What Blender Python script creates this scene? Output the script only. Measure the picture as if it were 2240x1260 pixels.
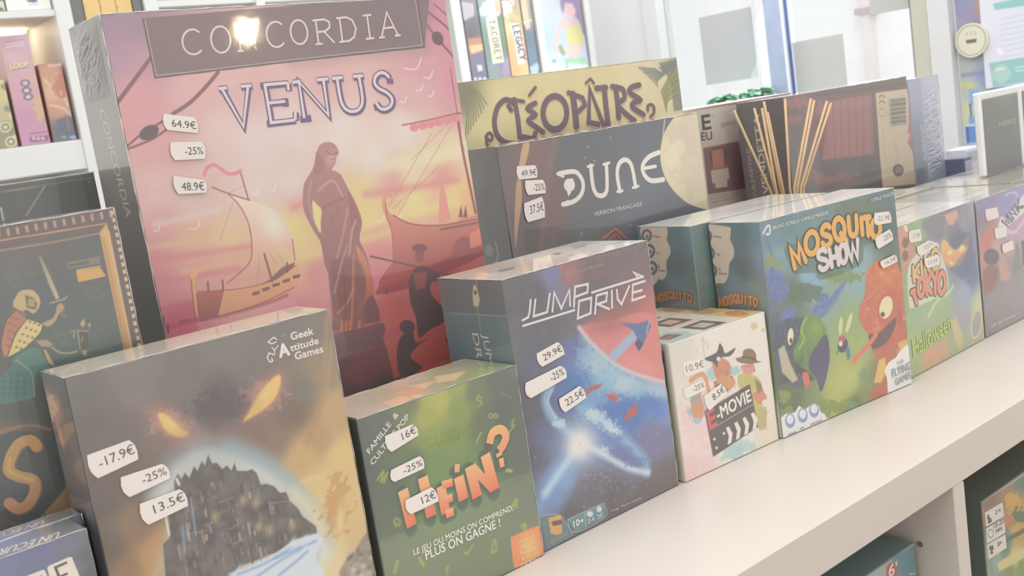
# Board games for sale on a white shelving unit inside a shop.
import bpy, math, random
import numpy as np
from mathutils import Matrix, Vector

for o in list(bpy.data.objects):
    bpy.data.objects.remove(o, do_unlink=True)
C = bpy.context.scene.collection
random.seed(4)
RNG = np.random.default_rng(7)

# ------------------------------------------------------------------ camera
U = 0.306                      # one layout unit in metres (camera height above the shelf top)
SHELF = 0.762                  # height of the shelf top over the floor
FPX, YAW, PITCH, ROLL = 2317.116, 0.682688562, -0.155946205, 0.149850773
CX, CY = 1120.0, 630.0
fw = np.array([math.sin(YAW) * math.cos(PITCH), math.cos(YAW) * math.cos(PITCH), math.sin(PITCH)])
rt = np.array([math.cos(YAW), -math.sin(YAW), 0.0])
dn = np.cross(fw, rt)
r2 = math.cos(ROLL) * rt + math.sin(ROLL) * dn
d2 = -math.sin(ROLL) * rt + math.cos(ROLL) * dn
RC = np.array([r2, d2, fw])
CAM = np.array([0.0, 0.0, SHELF + U])
cd = bpy.data.cameras.new('camera')
cam = bpy.data.objects.new('camera', cd)
C.objects.link(cam)
m = Matrix.Identity(4)
for i in range(3):
    m[i][0] = r2[i]
    m[i][1] = -d2[i]
    m[i][2] = -fw[i]
    m[i][3] = CAM[i]
cam.matrix_world = m
cd.sensor_width = 36.0
cd.lens = 36.0 * FPX / 2240.0
cd.clip_start = 0.02
cd.dof.use_dof = True
cd.dof.focus_distance = 0.80
cd.dof.aperture_fstop = 18.0
bpy.context.scene.camera = cam

# ------------------------------------------------------------------ light
sc = bpy.context.scene
sc.view_settings.view_transform = 'Standard'
sc.view_settings.look = 'None'
sc.view_settings.exposure = 0.41
sc.view_settings.gamma = 1.0
sc.view_settings.use_curve_mapping = False
wd = bpy.data.worlds.new('shop_daylight')
sc.world = wd
wd.use_nodes = True
nt = wd.node_tree
nt.nodes.clear()
wo = nt.nodes.new('ShaderNodeOutputWorld')
wb = nt.nodes.new('ShaderNodeBackground')
tc = nt.nodes.new('ShaderNodeTexCoord')
sx = nt.nodes.new('ShaderNodeSeparateXYZ')
rp = nt.nodes.new('ShaderNodeValToRGB')
rp.color_ramp.elements[0].position = 0.30
rp.color_ramp.elements[0].color = (0.72, 0.72, 0.725, 1)
rp.color_ramp.elements[1].position = 0.85
rp.color_ramp.elements[1].color = (0.98, 0.99, 1.0, 1)
mr = nt.nodes.new('ShaderNodeMapRange')
mr.inputs[1].default_value = -1
mr.inputs[2].default_value = 1
nt.links.new(tc.outputs['Generated'], sx.inputs[0])
nt.links.new(sx.outputs['Z'], mr.inputs[0])
nt.links.new(mr.outputs[0], rp.inputs[0])
nt.links.new(rp.outputs[0], wb.inputs[0])
wb.inputs[1].default_value = 0.92
nt.links.new(wb.outputs[0], wo.inputs[0])


def area(name, loc, size, power, col, target):
    l = bpy.data.lights.new(name, 'AREA')
    l.shape = 'RECTANGLE'
    l.size, l.size_y = size
    l.energy = power
    l.color = col
    o = bpy.data.objects.new(name, l)
    C.objects.link(o)
    o.location = loc
    d = Vector(target) - Vector(loc)
    o.rotation_euler = d.to_track_quat('-Z', 'Y').to_euler()
    return o


area('window_daylight', (2.62, 1.95, 1.55), (0.9, 1.3), 9.0, (0.93, 0.97, 1.0), (1.0, 1.0, 0.9))
area('ceiling_panel', (0.7, 0.45, 2.7), (1.6, 1.0), 13.0, (1.0, 0.985, 0.96), (0.75, 0.65, 0.8))
area('side_fill', (-1.3, 0.35, 1.7), (1.2, 1.2), 6.0, (1.0, 0.99, 0.97), (0.5, 0.65, 0.85))  # added fill from the left for the side faces of the boxes
area('back_wall_fill', (2.55, 1.95, 1.75), (0.6, 0.9), 1.6, (0.95, 0.98, 1.0), (2.3, 2.7, 1.1))  # added area lamp that brightens the white wall beside the window
area('bookcase_fill', (1.5, 1.75, 2.75), (2.0, 0.7), 3.6, (1.0, 0.99, 0.97), (1.5, 2.4, 1.0))  # added area lamp brightening the bookcase and back wall
area('facade_fill', (3.5, 1.6, 3.4), (0.8, 3.0), 28.0, (1.0, 0.99, 0.97), (4.7, 1.6, 1.0))  # added area lamp outside, brightens the brick facade


# ------------------------------------------------------------------ colour and materials
GAIN, SPEC = 0.93, 0.045


def lin(c):
    c = np.asarray(c, float) / 255.0
    return np.where(c <= 0.04045, c / 12.92, ((c + 0.055) / 1.055) ** 2.4)


def alb(c):
    return np.clip((lin(c) - SPEC) / GAIN, 0.12, 0.93)  # raised floor puts a pale veil into the dark colours


def attr_material(name, rough=0.5, coat=0.0, coat_rough=0.06, bump=0.0, bscale=30.0, spec=0.3):
    m = bpy.data.materials.new(name)
    m.use_nodes = True
    n = m.node_tree
    p = n.nodes['Principled BSDF']
    a = n.nodes.new('ShaderNodeAttribute')
    a.attribute_name = 'Col'
    n.links.new(a.outputs['Color'], p.inputs['Base Color'])
    p.inputs['Roughness'].default_value = rough
    p.inputs['Specular IOR Level'].default_value = spec
    p.inputs['Coat Weight'].default_value = coat
    p.inputs['Coat Roughness'].default_value = coat_rough
    if bump:
        t = n.nodes.new('ShaderNodeTexCoord')
        z = n.nodes.new('ShaderNodeTexNoise')
        z.inputs['Scale'].default_value = bscale
        z.inputs['Detail'].default_value = 3.0
        b = n.nodes.new('ShaderNodeBump')
        b.inputs['Strength'].default_value = bump
        b.inputs['Distance'].default_value = 0.004
        n.links.new(t.outputs['Object'], z.inputs['Vector'])
        n.links.new(z.outputs['Fac'], b.inputs['Height'])
        n.links.new(b.outputs[0], p.inputs['Coat Normal'])
    return m


MAT_WRAP = attr_material('shrink_wrapped_print', 0.34, 1.0, 0.055, 0.045, 22.0, 0.35)
MAT_GLOSS = attr_material('glossy_print', 0.45, 0.5, 0.18, 0.05, 20.0)
MAT_MATT = attr_material('matt_print', 0.7, 0.0, spec=0.2)


def plain(name, rgb, rough=0.5, var=0.03, scale=40.0, metal=0.0, coat=0.0, emit=None):
    m = bpy.data.materials.new(name)
    m.use_nodes = True
    n = m.node_tree
    p = n.nodes['Principled BSDF']
    a = lin(rgb) * 0.93
    t = n.nodes.new('ShaderNodeTexCoord')
    z = n.nodes.new('ShaderNodeTexNoise')
    z.inputs['Scale'].default_value = scale
    z.inputs['Detail'].default_value = 4.0
    r = n.nodes.new('ShaderNodeValToRGB')
    r.color_ramp.elements[0].position = 0.3
    r.color_ramp.elements[1].position = 0.7
    r.color_ramp.elements[0].color = (*np.clip(a * (1 - var), 0, 1), 1)
    r.color_ramp.elements[1].color = (*np.clip(a * (1 + var), 0, 1), 1)
    n.links.new(t.outputs['Object'], z.inputs['Vector'])
    n.links.new(z.outputs['Fac'], r.inputs[0])
    n.links.new(r.outputs[0], p.inputs['Base Color'])
    p.inputs['Roughness'].default_value = rough
    p.inputs['Metallic'].default_value = metal
    p.inputs['Coat Weight'].default_value = coat
    if emit:
        p.inputs['Emission Color'].default_value = (*emit[0], 1)
        p.inputs['Emission Strength'].default_value = emit[1]
    return m


M_SHELF = plain('white_melamine', (217, 207, 197), 0.32, 0.012, 6.0)
M_CASE = plain('white_bookcase_paint', (228, 229, 226), 0.5, 0.012, 5.0)
M_WALL = plain('white_wall_paint', (251, 252, 253), 0.8, 0.012, 3.0)
M_FLOOR = plain('pale_floor_boards', (190, 176, 158), 0.4, 0.10, 3.0)
M_REED = plain('rattan_reed', (214, 180, 138), 0.6, 0.06, 90.0)
M_WRAP_EDGE = plain('highlit_seam_film', (206, 198, 188), 0.2, 0.10, 160.0, coat=0.6)  # pale film colour also paints the highlights along wrapped edges


# ------------------------------------------------------------------ object helpers
def tag(o, label=None, cat=None, group=None, kind=None):
    for k, v in (('label', label), ('category', cat), ('group', group), ('kind', kind)):
        if v:
            o[k] = v
    return o


def empty(name, label, cat, mat=None, group=None):
    o = bpy.data.objects.new(name, None)
    o.empty_display_size = 0.03
    C.objects.link(o)
    if mat is not None:
        o.matrix_world = mat
    return tag(o, label, cat, group)


def mesh_object(name, verts, faces, mat, parent=None, cols=None, smooth=False):
    me = bpy.data.meshes.new(name)
    me.from_pydata([tuple(map(float, v)) for v in verts], [], [list(map(int, f)) for f in faces])
    if cols is not None:
        at = me.color_attributes.new('Col', 'FLOAT_COLOR', 'POINT')
        buf = np.ones((len(verts), 4), np.float32)
        buf[:, :3] = np.asarray(cols)
        at.data.foreach_set('color', buf.ravel())
    if smooth:
        me.polygons.foreach_set('use_smooth', [True] * len(me.polygons))
    me.materials.append(mat)
    o = bpy.data.objects.new(name, me)
    C.objects.link(o)
    if parent:
        o.parent = parent
    return o


class MB:
    """collects simple shapes into one mesh"""

    def __init__(s):
        s.v, s.f, s.c = [], [], []

    def add(s, vs, fs, col=None):
        k = len(s.v)
        s.v += [tuple(p) for p in vs]
        s.f += [[i + k for i in f] for f in fs]
        s.c += [tuple(alb(col)) if col is not None else (0.5, 0.5, 0.5)] * len(vs)

    def box(s, a, b, bev=0.0, col=None):
        (x0, y0, z0), (x1, y1, z1) = a, b
        if bev <= 0:
            vs = [(x, y, z) for z in (z0, z1) for y in (y0, y1) for x in (x0, x1)]
            s.add(vs, [(0, 2, 3, 1), (4, 5, 7, 6), (0, 1, 5, 4), (2, 6, 7, 3), (0, 4, 6, 2), (1, 3, 7, 5)], col)
            return
        e = bev
        vs, ix = [], {}
        for iz in (0, 1):
            for iy in (0, 1):
                for ix_ in (0, 1):
                    for ax in range(3):
                        p = [x0 if ix_ == 0 else x1, y0 if iy == 0 else y1, z0 if iz == 0 else z1]
                        sg = [1 if ix_ == 0 else -1, 1 if iy == 0 else -1, 1 if iz == 0 else -1]
                        for q in range(3):
                            if q != ax:
                                p[q] += sg[q] * e
                        ix[(ix_, iy, iz, ax)] = len(vs)
                        vs.append(tuple(p))
        fs = []
        for ax in range(3):
            o1, o2 = [q for q in range(3) if q != ax]
            for side in (0, 1):
                loop = []
                for (p, q) in ((0, 0), (1, 0), (1, 1), (0, 1)):
                    k = [0, 0, 0]
                    k[ax] = side
                    k[o1] = p
                    k[o2] = q
                    loop.append(ix[(k[0], k[1], k[2], ax)])
                flip = (side == 0) ^ (ax == 1)
                fs.append(loop[::-1] if flip else loop)
        for ax in range(3):                      # bevel strips along each edge
            o1, o2 = [q for q in range(3) if q != ax]
            for p in (0, 1):
                for q in (0, 1):
                    k0 = [0, 0, 0]
                    k0[o1], k0[o2] = p, q
                    k1 = list(k0)
                    k1[ax] = 1
                    f = [ix[(*k0, o1)], ix[(*k0, o2)], ix[(*k1, o2)], ix[(*k1, o1)]]
                    if (p ^ q) ^ (ax == 1):
                        f = f[::-1]
                    fs.append(f)
        for c in [(a_, b_, c_) for a_ in (0, 1) for b_ in (0, 1) for c_ in (0, 1)]:
            f = [ix[(*c, 0)], ix[(*c, 1)], ix[(*c, 2)]]
            if (c[0] + c[1] + c[2]) % 2 == 0:
                f = f[::-1]
            fs.append(f)
        s.add(vs, fs, col)

    def tube(s, pts, rad, n=8, col=None, cap=True):
        pts = [Vector(p) for p in pts]
        rads = rad if isinstance(rad, (list, tuple)) else [rad] * len(pts)
        vs, fs = [], []
        for i, p in enumerate(pts):
            t = (pts[min(i + 1, len(pts) - 1)] - pts[max(i - 1, 0)]).normalized()
            a = t.orthogonal().normalized() if i == 0 else (a - t * a.dot(t)).normalized()
            b = t.cross(a)
            for k in range(n):
                g = 2 * math.pi * k / n
                vs.append(tuple(p + rads[i] * (math.cos(g) * a + math.sin(g) * b)))
        for i in range(len(pts) - 1):
            for k in range(n):
                fs.append((i * n + k, i * n + (k + 1) % n, (i + 1) * n + (k + 1) % n, (i + 1) * n + k))
        if cap:
            fs.append(tuple(range(n))[::-1])
            fs.append(tuple((len(pts) - 1) * n + k for k in range(n)))
        s.add(vs, fs, col)

    def lathe(s, prof, c=(0, 0, 0), n=24, col=None):
        vs, fs = [], []
        for r, z in prof:
            for k in range(n):
                g = 2 * math.pi * k / n
                vs.append((c[0] + r * math.cos(g), c[1] + r * math.sin(g), c[2] + z))
        for i in range(len(prof) - 1):
            for k in range(n):
                fs.append((i * n + k, i * n + (k + 1) % n, (i + 1) * n + (k + 1) % n, (i + 1) * n + k))
        s.add(vs, fs, col)

    def build(s, name, mat, parent=None, smooth=False, cols=False):
        return mesh_object(name, s.v, s.f, mat, parent, s.c if cols else None, smooth)


def ray(px, py):
    return RC.T @ np.array([(px - CX) / FPX, (py - CY) / FPX, 1.0])


def on_plane(px, py, axis, value):
    """point of the world plane axis = value seen at a photo pixel"""
    r = ray(px, py)
    return CAM + r * ((value - CAM[axis]) / r[axis])


# ------------------------------------------------------------------ printed faces
def value_noise(x, y, seed=0):
    xi, yi = np.floor(x).astype(np.int64), np.floor(y).astype(np.int64)
    fx, fy = x - xi, y - yi
    fx, fy = fx * fx * (3 - 2 * fx), fy * fy * (3 - 2 * fy)

    def h(a, b):
        n = (a * 374761393 + b * 668265263 + seed * 2147483647) & 0x7fffffff
        n = (n ^ (n >> 13)) * 1274126177 & 0x7fffffff
        return ((n ^ (n >> 16)) & 0xffff) / 65535.0
    return (h(xi, yi) * (1 - fx) + h(xi + 1, yi) * fx) * (1 - fy) + (h(xi, yi + 1) * (1 - fx) + h(xi + 1, yi + 1) * fx) * fy


def fbm(x, y, seed=0, oct=4):
    t, a, w = 0, 0.5, 0
    for k in range(oct):
        t = t + a * value_noise(x * 2 ** k, y * 2 ** k, seed + k)
        w += a
        a *= 0.55
    return t / w


class Face:
    """a flat face of a thing: origin, two axes and size in the thing's own space"""

    def __init__(s, root, O, Ux, Vx, W, H, mat):
        s.root, s.O, s.U, s.V, s.W, s.H, s.mat = root, np.array(O, float), np.array(Ux, float), np.array(Vx, float), W, H, mat
        s.N = np.cross(s.U, s.V)
        mw = np.array(root.matrix_world)
        s.Rw, s.Tw = mw[:3, :3], mw[:3, 3]
        s.o = s.Rw.T @ (CAM - s.Tw)
        s.z = 0.00014

    def __call__(s, p):
        d = s.Rw.T @ ray(p[0], p[1])
        t = ((s.O - s.o) @ s.N) / (d @ s.N)
        q = s.o + d * t - s.O
        return np.array([q @ s.U, q @ s.V])

    def jac(s, p):
        a = s(p)
        return np.column_stack([s((p[0] + 1, p[1])) - a, s((p[0], p[1] + 1)) - a])

    def scale(s, p):
        return math.sqrt(abs(np.linalg.det(s.jac(p))))

    def lift(s):
        s.z += 0.000005
        return s.z

    def xyz(s, uv, h):
        uv = np.asarray(uv)
        return s.O + uv[:, :1] * s.U + uv[:, 1:2] * s.V + h * s.N


def curve(pts, closed=False, n=5):
    """smooth curve through the given points"""
    p = np.array(pts, float)
    m_ = len(p)
    if m_ < 3:
        return p
    out = []
    for i in range(m_ if closed else m_ - 1):
        if closed:
            a, b, c, d = p[(i - 1) % m_], p[i], p[(i + 1) % m_], p[(i + 2) % m_]
        else:
            a, b, c, d = p[max(i - 1, 0)], p[i], p[i + 1], p[min(i + 2, m_ - 1)]
        for k in range(n):
            t = k / n
            out.append(0.5 * (2 * b + (c - a) * t + (2 * a - 5 * b + 4 * c - d) * t * t + (3 * b - a - 3 * c + d) * t ** 3))
    if not closed:
        out.append(p[-1])
    return np.array(out)


class Print:
    """procedural artwork evaluated on a fine grid over a face and stored as point colours"""

    def __init__(s, face, base, res=0.0006, v0=0.0, v1=None, u0=0.0, u1=None, inset=0.0006):
        s.F = face
        v1 = face.H if v1 is None else v1
        u1 = face.W if u1 is None else u1
        a0, a1, b0, b1 = max(u0, inset), min(u1, face.W - inset), max(v0, inset), min(v1, face.H - inset)
        nx, ny = max(2, int((a1 - a0) / res)), max(2, int((b1 - b0) / res))
        s.gu, s.gv = np.meshgrid(np.linspace(a0, a1, nx), np.linspace(b0, b1, ny))
        s.du, s.dv = (a1 - a0) / (nx - 1), (b1 - b0) / (ny - 1)
        s.a0, s.b0, s.nx, s.ny = a0, b0, nx, ny
        s.img = np.empty((ny, nx, 3))
        s.img[:] = base

    def win(s, lo, hi):
        i0 = int(np.clip((lo[0] - s.a0) / s.du, 0, s.nx))
        i1 = int(np.clip((hi[0] - s.a0) / s.du + 2, 0, s.nx))
        j0 = int(np.clip((lo[1] - s.b0) / s.dv, 0, s.ny))
        j1 = int(np.clip((hi[1] - s.b0) / s.dv + 2, 0, s.ny))
        return (slice(j0, j1), slice(i0, i1)) if i1 > i0 and j1 > j0 else None

    def mix(s, w, al, col):
        col = np.asarray(col, float)
        s.img[w] = s.img[w] * (1 - al[..., None]) + col * al[..., None]

    def samples(s, pts, p=3.0):
        """smooth field through colours given at scattered points"""
        uv = np.array([s.F((a[0], a[1])) for a in pts])
        col = np.array([a[2:5] if len(a) > 3 else a[2] for a in pts], float)
        k = max(1, min(s.nx, s.ny) // 90)
        gu, gv = s.gu[::k, ::k], s.gv[::k, ::k]
        num, den = 0, 0
        e = (0.02 * max(s.F.W, s.F.H)) ** 2
        for q, c in zip(uv, col):
            w = 1.0 / ((gu - q[0]) ** 2 + (gv - q[1]) ** 2 + e) ** (p / 2)
            num = num + w[..., None] * c
            den = den + w
        lo = num / den[..., None]
        yi = np.clip(np.arange(s.ny) / k, 0, lo.shape[0] - 1.001)
        xi = np.clip(np.arange(s.nx) / k, 0, lo.shape[1] - 1.001)
        y0, x0 = yi.astype(int), xi.astype(int)
        fy, fx = (yi - y0)[:, None, None], (xi - x0)[None, :, None]
        y1, x1 = np.minimum(y0 + 1, lo.shape[0] - 1), np.minimum(x0 + 1, lo.shape[1] - 1)
        A, B = lo[y0][:, x0], lo[y0][:, x1]
        D, E = lo[y1][:, x0], lo[y1][:, x1]
        s.img[:] = (A * (1 - fx) + B * fx) * (1 - fy) + (D * (1 - fx) + E * fx) * fy

    def ell(s, x, y, rx, ry, col, a=1.0, ang=0.0, soft=None):
        """ellipse; soft=None gives a crisp rim, otherwise a gaussian fall-off"""
        c = s.F((x, y))
        J = s.F.jac((x, y))
        r = max(rx, ry) * (2.6 if soft else 1.15)
        ext = np.abs(J) @ np.array([r, r])
        w = s.win(c - ext, c + ext)
        if w is None:
            return
        Ji = np.linalg.inv(J)
        du, dv = s.gu[w] - c[0], s.gv[w] - c[1]
        X, Y = Ji[0, 0] * du + Ji[0, 1] * dv, Ji[1, 0] * du + Ji[1, 1] * dv
        t = math.radians(ang)
        X, Y = (math.cos(t) * X + math.sin(t) * Y) / rx, (-math.sin(t) * X + math.cos(t) * Y) / ry
        d = np.sqrt(X * X + Y * Y)
        al = np.exp(-d ** 2 * 1.1) if soft else np.clip((1 - d) * min(rx, ry) / 1.4 + 0.5, 0, 1)
        s.mix(w, a * al, col)

    def seg_dist(s, w, uv, closed):
        gx, gy = s.gu[w], s.gv[w]
        best = np.full(gx.shape, 1e9)
        ins = np.zeros(gx.shape, bool)
        n = len(uv)
        for i in range(n if closed else n - 1):
            a, b = uv[i], uv[(i + 1) % n]
            d = b - a
            L = max(d @ d, 1e-14)
            t = np.clip(((gx - a[0]) * d[0] + (gy - a[1]) * d[1]) / L, 0, 1)
            best = np.minimum(best, (gx - a[0] - t * d[0]) ** 2 + (gy - a[1] - t * d[1]) ** 2)
            if closed and abs(d[1]) > 1e-12:
                cr = ((a[1] > gy) != (b[1] > gy)) & (gx < d[0] * (gy - a[1]) / d[1] + a[0])
                ins ^= cr
        return np.sqrt(best), ins

    def poly(s, pts, col, f=1.5, a=1.0, grain=0.0, gs=10.0, sm=1):
        uv = np.array([s.F(p) for p in pts])
        if sm and len(pts) >= 7:
            uv = curve(uv, True, 4)
        fe = f * s.F.scale(pts[0])
        w = s.win(uv.min(0) - fe, uv.max(0) + fe)
        if w is None:
            return
        d, ins = s.seg_dist(w, uv, True)
        al = a * np.clip(0.5 + np.where(ins, d, -d) / fe, 0, 1)
        c = np.asarray(col, float)
        if c.ndim == 2:                             # two colours: top to bottom
            v = s.gv[w]
            t = ((uv[:, 1].max() - v) / max(1e-9, np.ptp(uv[:, 1])))[..., None]
            t = np.clip(t, 0, 1)
            c = c[0] * (1 - t) + c[1] * t
        if grain:
            g = fbm(s.gu[w] / (gs * 0.0004), s.gv[w] / (gs * 0.0004), 5) - 0.5
            c = c + grain * g[..., None] * np.ones(3)
        s.mix(w, al, c)

    def line(s, pts, wd, col, f=1.2, a=1.0, sm=1):
        uv = np.array([s.F(p) for p in pts])
        if sm and len(pts) >= 3:
            uv = curve(uv, bool(np.allclose(uv[0], uv[-1])) and False, 4)
        k = s.F.scale(pts[0])
        hw, fe = 0.5 * wd * k, f * k
        w = s.win(uv.min(0) - hw - fe, uv.max(0) + hw + fe)
        if w is None:
            return
        d, _ = s.seg_dist(w, uv, False)
        s.mix(w, a * np.clip(0.5 + (hw - d) / fe, 0, 1), col)

    def grain(s, size, amp, seed=1, oct=3, col=(1, 1, 1)):
        k = size * 0.0004
        g = fbm(s.gu / k, s.gv / k, seed, oct) - 0.5
        s.img += amp * 2 * g[..., None] * np.asarray(col)

    def streaks(s, lu, lv, amp, seed=1, v0=None, v1=None):
        """brushed streaks running along the face, lu by lv metres"""
        g = fbm(s.gu / lu + 0.6 * s.gv / lu, s.gv / lv - 0.10 * s.gu / lv, seed, 4) - 0.5
        if v0 is not None:
            g = g * np.clip((s.gv - v0) / 0.02, 0, 1) * np.clip((v1 - s.gv) / 0.02, 0, 1)
        s.img += 2 * amp * g[..., None]

    def blot(s, x, y, rx, ry, col, size=8, th=0.5, a=1.0, seed=3):
        """irregular splash"""
        c = s.F((x, y))
        J = s.F.jac((x, y))
        ext = np.abs(J) @ np.array([rx * 1.5, ry * 1.5])
        w = s.win(c - ext, c + ext)
        if w is None:
            return
        Ji = np.linalg.inv(J)
        du, dv = s.gu[w] - c[0], s.gv[w] - c[1]
        X, Y = (Ji[0, 0] * du + Ji[0, 1] * dv) / rx, (Ji[1, 0] * du + Ji[1, 1] * dv) / ry
        k = size * 0.0004
        g = fbm(s.gu[w] / k, s.gv[w] / k, seed, 4)
        v = g + 0.45 * (1 - np.sqrt(X * X + Y * Y)) - th
        s.mix(w, a * np.clip(v * 9, 0, 1), col)

    def build(s, name, label=None):
        F = s.F
        nx, ny = s.nx, s.ny
        h = 0.00012
        co = F.O + s.gu[..., None] * F.U + s.gv[..., None] * F.V + h * F.N
        me = bpy.data.meshes.new(name)
        nf = (nx - 1) * (ny - 1)
        me.vertices.add(nx * ny)
        me.vertices.foreach_set('co', co.reshape(-1).astype(np.float32))
        i = np.arange(nx * ny).reshape(ny, nx)
        q = np.stack([i[:-1, :-1], i[:-1, 1:], i[1:, 1:], i[1:, :-1]], -1).reshape(-1)
        me.loops.add(nf * 4)
        me.loops.foreach_set('vertex_index', q.astype(np.int32))
        me.polygons.add(nf)
        me.polygons.foreach_set('loop_start', np.arange(0, nf * 4, 4, dtype=np.int32))
        me.update(calc_edges=True)
        at = me.color_attributes.new('Col', 'FLOAT_COLOR', 'POINT')
        buf = np.ones((nx * ny, 4), np.float32)
        buf[:, :3] = alb(np.clip(s.img, 0, 255)).reshape(-1, 3)
        at.data.foreach_set('color', buf.ravel())
        me.materials.append(F.mat)
        o = bpy.data.objects.new(name, me)
        C.objects.link(o)
        o.parent = F.root
        return tag(o, label)


_fc = {}


def font_mesh(txt, bold=0.0):
    if (txt, bold) in _fc:
        return _fc[(txt, bold)]
    cu = bpy.data.curves.new('lettering', 'FONT')
    cu.body = txt
    cu.offset = bold
    cu.resolution_u = 3
    ob = bpy.data.objects.new('lettering', cu)
    C.objects.link(ob)
    bpy.context.view_layer.update()
    me = bpy.data.meshes.new_from_object(ob.evaluated_get(bpy.context.evaluated_depsgraph_get()))
    v = np.array([x.co[:2] for x in me.vertices])
    f = [list(p.vertices) for p in me.polygons]
    bpy.data.objects.remove(ob, do_unlink=True)
    bpy.data.curves.remove(cu)
    bpy.data.meshes.remove(me)
    v[:, 0] -= v[:, 0].min()
    _fc[(txt, bold)] = (v, f)
    return v, f


def arc(cx, cy, rx, ry, a0, a1, n=14):
    return [(cx + rx * math.cos(math.radians(a0 + (a1 - a0) * i / n)), cy + ry * math.sin(math.radians(a0 + (a1 - a0) * i / n))) for i in range(n + 1)]


GLY = {
    'A': [[(0, 0), (.5, 1), (1, 0)], [(.2, .36), (.8, .36)]],
    'C': [arc(.55, .5, .5, .5, 48, 312)],
    'D': [[(.12, 0), (.12, 1), (.5, 1), (.8, .86), (.95, .5), (.8, .14), (.5, 0), (.12, 0)]],
    'E': [[(.95, 1), (.12, 1), (.12, 0), (1, 0)], [(.12, .52), (.75, .52)]],
    'G': [arc(.55, .5, .5, .5, 48, 330) + [(.95, .45), (.6, .45)]],
    'H': [[(.1, 0), (.1, 1)], [(.9, 0), (.9, 1)], [(.1, .5), (.9, .5)]],
    'I': [[(.5, 0), (.5, 1)]],
    'K': [[(.1, 0), (.1, 1)], [(.9, 1), (.15, .45), (.95, 0)]],
    'L': [[(.15, 1), (.15, 0), (.95, .02)]],
    'M': [[(.02, 0), (.14, 1), (.5, .2), (.86, 1), (.98, 0)]],
    'N': [[(.1, 0), (.1, 1), (.9, 0), (.9, 1)]],
    'O': [arc(.5, .5, .48, .5, 0, 360, 22)],
    'P': [[(.12, 0), (.12, 1), (.6, 1), (.9, .86), (.88, .62), (.6, .48), (.12, .48)]],
    'Q': [arc(.5, .5, .48, .5, 0, 360, 22), [(.58, .28), (1, -.12)]],
    'R': [[(.12, 0), (.12, 1), (.6, 1), (.88, .87), (.86, .64), (.58, .5), (.12, .5)], [(.5, .5), (1, 0)]],
    'S': [[(.88, .84), (.7, .97), (.45, 1), (.2, .9), (.13, .72), (.33, .57), (.66, .45), (.88, .27), (.8, .09), (.5, 0), (.24, .04), (.08, .2)]],
    'T': [[(0, 1), (1, 1)], [(.5, 1), (.5, 0)]],
    'U': [[(.1, 1), (.1, .35), (.24, .08), (.5, 0), (.76, .08), (.9, .35), (.9, 1)]],
    'V': [[(0, 1), (.5, 0), (1, 1)]],
    'W': [[(0, 1), (.25, 0), (.5, .8), (.75, 0), (1, 1)]],
    'Y': [[(0, 1), (.5, .5), (1, 1)], [(.5, .5), (.5, 0)]],
    'Z': [[(0, 1), (.95, 1), (.02, 0), (1, 0)]],
}


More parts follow.
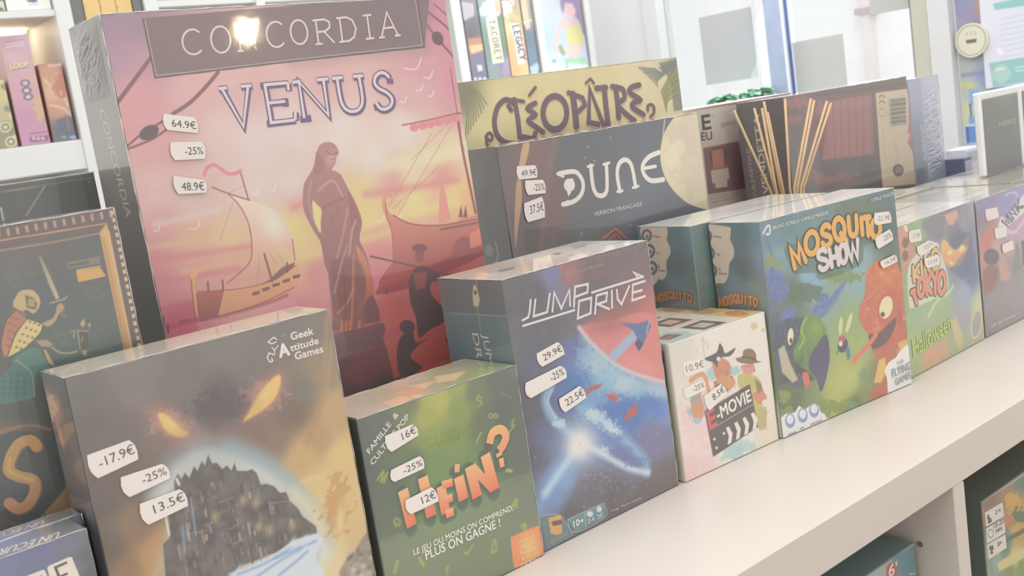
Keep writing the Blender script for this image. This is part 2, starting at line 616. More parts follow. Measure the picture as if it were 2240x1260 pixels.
class Lettering:
    """crisp printed shapes laid over a face, gathered into one mesh"""

    def __init__(s, face):
        s.F, s.v, s.f, s.c = face, [], [], []

    def _add(s, uv, faces, col, h):
        k = len(s.v)
        hh = np.asarray(h, float).reshape(-1, 1) if np.ndim(h) else h
        s.v += list(map(tuple, s.F.xyz(uv, hh)))
        s.f += [[i + k for i in f] for f in faces]
        c = np.asarray(col, float)
        if c.ndim == 2:
            uv = np.asarray(uv)
            t = (uv[:, 1].max() - uv[:, 1]) / max(1e-9, np.ptp(uv[:, 1]))
            c = c[0] * (1 - t[:, None]) + c[1] * t[:, None]
        else:
            c = np.repeat(c[None], len(uv), 0)
        s.c += list(map(tuple, alb(c)))

    def poly(s, pts, col):
        uv = np.array([s.F(p) for p in pts])
        a = uv - np.roll(uv, -1, 0)
        area = np.sum(uv[:, 0] * np.roll(uv[:, 1], -1) - np.roll(uv[:, 0], -1) * uv[:, 1])
        if area < 0:
            uv = uv[::-1]
        s._add(uv, [list(range(len(uv)))], col, s.F.lift())
        return s

    def _stroke(s, uv, w, col, h, flat=False):
        """a ribbon of even width with mitred bends and rounded ends"""
        P = [np.array(p, float) for p in uv]
        P = [p for i, p in enumerate(P) if i == 0 or np.linalg.norm(p - P[i - 1]) > 1e-7]
        if len(P) < 2:
            return
        closed = np.linalg.norm(P[0] - P[-1]) < w * 0.05 and len(P) > 3
        if closed:
            P = P[:-1]
        n = len(P)
        lft, rgt = [], []
        for i in range(n):
            a = P[(i - 1) % n] if (closed or i > 0) else None
            b = P[(i + 1) % n] if (closed or i < n - 1) else None
            d0 = (P[i] - a) / np.linalg.norm(P[i] - a) if a is not None else None
            d1 = (b - P[i]) / np.linalg.norm(b - P[i]) if b is not None else None
            d0 = d1 if d0 is None else d0
            d1 = d0 if d1 is None else d1
            n0, n1 = np.array([-d0[1], d0[0]]), np.array([-d1[1], d1[0]])
            mm = n0 + n1
            L = np.linalg.norm(mm)
            mm = n0 if L < 1e-6 else mm / L
            k = min(2.0, 1.0 / max(0.3, mm @ n0))
            lft.append(P[i] + mm * k * w / 2)
            rgt.append(P[i] - mm * k * w / 2)
        V = lft + rgt
        hs = [1e-6 * i for i in range(n)] * 2
        Fc = [[i, n + i, n + (i + 1) % n, (i + 1) % n] for i in range(n if closed else n - 1)]
        if not closed and not flat:
            for e, (p, d) in enumerate(((P[0], P[0] - P[1]), (P[-1], P[-1] - P[-2]))):
                g = math.atan2(d[1], d[0])
                k = len(V)
                V += [p + w / 2 * np.array([math.cos(g + t), math.sin(g + t)]) for t in np.linspace(-math.pi / 2, math.pi / 2, 7)]
                hs += [1e-6 * (0 if e == 0 else n - 1)] * 7
                Fc.append(list(range(k, k + 7)))
        s._add(np.array(V), Fc, col, s.F.lift() + np.array(hs))
        s.F.z += 1e-6 * n

    def stroke(s, pts, w, col, sm=0, flat=False):
        uv = [s.F(p) for p in pts]
        s._stroke(curve(uv) if sm else uv, w * s.F.scale(pts[0]), col, s.F.lift(), flat)
        return s

    def glyph(s, ch, bl, br, tl, w, col, off=(0, 0), extra=(), flat=False):
        o, a, b = s.F(bl), s.F(br), s.F(tl)
        k = s.F.scale(bl)
        h = s.F.lift()
        J = s.F.jac(bl)
        for st in list(GLY[ch]) + list(extra):
            line_ = [o + (a - o) * x + (b - o) * y + J @ np.array(off, float) for x, y in st]
            s._stroke(curve(line_, n=3) if ch in 'SU' and len(st) > 5 else line_, w * k, col, h, flat)
        return s

    def text(s, txt, p0, p1, hpx, col, bold=0.0, slant=0.0, up=None):
        v, f = font_mesh(txt)
        a, b = s.F(p0), s.F(p1)
        cap = 0.73
        e = b - a
        if up is None:
            n = np.array([-e[1], e[0]]) / np.linalg.norm(e) * hpx * s.F.scale(p0)
        else:
            n = s.F((p0[0] + up[0], p0[1] + up[1])) - a
        w = v[:, 0].max()
        uv = a + np.outer(v[:, 0] / w + slant * v[:, 1] / w, e) + np.outer(v[:, 1] / cap, n)
        g = np.linalg.norm(n) * bold * 0.8
        for dx, dy in (((0, 0),) if bold <= 0 else ((-g, -g), (g, -g), (-g, g), (g, g))):
            s._add(uv + np.array([dx, dy]), f, col, s.F.lift())
        return s

    def build(s, name, label=None, parent=None, mat=None):
        if not s.v:
            return None
        o = mesh_object(name, s.v, s.f, mat or s.F.mat, parent or s.F.root, s.c)
        return tag(o, label)


class GameBox:
    """a boxed game standing on its bottom edge, seen from its front-left corner"""

    def __init__(s, label, fl, fr, z0, z1, depth, cols, group=None, name='board_game_box', mat=MAT_WRAP, cat='board game', bev=0.0009):
        a, b = np.array(fl, float) * U, np.array(fr, float) * U
        e = b - a
        s.W = float(np.linalg.norm(e))
        s.D, s.H = depth * U, (z1 - z0) * U
        ang = math.atan2(e[1], e[0])
        s.root = empty(name, label, cat, Matrix.Translation((a[0], a[1], SHELF + z0 * U + 0.0003)) @ Matrix.Rotation(ang, 4, 'Z'), group)
        bpy.context.view_layer.update()
        s.mat = mat
        bx = MB()
        bx.box((0, 0, 0), (s.W, s.D, s.H), bev, cols)
        bx.build('carton', mat, s.root, cols=True)
        s.faces = {}

    def face(s, which):
        if which not in s.faces:
            a = {'front': ((0, 0, 0), (1, 0, 0), (0, 0, 1), s.W, s.H),
                 'left': ((0, s.D, 0), (0, -1, 0), (0, 0, 1), s.D, s.H),
                 'top': ((0, 0, s.H), (1, 0, 0), (0, 1, 0), s.W, s.D)}[which]
            s.faces[which] = Face(s.root, *a, s.mat)
        return s.faces[which]

    def seam(s, edges, r=0.0006, seed=1):
        """crumpled film folded along an edge, its pale colour painting the highlights"""
        rn = random.Random(seed)
        P = {'top_front': ((0, 0, s.H), (s.W, 0, s.H)), 'top_left': ((0, 0, s.H), (0, s.D, s.H)), 'top_back': ((0, s.D, s.H), (s.W, s.D, s.H)),
             'front_left': ((0, 0, 0), (0, 0, s.H)), 'front_right': ((s.W, 0, 0), (s.W, 0, s.H))}
        for e in edges:
            a, b = map(Vector, P[e])
            n = max(8, int((b - a).length / 0.006))
            pts, rr = [], []
            for i in range(n + 1):
                pts.append(a.lerp(b, i / n) + Vector((rn.uniform(-1, 1), rn.uniform(-1, 1), rn.uniform(-1, 1))) * r * 0.35)
                rr.append(r * rn.uniform(0.15, 0.75))
            t = MB()
            t.tube(pts, rr, 6)
            t.build('wrap_seam', M_WRAP_EDGE, s.root, True)

    def crumple(s, which, corners, col, amp=0.0012, seed=1, lu=0.012, lv=0.0035):
        """loose film gathered in ridges over a corner of a face (face metres)"""
        F = s.face(which)
        (u0, v0), (u1, v1) = corners
        nu, nv = max(6, int(abs(u1 - u0) / 0.0006)), max(6, int(abs(v1 - v0) / 0.0006))
        gu, gv = np.meshgrid(np.linspace(u0, u1, nu), np.linspace(v0, v1, nv))
        a = np.abs(np.linspace(-1, 1, nu))[None, :]
        b = np.abs(np.linspace(-1, 1, nv))[:, None]
        win = np.clip((1 - a ** 2) * (1 - b ** 2) * 1.6, 0, 1)
        h = 1 - np.abs(2 * fbm(gu / lu + gv / lu, gv / lv - gu / (lv * 2.5), seed, 3) - 1)
        co = F.O + gu[..., None] * F.U + gv[..., None] * F.V + (0.00016 + amp * h * win)[..., None] * F.N
        i = np.arange(nu * nv).reshape(nv, nu)
        q = np.stack([i[:-1, :-1], i[:-1, 1:], i[1:, 1:], i[1:, :-1]], -1).reshape(-1, 4)
        mesh_object('wrap_fold', co.reshape(-1, 3), q, s.mat, s.root, np.repeat(alb(col)[None], nu * nv, 0), True)

    def sticker(s, which, quad, txt, x0=0.30, x1=0.95, size=0.42, col=(228, 220, 213), ink=(108, 103, 101), y=0.30):
        F = s.face(which)
        TL, TR, BR, BL = [F(p) for p in quad]

        def at(a, b):
            return (TL * (1 - a) + TR * a) * (1 - b) + (BL * (1 - a) + BR * a) * b
        L = [at(.01, 0), at(.5, 0), at(.93, 0), at(.985, .16), at(1.02, .34), at(1.03, .62), at(1.0, .99), at(.5, 1), at(.07, 1), at(.015, .84), at(-.025, .66), at(-.035, .38)]
        uv = np.array(L)
        ar = np.sum(uv[:, 0] * np.roll(uv[:, 1], -1) - np.roll(uv[:, 0], -1) * uv[:, 1])
        if ar < 0:
            uv = uv[::-1]
        h0 = F.lift()
        h1 = h0 + 0.00022
        n = len(uv)
        vs = list(F.xyz(uv, h0)) + list(F.xyz(uv, h1))
        fs = [list(range(n, 2 * n))] + [[i, (i + 1) % n, n + (i + 1) % n, n + i] for i in range(n)]
        o = mesh_object('price_sticker', vs, fs, MAT_MATT, s.root, np.repeat(alb(col)[None], 2 * n, 0))
        tag(o, 'white price sticker reading ' + txt if txt else 'white price sticker')
        F.z += 0.0003
        if txt:
            lt = Lettering(F)
            v, f = font_mesh(txt, 0.0)
            a, b = at(x0, 1 - y), at(x1, 1 - y)
            up = (at(0.5, 1 - y - size) - at(0.5, 1 - y))
            e = b - a
            w = v[:, 0].max()
            lt._add(a + np.outer(v[:, 0] / w, e) + np.outer(v[:, 1] / .73, up), f, ink, h1 + 0.00005)
            lt.build('printed_price', None, o, MAT_MATT)
        return o


# ------------------------------------------------------------------ the room
def W3(x, y, z):
    """layout units (height measured from the shelf top) to metres"""
    return (x * U, y * U, SHELF + z * U)


def struct(name, boxes, mat, label=None):
    b = MB()
    for a, c in boxes:
        b.box(a, c)
    o = b.build(name, mat)
    return tag(o, label, None, None, 'structure')


XW, YW = 8.9 * U, 8.9 * U
struct('floor', [((-2.0, -3.0, -0.05), (XW + 0.15, YW + 0.15, 0.0))], M_FLOOR)
struct('wall_back', [((-2.0, YW, 0.0), (XW + 0.12, YW + 0.12, 2.9))], M_WALL)
WY0, WY1 = 4.84 * U, 7.95 * U            # the shop window in the right-hand wall
WZ0, WZ1 = SHELF + 0.35 * U, SHELF + 3.2 * U * 1.3
struct('wall_right', [((XW, -3.0, 0.0), (XW + 0.12, WY0, 2.9)), ((XW, WY1, 0.0), (XW + 0.12, YW, 2.9)),
                      ((XW, WY0, 0.0), (XW + 0.12, WY1, WZ0)), ((XW, WY0, WZ1), (XW + 0.12, WY1, 2.9))], M_WALL)


def glass_material():
    m = bpy.data.materials.new('window_glass')
    m.use_nodes = True
    n = m.node_tree
    n.nodes.clear()
    o = n.nodes.new('ShaderNodeOutputMaterial')
    t = n.nodes.new('ShaderNodeBsdfTransparent')
    t.inputs[0].default_value = (0.97, 0.98, 0.98, 1)
    g = n.nodes.new('ShaderNodeBsdfGlossy')
    g.inputs['Roughness'].default_value = 0.02
    f = n.nodes.new('ShaderNodeFresnel')
    f.inputs[0].default_value = 1.35
    x = n.nodes.new('ShaderNodeMixShader')
    n.links.new(f.outputs[0], x.inputs[0])
    n.links.new(t.outputs[0], x.inputs[1])
    n.links.new(g.outputs[0], x.inputs[2])
    n.links.new(x.outputs[0], o.inputs[0])
    return m


M_GLASS = glass_material()
M_BLUE = plain('blue_metal_frame', (172, 182, 210), 0.4, 0.05, 20.0)
M_NAVY = plain('dark_blue_gasket', (92, 112, 172), 0.5, 0.03)
M_FRAME = plain('beige_window_frame', (206, 204, 190), 0.45, 0.02)
M_GREYLINE = plain('grey_window_gasket', (128, 128, 122), 0.6, 0.03)
M_WHITE = plain('white_gloss_paint', (240, 242, 243), 0.4, 0.01)


def frame_root(name, kind):
    o = bpy.data.objects.new(name, None)
    o.empty_display_size = 0.05
    C.objects.link(o)
    o['kind'] = kind
    return o


win = frame_root('window_1', 'structure')
win.location = (XW, WY0, WZ0)
bpy.context.view_layer.update()


def wpart(name, mat, ya, yb, d0=-0.03, d1=0.05, za=None, zb=None):
    """a piece of the window between two photo columns of the right-hand wall"""
    b = MB()
    b.box((d0, min(ya, yb) - WY0, (za or WZ0) - WZ0), (d1, max(ya, yb) - WY0, (zb or WZ1) - WZ0))
    return b.build(name, mat, win)


def wy(px, py=107):
    return float(on_plane(px, py, 0, XW)[1])


y_a, y_b, y_c, y_d, y_e, y_f = [wy(p) for p in (1663, 1683, 1719, 1725, 1730, 1659)]
wpart('mullion', M_BLUE, y_b, y_c, -0.010, 0.012)
wpart('mullion_trim', M_WHITE, y_a, y_b - 0.001, -0.011, 0.012)
wpart('mullion_trim', M_WHITE, y_c - 0.001, y_d, -0.011, 0.012)
wpart('gasket', M_NAVY, y_f, y_a + 0.0005, -0.003, 0.004)
wpart('gasket', M_NAVY, y_d - 0.0005, y_e, -0.003, 0.004)
wpart('pane', M_GLASS, y_f, WY1, 0.02, 0.024)
wpart('pane', M_GLASS, wy(2003), y_e, 0.02, 0.024)
wpart('jamb', M_FRAME, wy(2044), wy(2010), -0.025, 0.05)
wpart('jamb_gasket', M_GREYLINE, wy(2010), wy(2005), -0.02, 0.05)
wpart('jamb', M_WHITE, WY1 - 0.06, WY1 - 0.001, -0.02, 0.05)
wpart('sill', M_WHITE, WY0 + 0.001, WY1 - 0.001, -0.10, 0.06, WZ0 + 0.0005, WZ0 + 0.025)

# trim post to the right of the window
tp = MB()
tp.box((XW - 0.03, wy(2093), 0.0), (XW - 0.0005, wy(2047), 2.9))
tag(tp.build('trim_1', plain('grey_white_post_paint', (226, 227, 229), 0.6, 0.01)), kind='structure')


# the street outside
def brick_material():
    m = bpy.data.materials.new('sunlit_pale_brick')
    m.use_nodes = True
    n = m.node_tree
    p = n.nodes['Principled BSDF']
    t = n.nodes.new('ShaderNodeTexCoord')
    mp = n.nodes.new('ShaderNodeMapping')
    mp.inputs['Rotation'].default_value = (math.radians(90), 0, math.radians(90))
    b = n.nodes.new('ShaderNodeTexBrick')
    b.inputs['Scale'].default_value = 3.0
    b.inputs['Color1'].default_value = (*alb((244, 234, 233)), 1)
    b.inputs['Color2'].default_value = (*alb((240, 222, 218)), 1)
    b.inputs['Mortar'].default_value = (*alb((248, 247, 247)), 1)
    b.inputs['Mortar Size'].default_value = 0.03
    n.links.new(t.outputs['Object'], mp.inputs[0])
    n.links.new(mp.outputs[0], b.inputs['Vector'])
    n.links.new(b.outputs['Color'], p.inputs['Base Color'])
    p.inputs['Roughness'].default_value = 0.9
    return m


fa = empty('building', 'pale brick building across the street outside the shop window', 'building', Matrix.Translation((15.5 * U, 2.0 * U, 0)))
b = MB()
b.box((0, -2.0, 0.0), (0.3, 9.0, 5.5))
b.build('facade', brick_material(), fa)
b = MB()
yp = float(on_plane(1890, 60, 0, 15.3 * U)[1]) - 2.0 * U
b.box((-0.05, yp - 0.022, 0.0), (0, yp + 0.022, 5.5))
b.build('downpipe', plain('pinkish_downpipe', (244, 235, 234), 0.7), fa)
M_BRK = plain('grey_pink_bracket', (206, 190, 191), 0.7)
for zz in (0.55, 1.05, 1.5, 2.0):
    b = MB()
    b.box((-0.06, yp - 0.045, SHELF + zz), (0, yp + 0.045, SHELF + zz + 0.03))
    b.build('pipe_bracket', M_BRK, fa)
tag(MB.build((lambda q: (q.box((XW + 0.13, -2.0, -0.06), (15.5 * U, 11.0, -0.01)), q)[1])(MB()), 'pavement', plain('pale_pavement', (236, 234, 230), 0.9)), kind='structure')


# ------------------------------------------------------------------ the shelving unit under the games
su = empty('shelving_unit', 'long white shelving unit with square cubbies carrying the game display', 'shelf', Matrix.Translation((-1.0 * U, 1.385 * U, 0)))
SX0, SX1, SY0, SY1 = -0.98 * U, 6.08 * U, 1.385 * U, 3.93 * U
TH = 0.124 * U
bpy.context.view_layer.update()


def sbox(name, a, c, bev=0.0012, mat=M_SHELF):
    b = MB()
    o = Vector((-1.0 * U, 1.385 * U, 0))
    b.box(tuple(Vector(a) - o), tuple(Vector(c) - o), bev)
    return b.build(name, mat, su)


sbox('top_board', (SX0, SY0, SHELF - TH), (SX1, SY1, SHELF))
sbox('bottom_board', (SX0, SY0, 0.0005), (SX1, SY1, TH))
zm = (SHELF - 0.016) / 2
colx = [2.518 + 1.152 * k for k in range(-3, 4)]
for k, x in enumerate(colx):
    x0, x1 = x * U, (x + 0.057) * U
    if k in (0, 6):
        x0, x1 = (SX0, SX0 + TH) if k == 0 else (SX1 - TH, SX1)
        sbox('side_panel', (x0, SY0, TH), (x1, SY1, SHELF - TH))
        continue
    sbox('upright', (x0, SY0 + 0.0006, TH), (x1, SY1, SHELF - TH))
sbox('middle_board', (SX0 + TH, SY0 + 0.0008, zm), (SX1 - TH, SY1, zm + 0.016))
sbox('back_panel', (SX0 + TH, 2.66 * U, TH), (SX1 - TH, 2.68 * U, SHELF - TH))
M_PIN = plain('dark_pin_hole', (130, 120, 112), 0.8)
for yy, zz in ((1.50, -0.31), (1.52, -0.62)):          # shelf-pin holes on the upright
    dots = MB()
    p = Vector((2.518 * U - 0.0003, yy * U, SHELF + zz * U)) - Vector((-1.0 * U, 1.385 * U, 0))
    dots.tube([p, p + Vector((0.0002, 0, 0))], 0.0028, 10)
    dots.build('pin_hole', M_PIN, su)

# ------------------------------------------------------------------ bookcase on the back wall
BY0, BY1 = 8.0 * U, 8.86 * U
bc = empty('bookcase', 'tall white bookcase against the back wall, stocked with games', 'bookcase', Matrix.Translation((5.0 * U, BY0, 0)))
bpy.context.view_layer.update()
BO = Vector((5.0 * U, BY0, 0))


def bbox_(name, x0, x1, z0, z1, y0=8.0, y1=8.86, mat=M_CASE):
    b = MB()
    b.box(tuple(Vector(W3(x0, y0, z0)) - BO), tuple(Vector(W3(x1, y1, z1)) - BO), 0.0015)
    return b.build(name, mat, bc)


ZF = -SHELF / U + 0.003
for nm, x0, x1 in (('upright', 1.25, 1.37), ('upright', 2.70, 2.816), ('upright', 3.366, 3.475), ('upright', 4.30, 4.38), ('upright', 6.285, 6.398), ('upright', 7.325, 7.41), ('side_panel', 8.02, 8.1)):
    bbox_(nm, x0, x1, ZF, 3.6)
bbox_('back_panel', 1.37, 8.02, ZF, 3.6, 8.80, 8.86)
for x0, x1 in ((1.37, 2.70), (2.816, 3.366), (3.475, 4.30), (4.38, 6.285), (6.398, 7.325), (7.41, 8.02)):
    zs = [(-0.6, -0.45), (0.2, 0.38), (1.11, 1.325)]
    if x0 < 2:
        zs += [(2.213, 2.263), (3.2, 3.3)]
    elif x0 < 3:
        zs += [(3.2, 3.3)]
    elif x0 < 6:
        zs += [(2.238, 2.288), (3.2, 3.3)]
    else:
        zs += [(2.6, 2.7), (3.2, 3.3)]
    for z0, z1 in zs:
        bbox_('shelf_board', x0, x1, z0, z1, 8.012)
led = MB()
led.box(tuple(Vector(W3(1.45, 8.55, 2.186)) - BO), tuple(Vector(W3(2.64, 8.62, 2.212)) - BO))
led.build('light_strip', plain('warm_light_strip', (250, 230, 190), 0.4, emit=((1.0, 0.82, 0.55), 7.0)), bc)

# ------------------------------------------------------------------ pendant lamp over the counter, mirrored in the big pink box
LP = W3(3.33, -2.0, 1.778)
pl = empty('pendant_lamp', 'bare warm bulb pendant whose glow is mirrored in the pink box', 'lamp', Matrix.Translation(LP))
b = MB()
b.lathe([(0.0005, -0.009), (0.005, -0.0075), (0.008, -0.004), (0.009, 0.001), (0.009, 0.02), (0.010, 0.032)])
b.build('bulb', plain('glowing_bulb_glass', (255, 240, 210), 0.3, emit=((1.0, 0.80, 0.52), 170.0)), pl, True)
b = MB()
b.lathe([(0.0105, 0.0305), (0.016, 0.036), (0.017, 0.07), (0.006, 0.078), (0.0005, 0.079)])
b.build('socket', plain('black_lamp_socket', (110, 108, 106), 0.5), pl, True)
b = MB()
b.tube([(0, 0, 0.078), (0, 0, 1.4)], 0.003)
b.build('cord', plain('black_lamp_cord', (110, 108, 106), 0.7), pl)

# ================================================================== THE GAMES
# ------------------------------------------------------------------ large pink box
B = GameBox('biggest box, pink with statue and ships on its cover', (0.828, 2.2), (1.712, 2.2), 0, 1.332, 0.195, (128, 122, 117))
F = B.face('front')
P = Print(F, (214, 178, 172), 0.00055, v0=0.05)
P.samples([(235, 60, (168, 146, 158)), (260, 120, (176, 150, 164)), (300, 60, (164, 143, 155)), (310, 130, (190, 152, 162)), (300, 200, (210, 160, 163)), (330, 330, (214, 168, 168)), (285, 280, (212, 160, 162)),
           (300, 420, (214, 172, 170)), (420, 200, (215, 174, 172)), (560, 200, (215, 176, 174)), (700, 170, (214, 176, 174)), (920, 150, (208, 162, 168)), (960, 50, (206, 150, 162)), (1000, 180, (206, 152, 164)), (1000, 240, (208, 162, 168)),
           (480, 300, (217, 192, 188)), (560, 320, (219, 201, 196)), (620, 280, (220, 204, 199)), (750, 300, (220, 206, 199)), (880, 290, (218, 204, 198)), (900, 200, (212, 172, 174)), (1000, 320, (222, 206, 178)),
           (340, 420, (215, 186, 183)), (420, 440, (217, 190, 184)), (560, 420, (219, 205, 200)), (640, 410, (219, 206, 201)), (820, 350, (220, 207, 198)), (950, 340, (222, 209, 176)), (900, 370, (221, 206, 178)),
           (560, 455, (216, 186, 176)), (650, 445, (215, 168, 160)), (860, 402, (216, 164, 160)), (970, 385, (215, 154, 152)), (800, 425, (221, 200, 150)), (640, 490, (221, 207, 142)), (660, 540, (221, 200, 150)), (900, 430, (222, 208, 152)), (990, 420, (223, 203, 150)),
           (800, 480, (222, 206, 150)), (500, 515, (222, 194, 158)), (420, 520, (218, 180, 152)), (350, 490, (214, 166, 162)), (330, 560, (212, 152, 152)), (430, 575, (216, 165, 152)), (350, 640, (210, 142, 148)), (520, 590, (218, 170, 155)), (640, 590, (221, 190, 150)), (620, 640, (214, 150, 152)),
           (690, 600, (214, 150, 152)), (660, 690, (209, 140, 150)), (400, 705, (206, 130, 142)), (820, 555, (213, 148, 150)), (830, 620, (206, 140, 147)), (1020, 440, (222, 180, 145)), (1040, 520, (186, 125, 122)), (960, 600, (182, 116, 114)), (850, 660, (190, 122, 122)), (1000, 640, (202, 122, 116)),
           (930, 750, (206, 127, 120)), (840, 700, (196, 118, 118)), (780, 760, (142, 112, 110)), (760, 830, (128, 108, 107)), (860, 830, (198, 124, 117)), (1040, 760, (196, 118, 114)), (900, 900, (160, 112, 108)), (700, 900, (130, 110, 108)), (450, 900, (150, 115, 115))], 3.4)
P.grain(90, 3.0, 4, 3)
P.streaks(0.05, 0.006, 5.5, 21, 0.09, 0.26)
P.streaks(0.09, 0.02, 4.0, 23, 0.2, 0.40)
for y, x0, x1, c, w in ((435, 640, 700, (212, 150, 148), 14), (405, 800, 1000, (212, 150, 150), 16), (520, 330, 560, (222, 190, 150), 10), (548, 330, 560, (210, 142, 146), 12), (575, 400, 560, (222, 186, 150), 8), (600, 330, 520, (210, 142, 146), 16),
                        (340, 850, 1020, (224, 212, 180), 26), (395, 340, 480, (214, 176, 174), 10), (470, 340, 480, (219, 200, 196), 12), (455, 850, 1000, (222, 206, 148), 18), (488, 800, 960, (218, 172, 150), 12), (545, 660, 740, (222, 196, 148), 16), (520, 720, 850, (222, 198, 150), 12)):
    P.line([(x0, y + 20), ((x0 + x1) / 2, y + 6), (x1, y - 12)], w, c, 14, 0.7)
# ropes and pulley blocks
for pts, w in (([(330, 126), (290, 180), (250, 233)], 9), ([(477, 158), (450, 190), (415, 225), (378, 249)], 8), ([(272, 326), (306, 296), (345, 272), (372, 255)], 5), ([(274, 328), (330, 306), (362, 285)], 5),
               ([(914, 10), (960, 45), (985, 68), (990, 78)], 5), ([(915, 28), (945, 70), (975, 105), (995, 128)], 5), ([(950, 10), (985, 40)], 3), ([(960, 90), (996, 130)], 3)):
    P.line(pts, w, (146, 118, 120), 1.6)
P.ell(326, 290, 23, 15, (122, 110, 112), 1, -28)
P.ell(957, 84, 12, 16, (126, 108, 112), 1, -25)
# gulls
for x, y, k in ((910, 145, 26), (940, 165, 14), (920, 192, 10), (945, 205, 8), (885, 218, 9), (560, 420, 9), (600, 410, 7), (430, 495, 16), (345, 500, 9), (835, 478, 16), (875, 470, 10)):
    P.line([(x - k, y + 4), (x, y + 6), (x + k * .45, y - k * .75)], 2.6, (228, 216, 208), 1.5, 0.85)
# ship on the left
q = lambda pts: [(300 + x / 2.624, 280 + y / 2.624) for x, y in pts]
P.line(q([(250, 1110), (450, 1085), (700, 1020), (860, 960)]), 7, (168, 112, 118), 6, 0.8)
P.line(q([(160, 1150), (350, 1100), (520, 1075)]), 9, (190, 116, 126), 8, 0.7)
P.poly(q([(305, 830), (330, 815), (350, 830), (335, 870), (345, 945), (500, 935), (660, 915), (760, 880), (900, 790), (925, 800), (922, 900), (820, 965), (700, 1010), (460, 1082), (345, 1100), (318, 960)]), ((226, 178, 140), (216, 158, 132)), 1.4)
P.poly(q([(338, 945), (500, 925), (465, 1080), (355, 1112), (345, 1040)]), ((190, 124, 112), (160, 108, 104)), 1.4)
P.line(q([(310, 870), (318, 960), (348, 1100), (460, 1082), (700, 1010), (900, 915)]), 2.2, (150, 112, 104), 1.4)
P.line(q([(345, 940), (500, 932), (650, 912), (790, 870), (905, 790)]), 2, (170, 118, 106), 1.4)
P.poly(q([(700, 905), (760, 870), (830, 800), (905, 770), (900, 800), (800, 870)]), (150, 118, 116), 2)
for k in range(5):
    x, y = 658 + k * 58, 945 - k * 24
    P.poly(q([(x, y), (x + 46, y - 12), (x + 44, y + 8), (x + 4, y + 18)]), (140, 112, 112), 1.2)
P.poly(q([(525, 382), (625, 410), (745, 450), (840, 540), (890, 640), (903, 720), (860, 695), (760, 700), (655, 748), (660, 640), (610, 480)]), ((226, 214, 190), (221, 176, 162)), 2)
P.ell(*q([(780, 560)])[0], 26, 40, (226, 222, 204), 0.8, -25, soft=1)
P.line(q([(525, 382), (590, 450), (645, 570), (655, 745), (590, 830), (515, 890)]), 2.6, (176, 118, 112), 1.3)
P.line(q([(890, 640), (905, 760)]), 2.2, (176, 118, 112), 1.3)
P.line(q([(430, 340), (520, 375), (645, 415)]), 3.2, (160, 124, 118), 1.3)
P.line(q([(595, 260), (640, 415)]), 3.6, (178, 124, 118), 1.3)
P.line(q([(730, 725), (775, 880)]), 5, (150, 118, 116), 1.3)
for a, c in (((550, 430), (475, 640)), ((520, 375), (610, 335)), ((760, 715), (800, 790)), ((800, 710), (850, 800)), ((700, 740), (690, 900))):
    P.line(q([a, c]), 1.2, (186, 140, 126), 1.0, 0.8)
P.line(q([(385, 270), (400, 230), (440, 212), (480, 235), (520, 262), (560, 262), (592, 245)]), 8, (217, 148, 150), 2)
for x, y in ((405, 910), (490, 900), (150, 1110), (175, 1150), (860, 800)):
    P.line(q([(x, y - 26), (x + 3, y + 26)]), 4, (140, 108, 112), 1.5)
# ship on the right
q = lambda pts: [(640 + x / 2.172, 280 + y / 2.172) for x, y in pts]
P.poly(q([(700, 270), (716, 268), (735, 350), (752, 445), (692, 455)]), (219, 158, 148), 1.5)
P.poly(q([(472, 312), (455, 305), (430, 325), (424, 360), (440, 420), (470, 500), (476, 640), (410, 752), (600, 690), (760, 605), (912, 545), (885, 435), (700, 462), (560, 455), (480, 415), (455, 395), (442, 350), (455, 325), (468, 330)]), ((218, 165, 140), (176, 112, 112)), 1.5)
P.poly(q([(476, 640), (410, 752), (600, 690), (760, 605), (912, 560), (912, 600), (700, 700), (560, 760), (420, 790), (400, 770)]), (160, 104, 108), 4, 0.9)
P.poly(q([(770, 545), (800, 515), (838, 520), (842, 575), (750, 610)]), (168, 112, 112), 2)
P.poly(q([(842, 500), (905, 470), (915, 545), (845, 572)]), (220, 145, 125), 2)
P.line(q([(480, 415), (560, 455), (700, 462), (885, 430)]), 3, (166, 116, 108), 1.4)
P.line(q([(705, 482), (890, 448)]), 5, (152, 116, 116), 1.4)
P.line(q([(790, 440), (890, 415)]), 3, (200, 140, 124), 1.2)
P.line(q([(440, 350), (450, 420), (472, 500), (478, 630)]), 2.2, (180, 120, 112), 1.3)
P.line([(1000, 248), (1012, 330), (1040, 465)], 6, (158, 112, 112), 1.4)
P.line([(985, 150), (1000, 248)], 3, (176, 120, 122), 1.4)
P.line([(880, 274), (940, 262), (1000, 248), (1014, 250)], 3, (166, 118, 120), 1.3)
for k in range(6):
    P.ell(906 + k * 18, 279 - k * 4, 10, 9, (216, 150, 152), 1, -10)
for a, c in (((995, 262), (870, 470)), ((945, 290), (850, 452)), ((1005, 300), (1020, 335)), ((1000, 250), (900, 350)), ((960, 365), (860, 455))):
    P.line([a, c], 1.3, (178, 146, 132), 1.0, 0.8)
for x in (800, 822):
    P.poly(q([(x - 12, 425), (x, 365), (x + 10, 425)]), (150, 112, 112), 1.3)
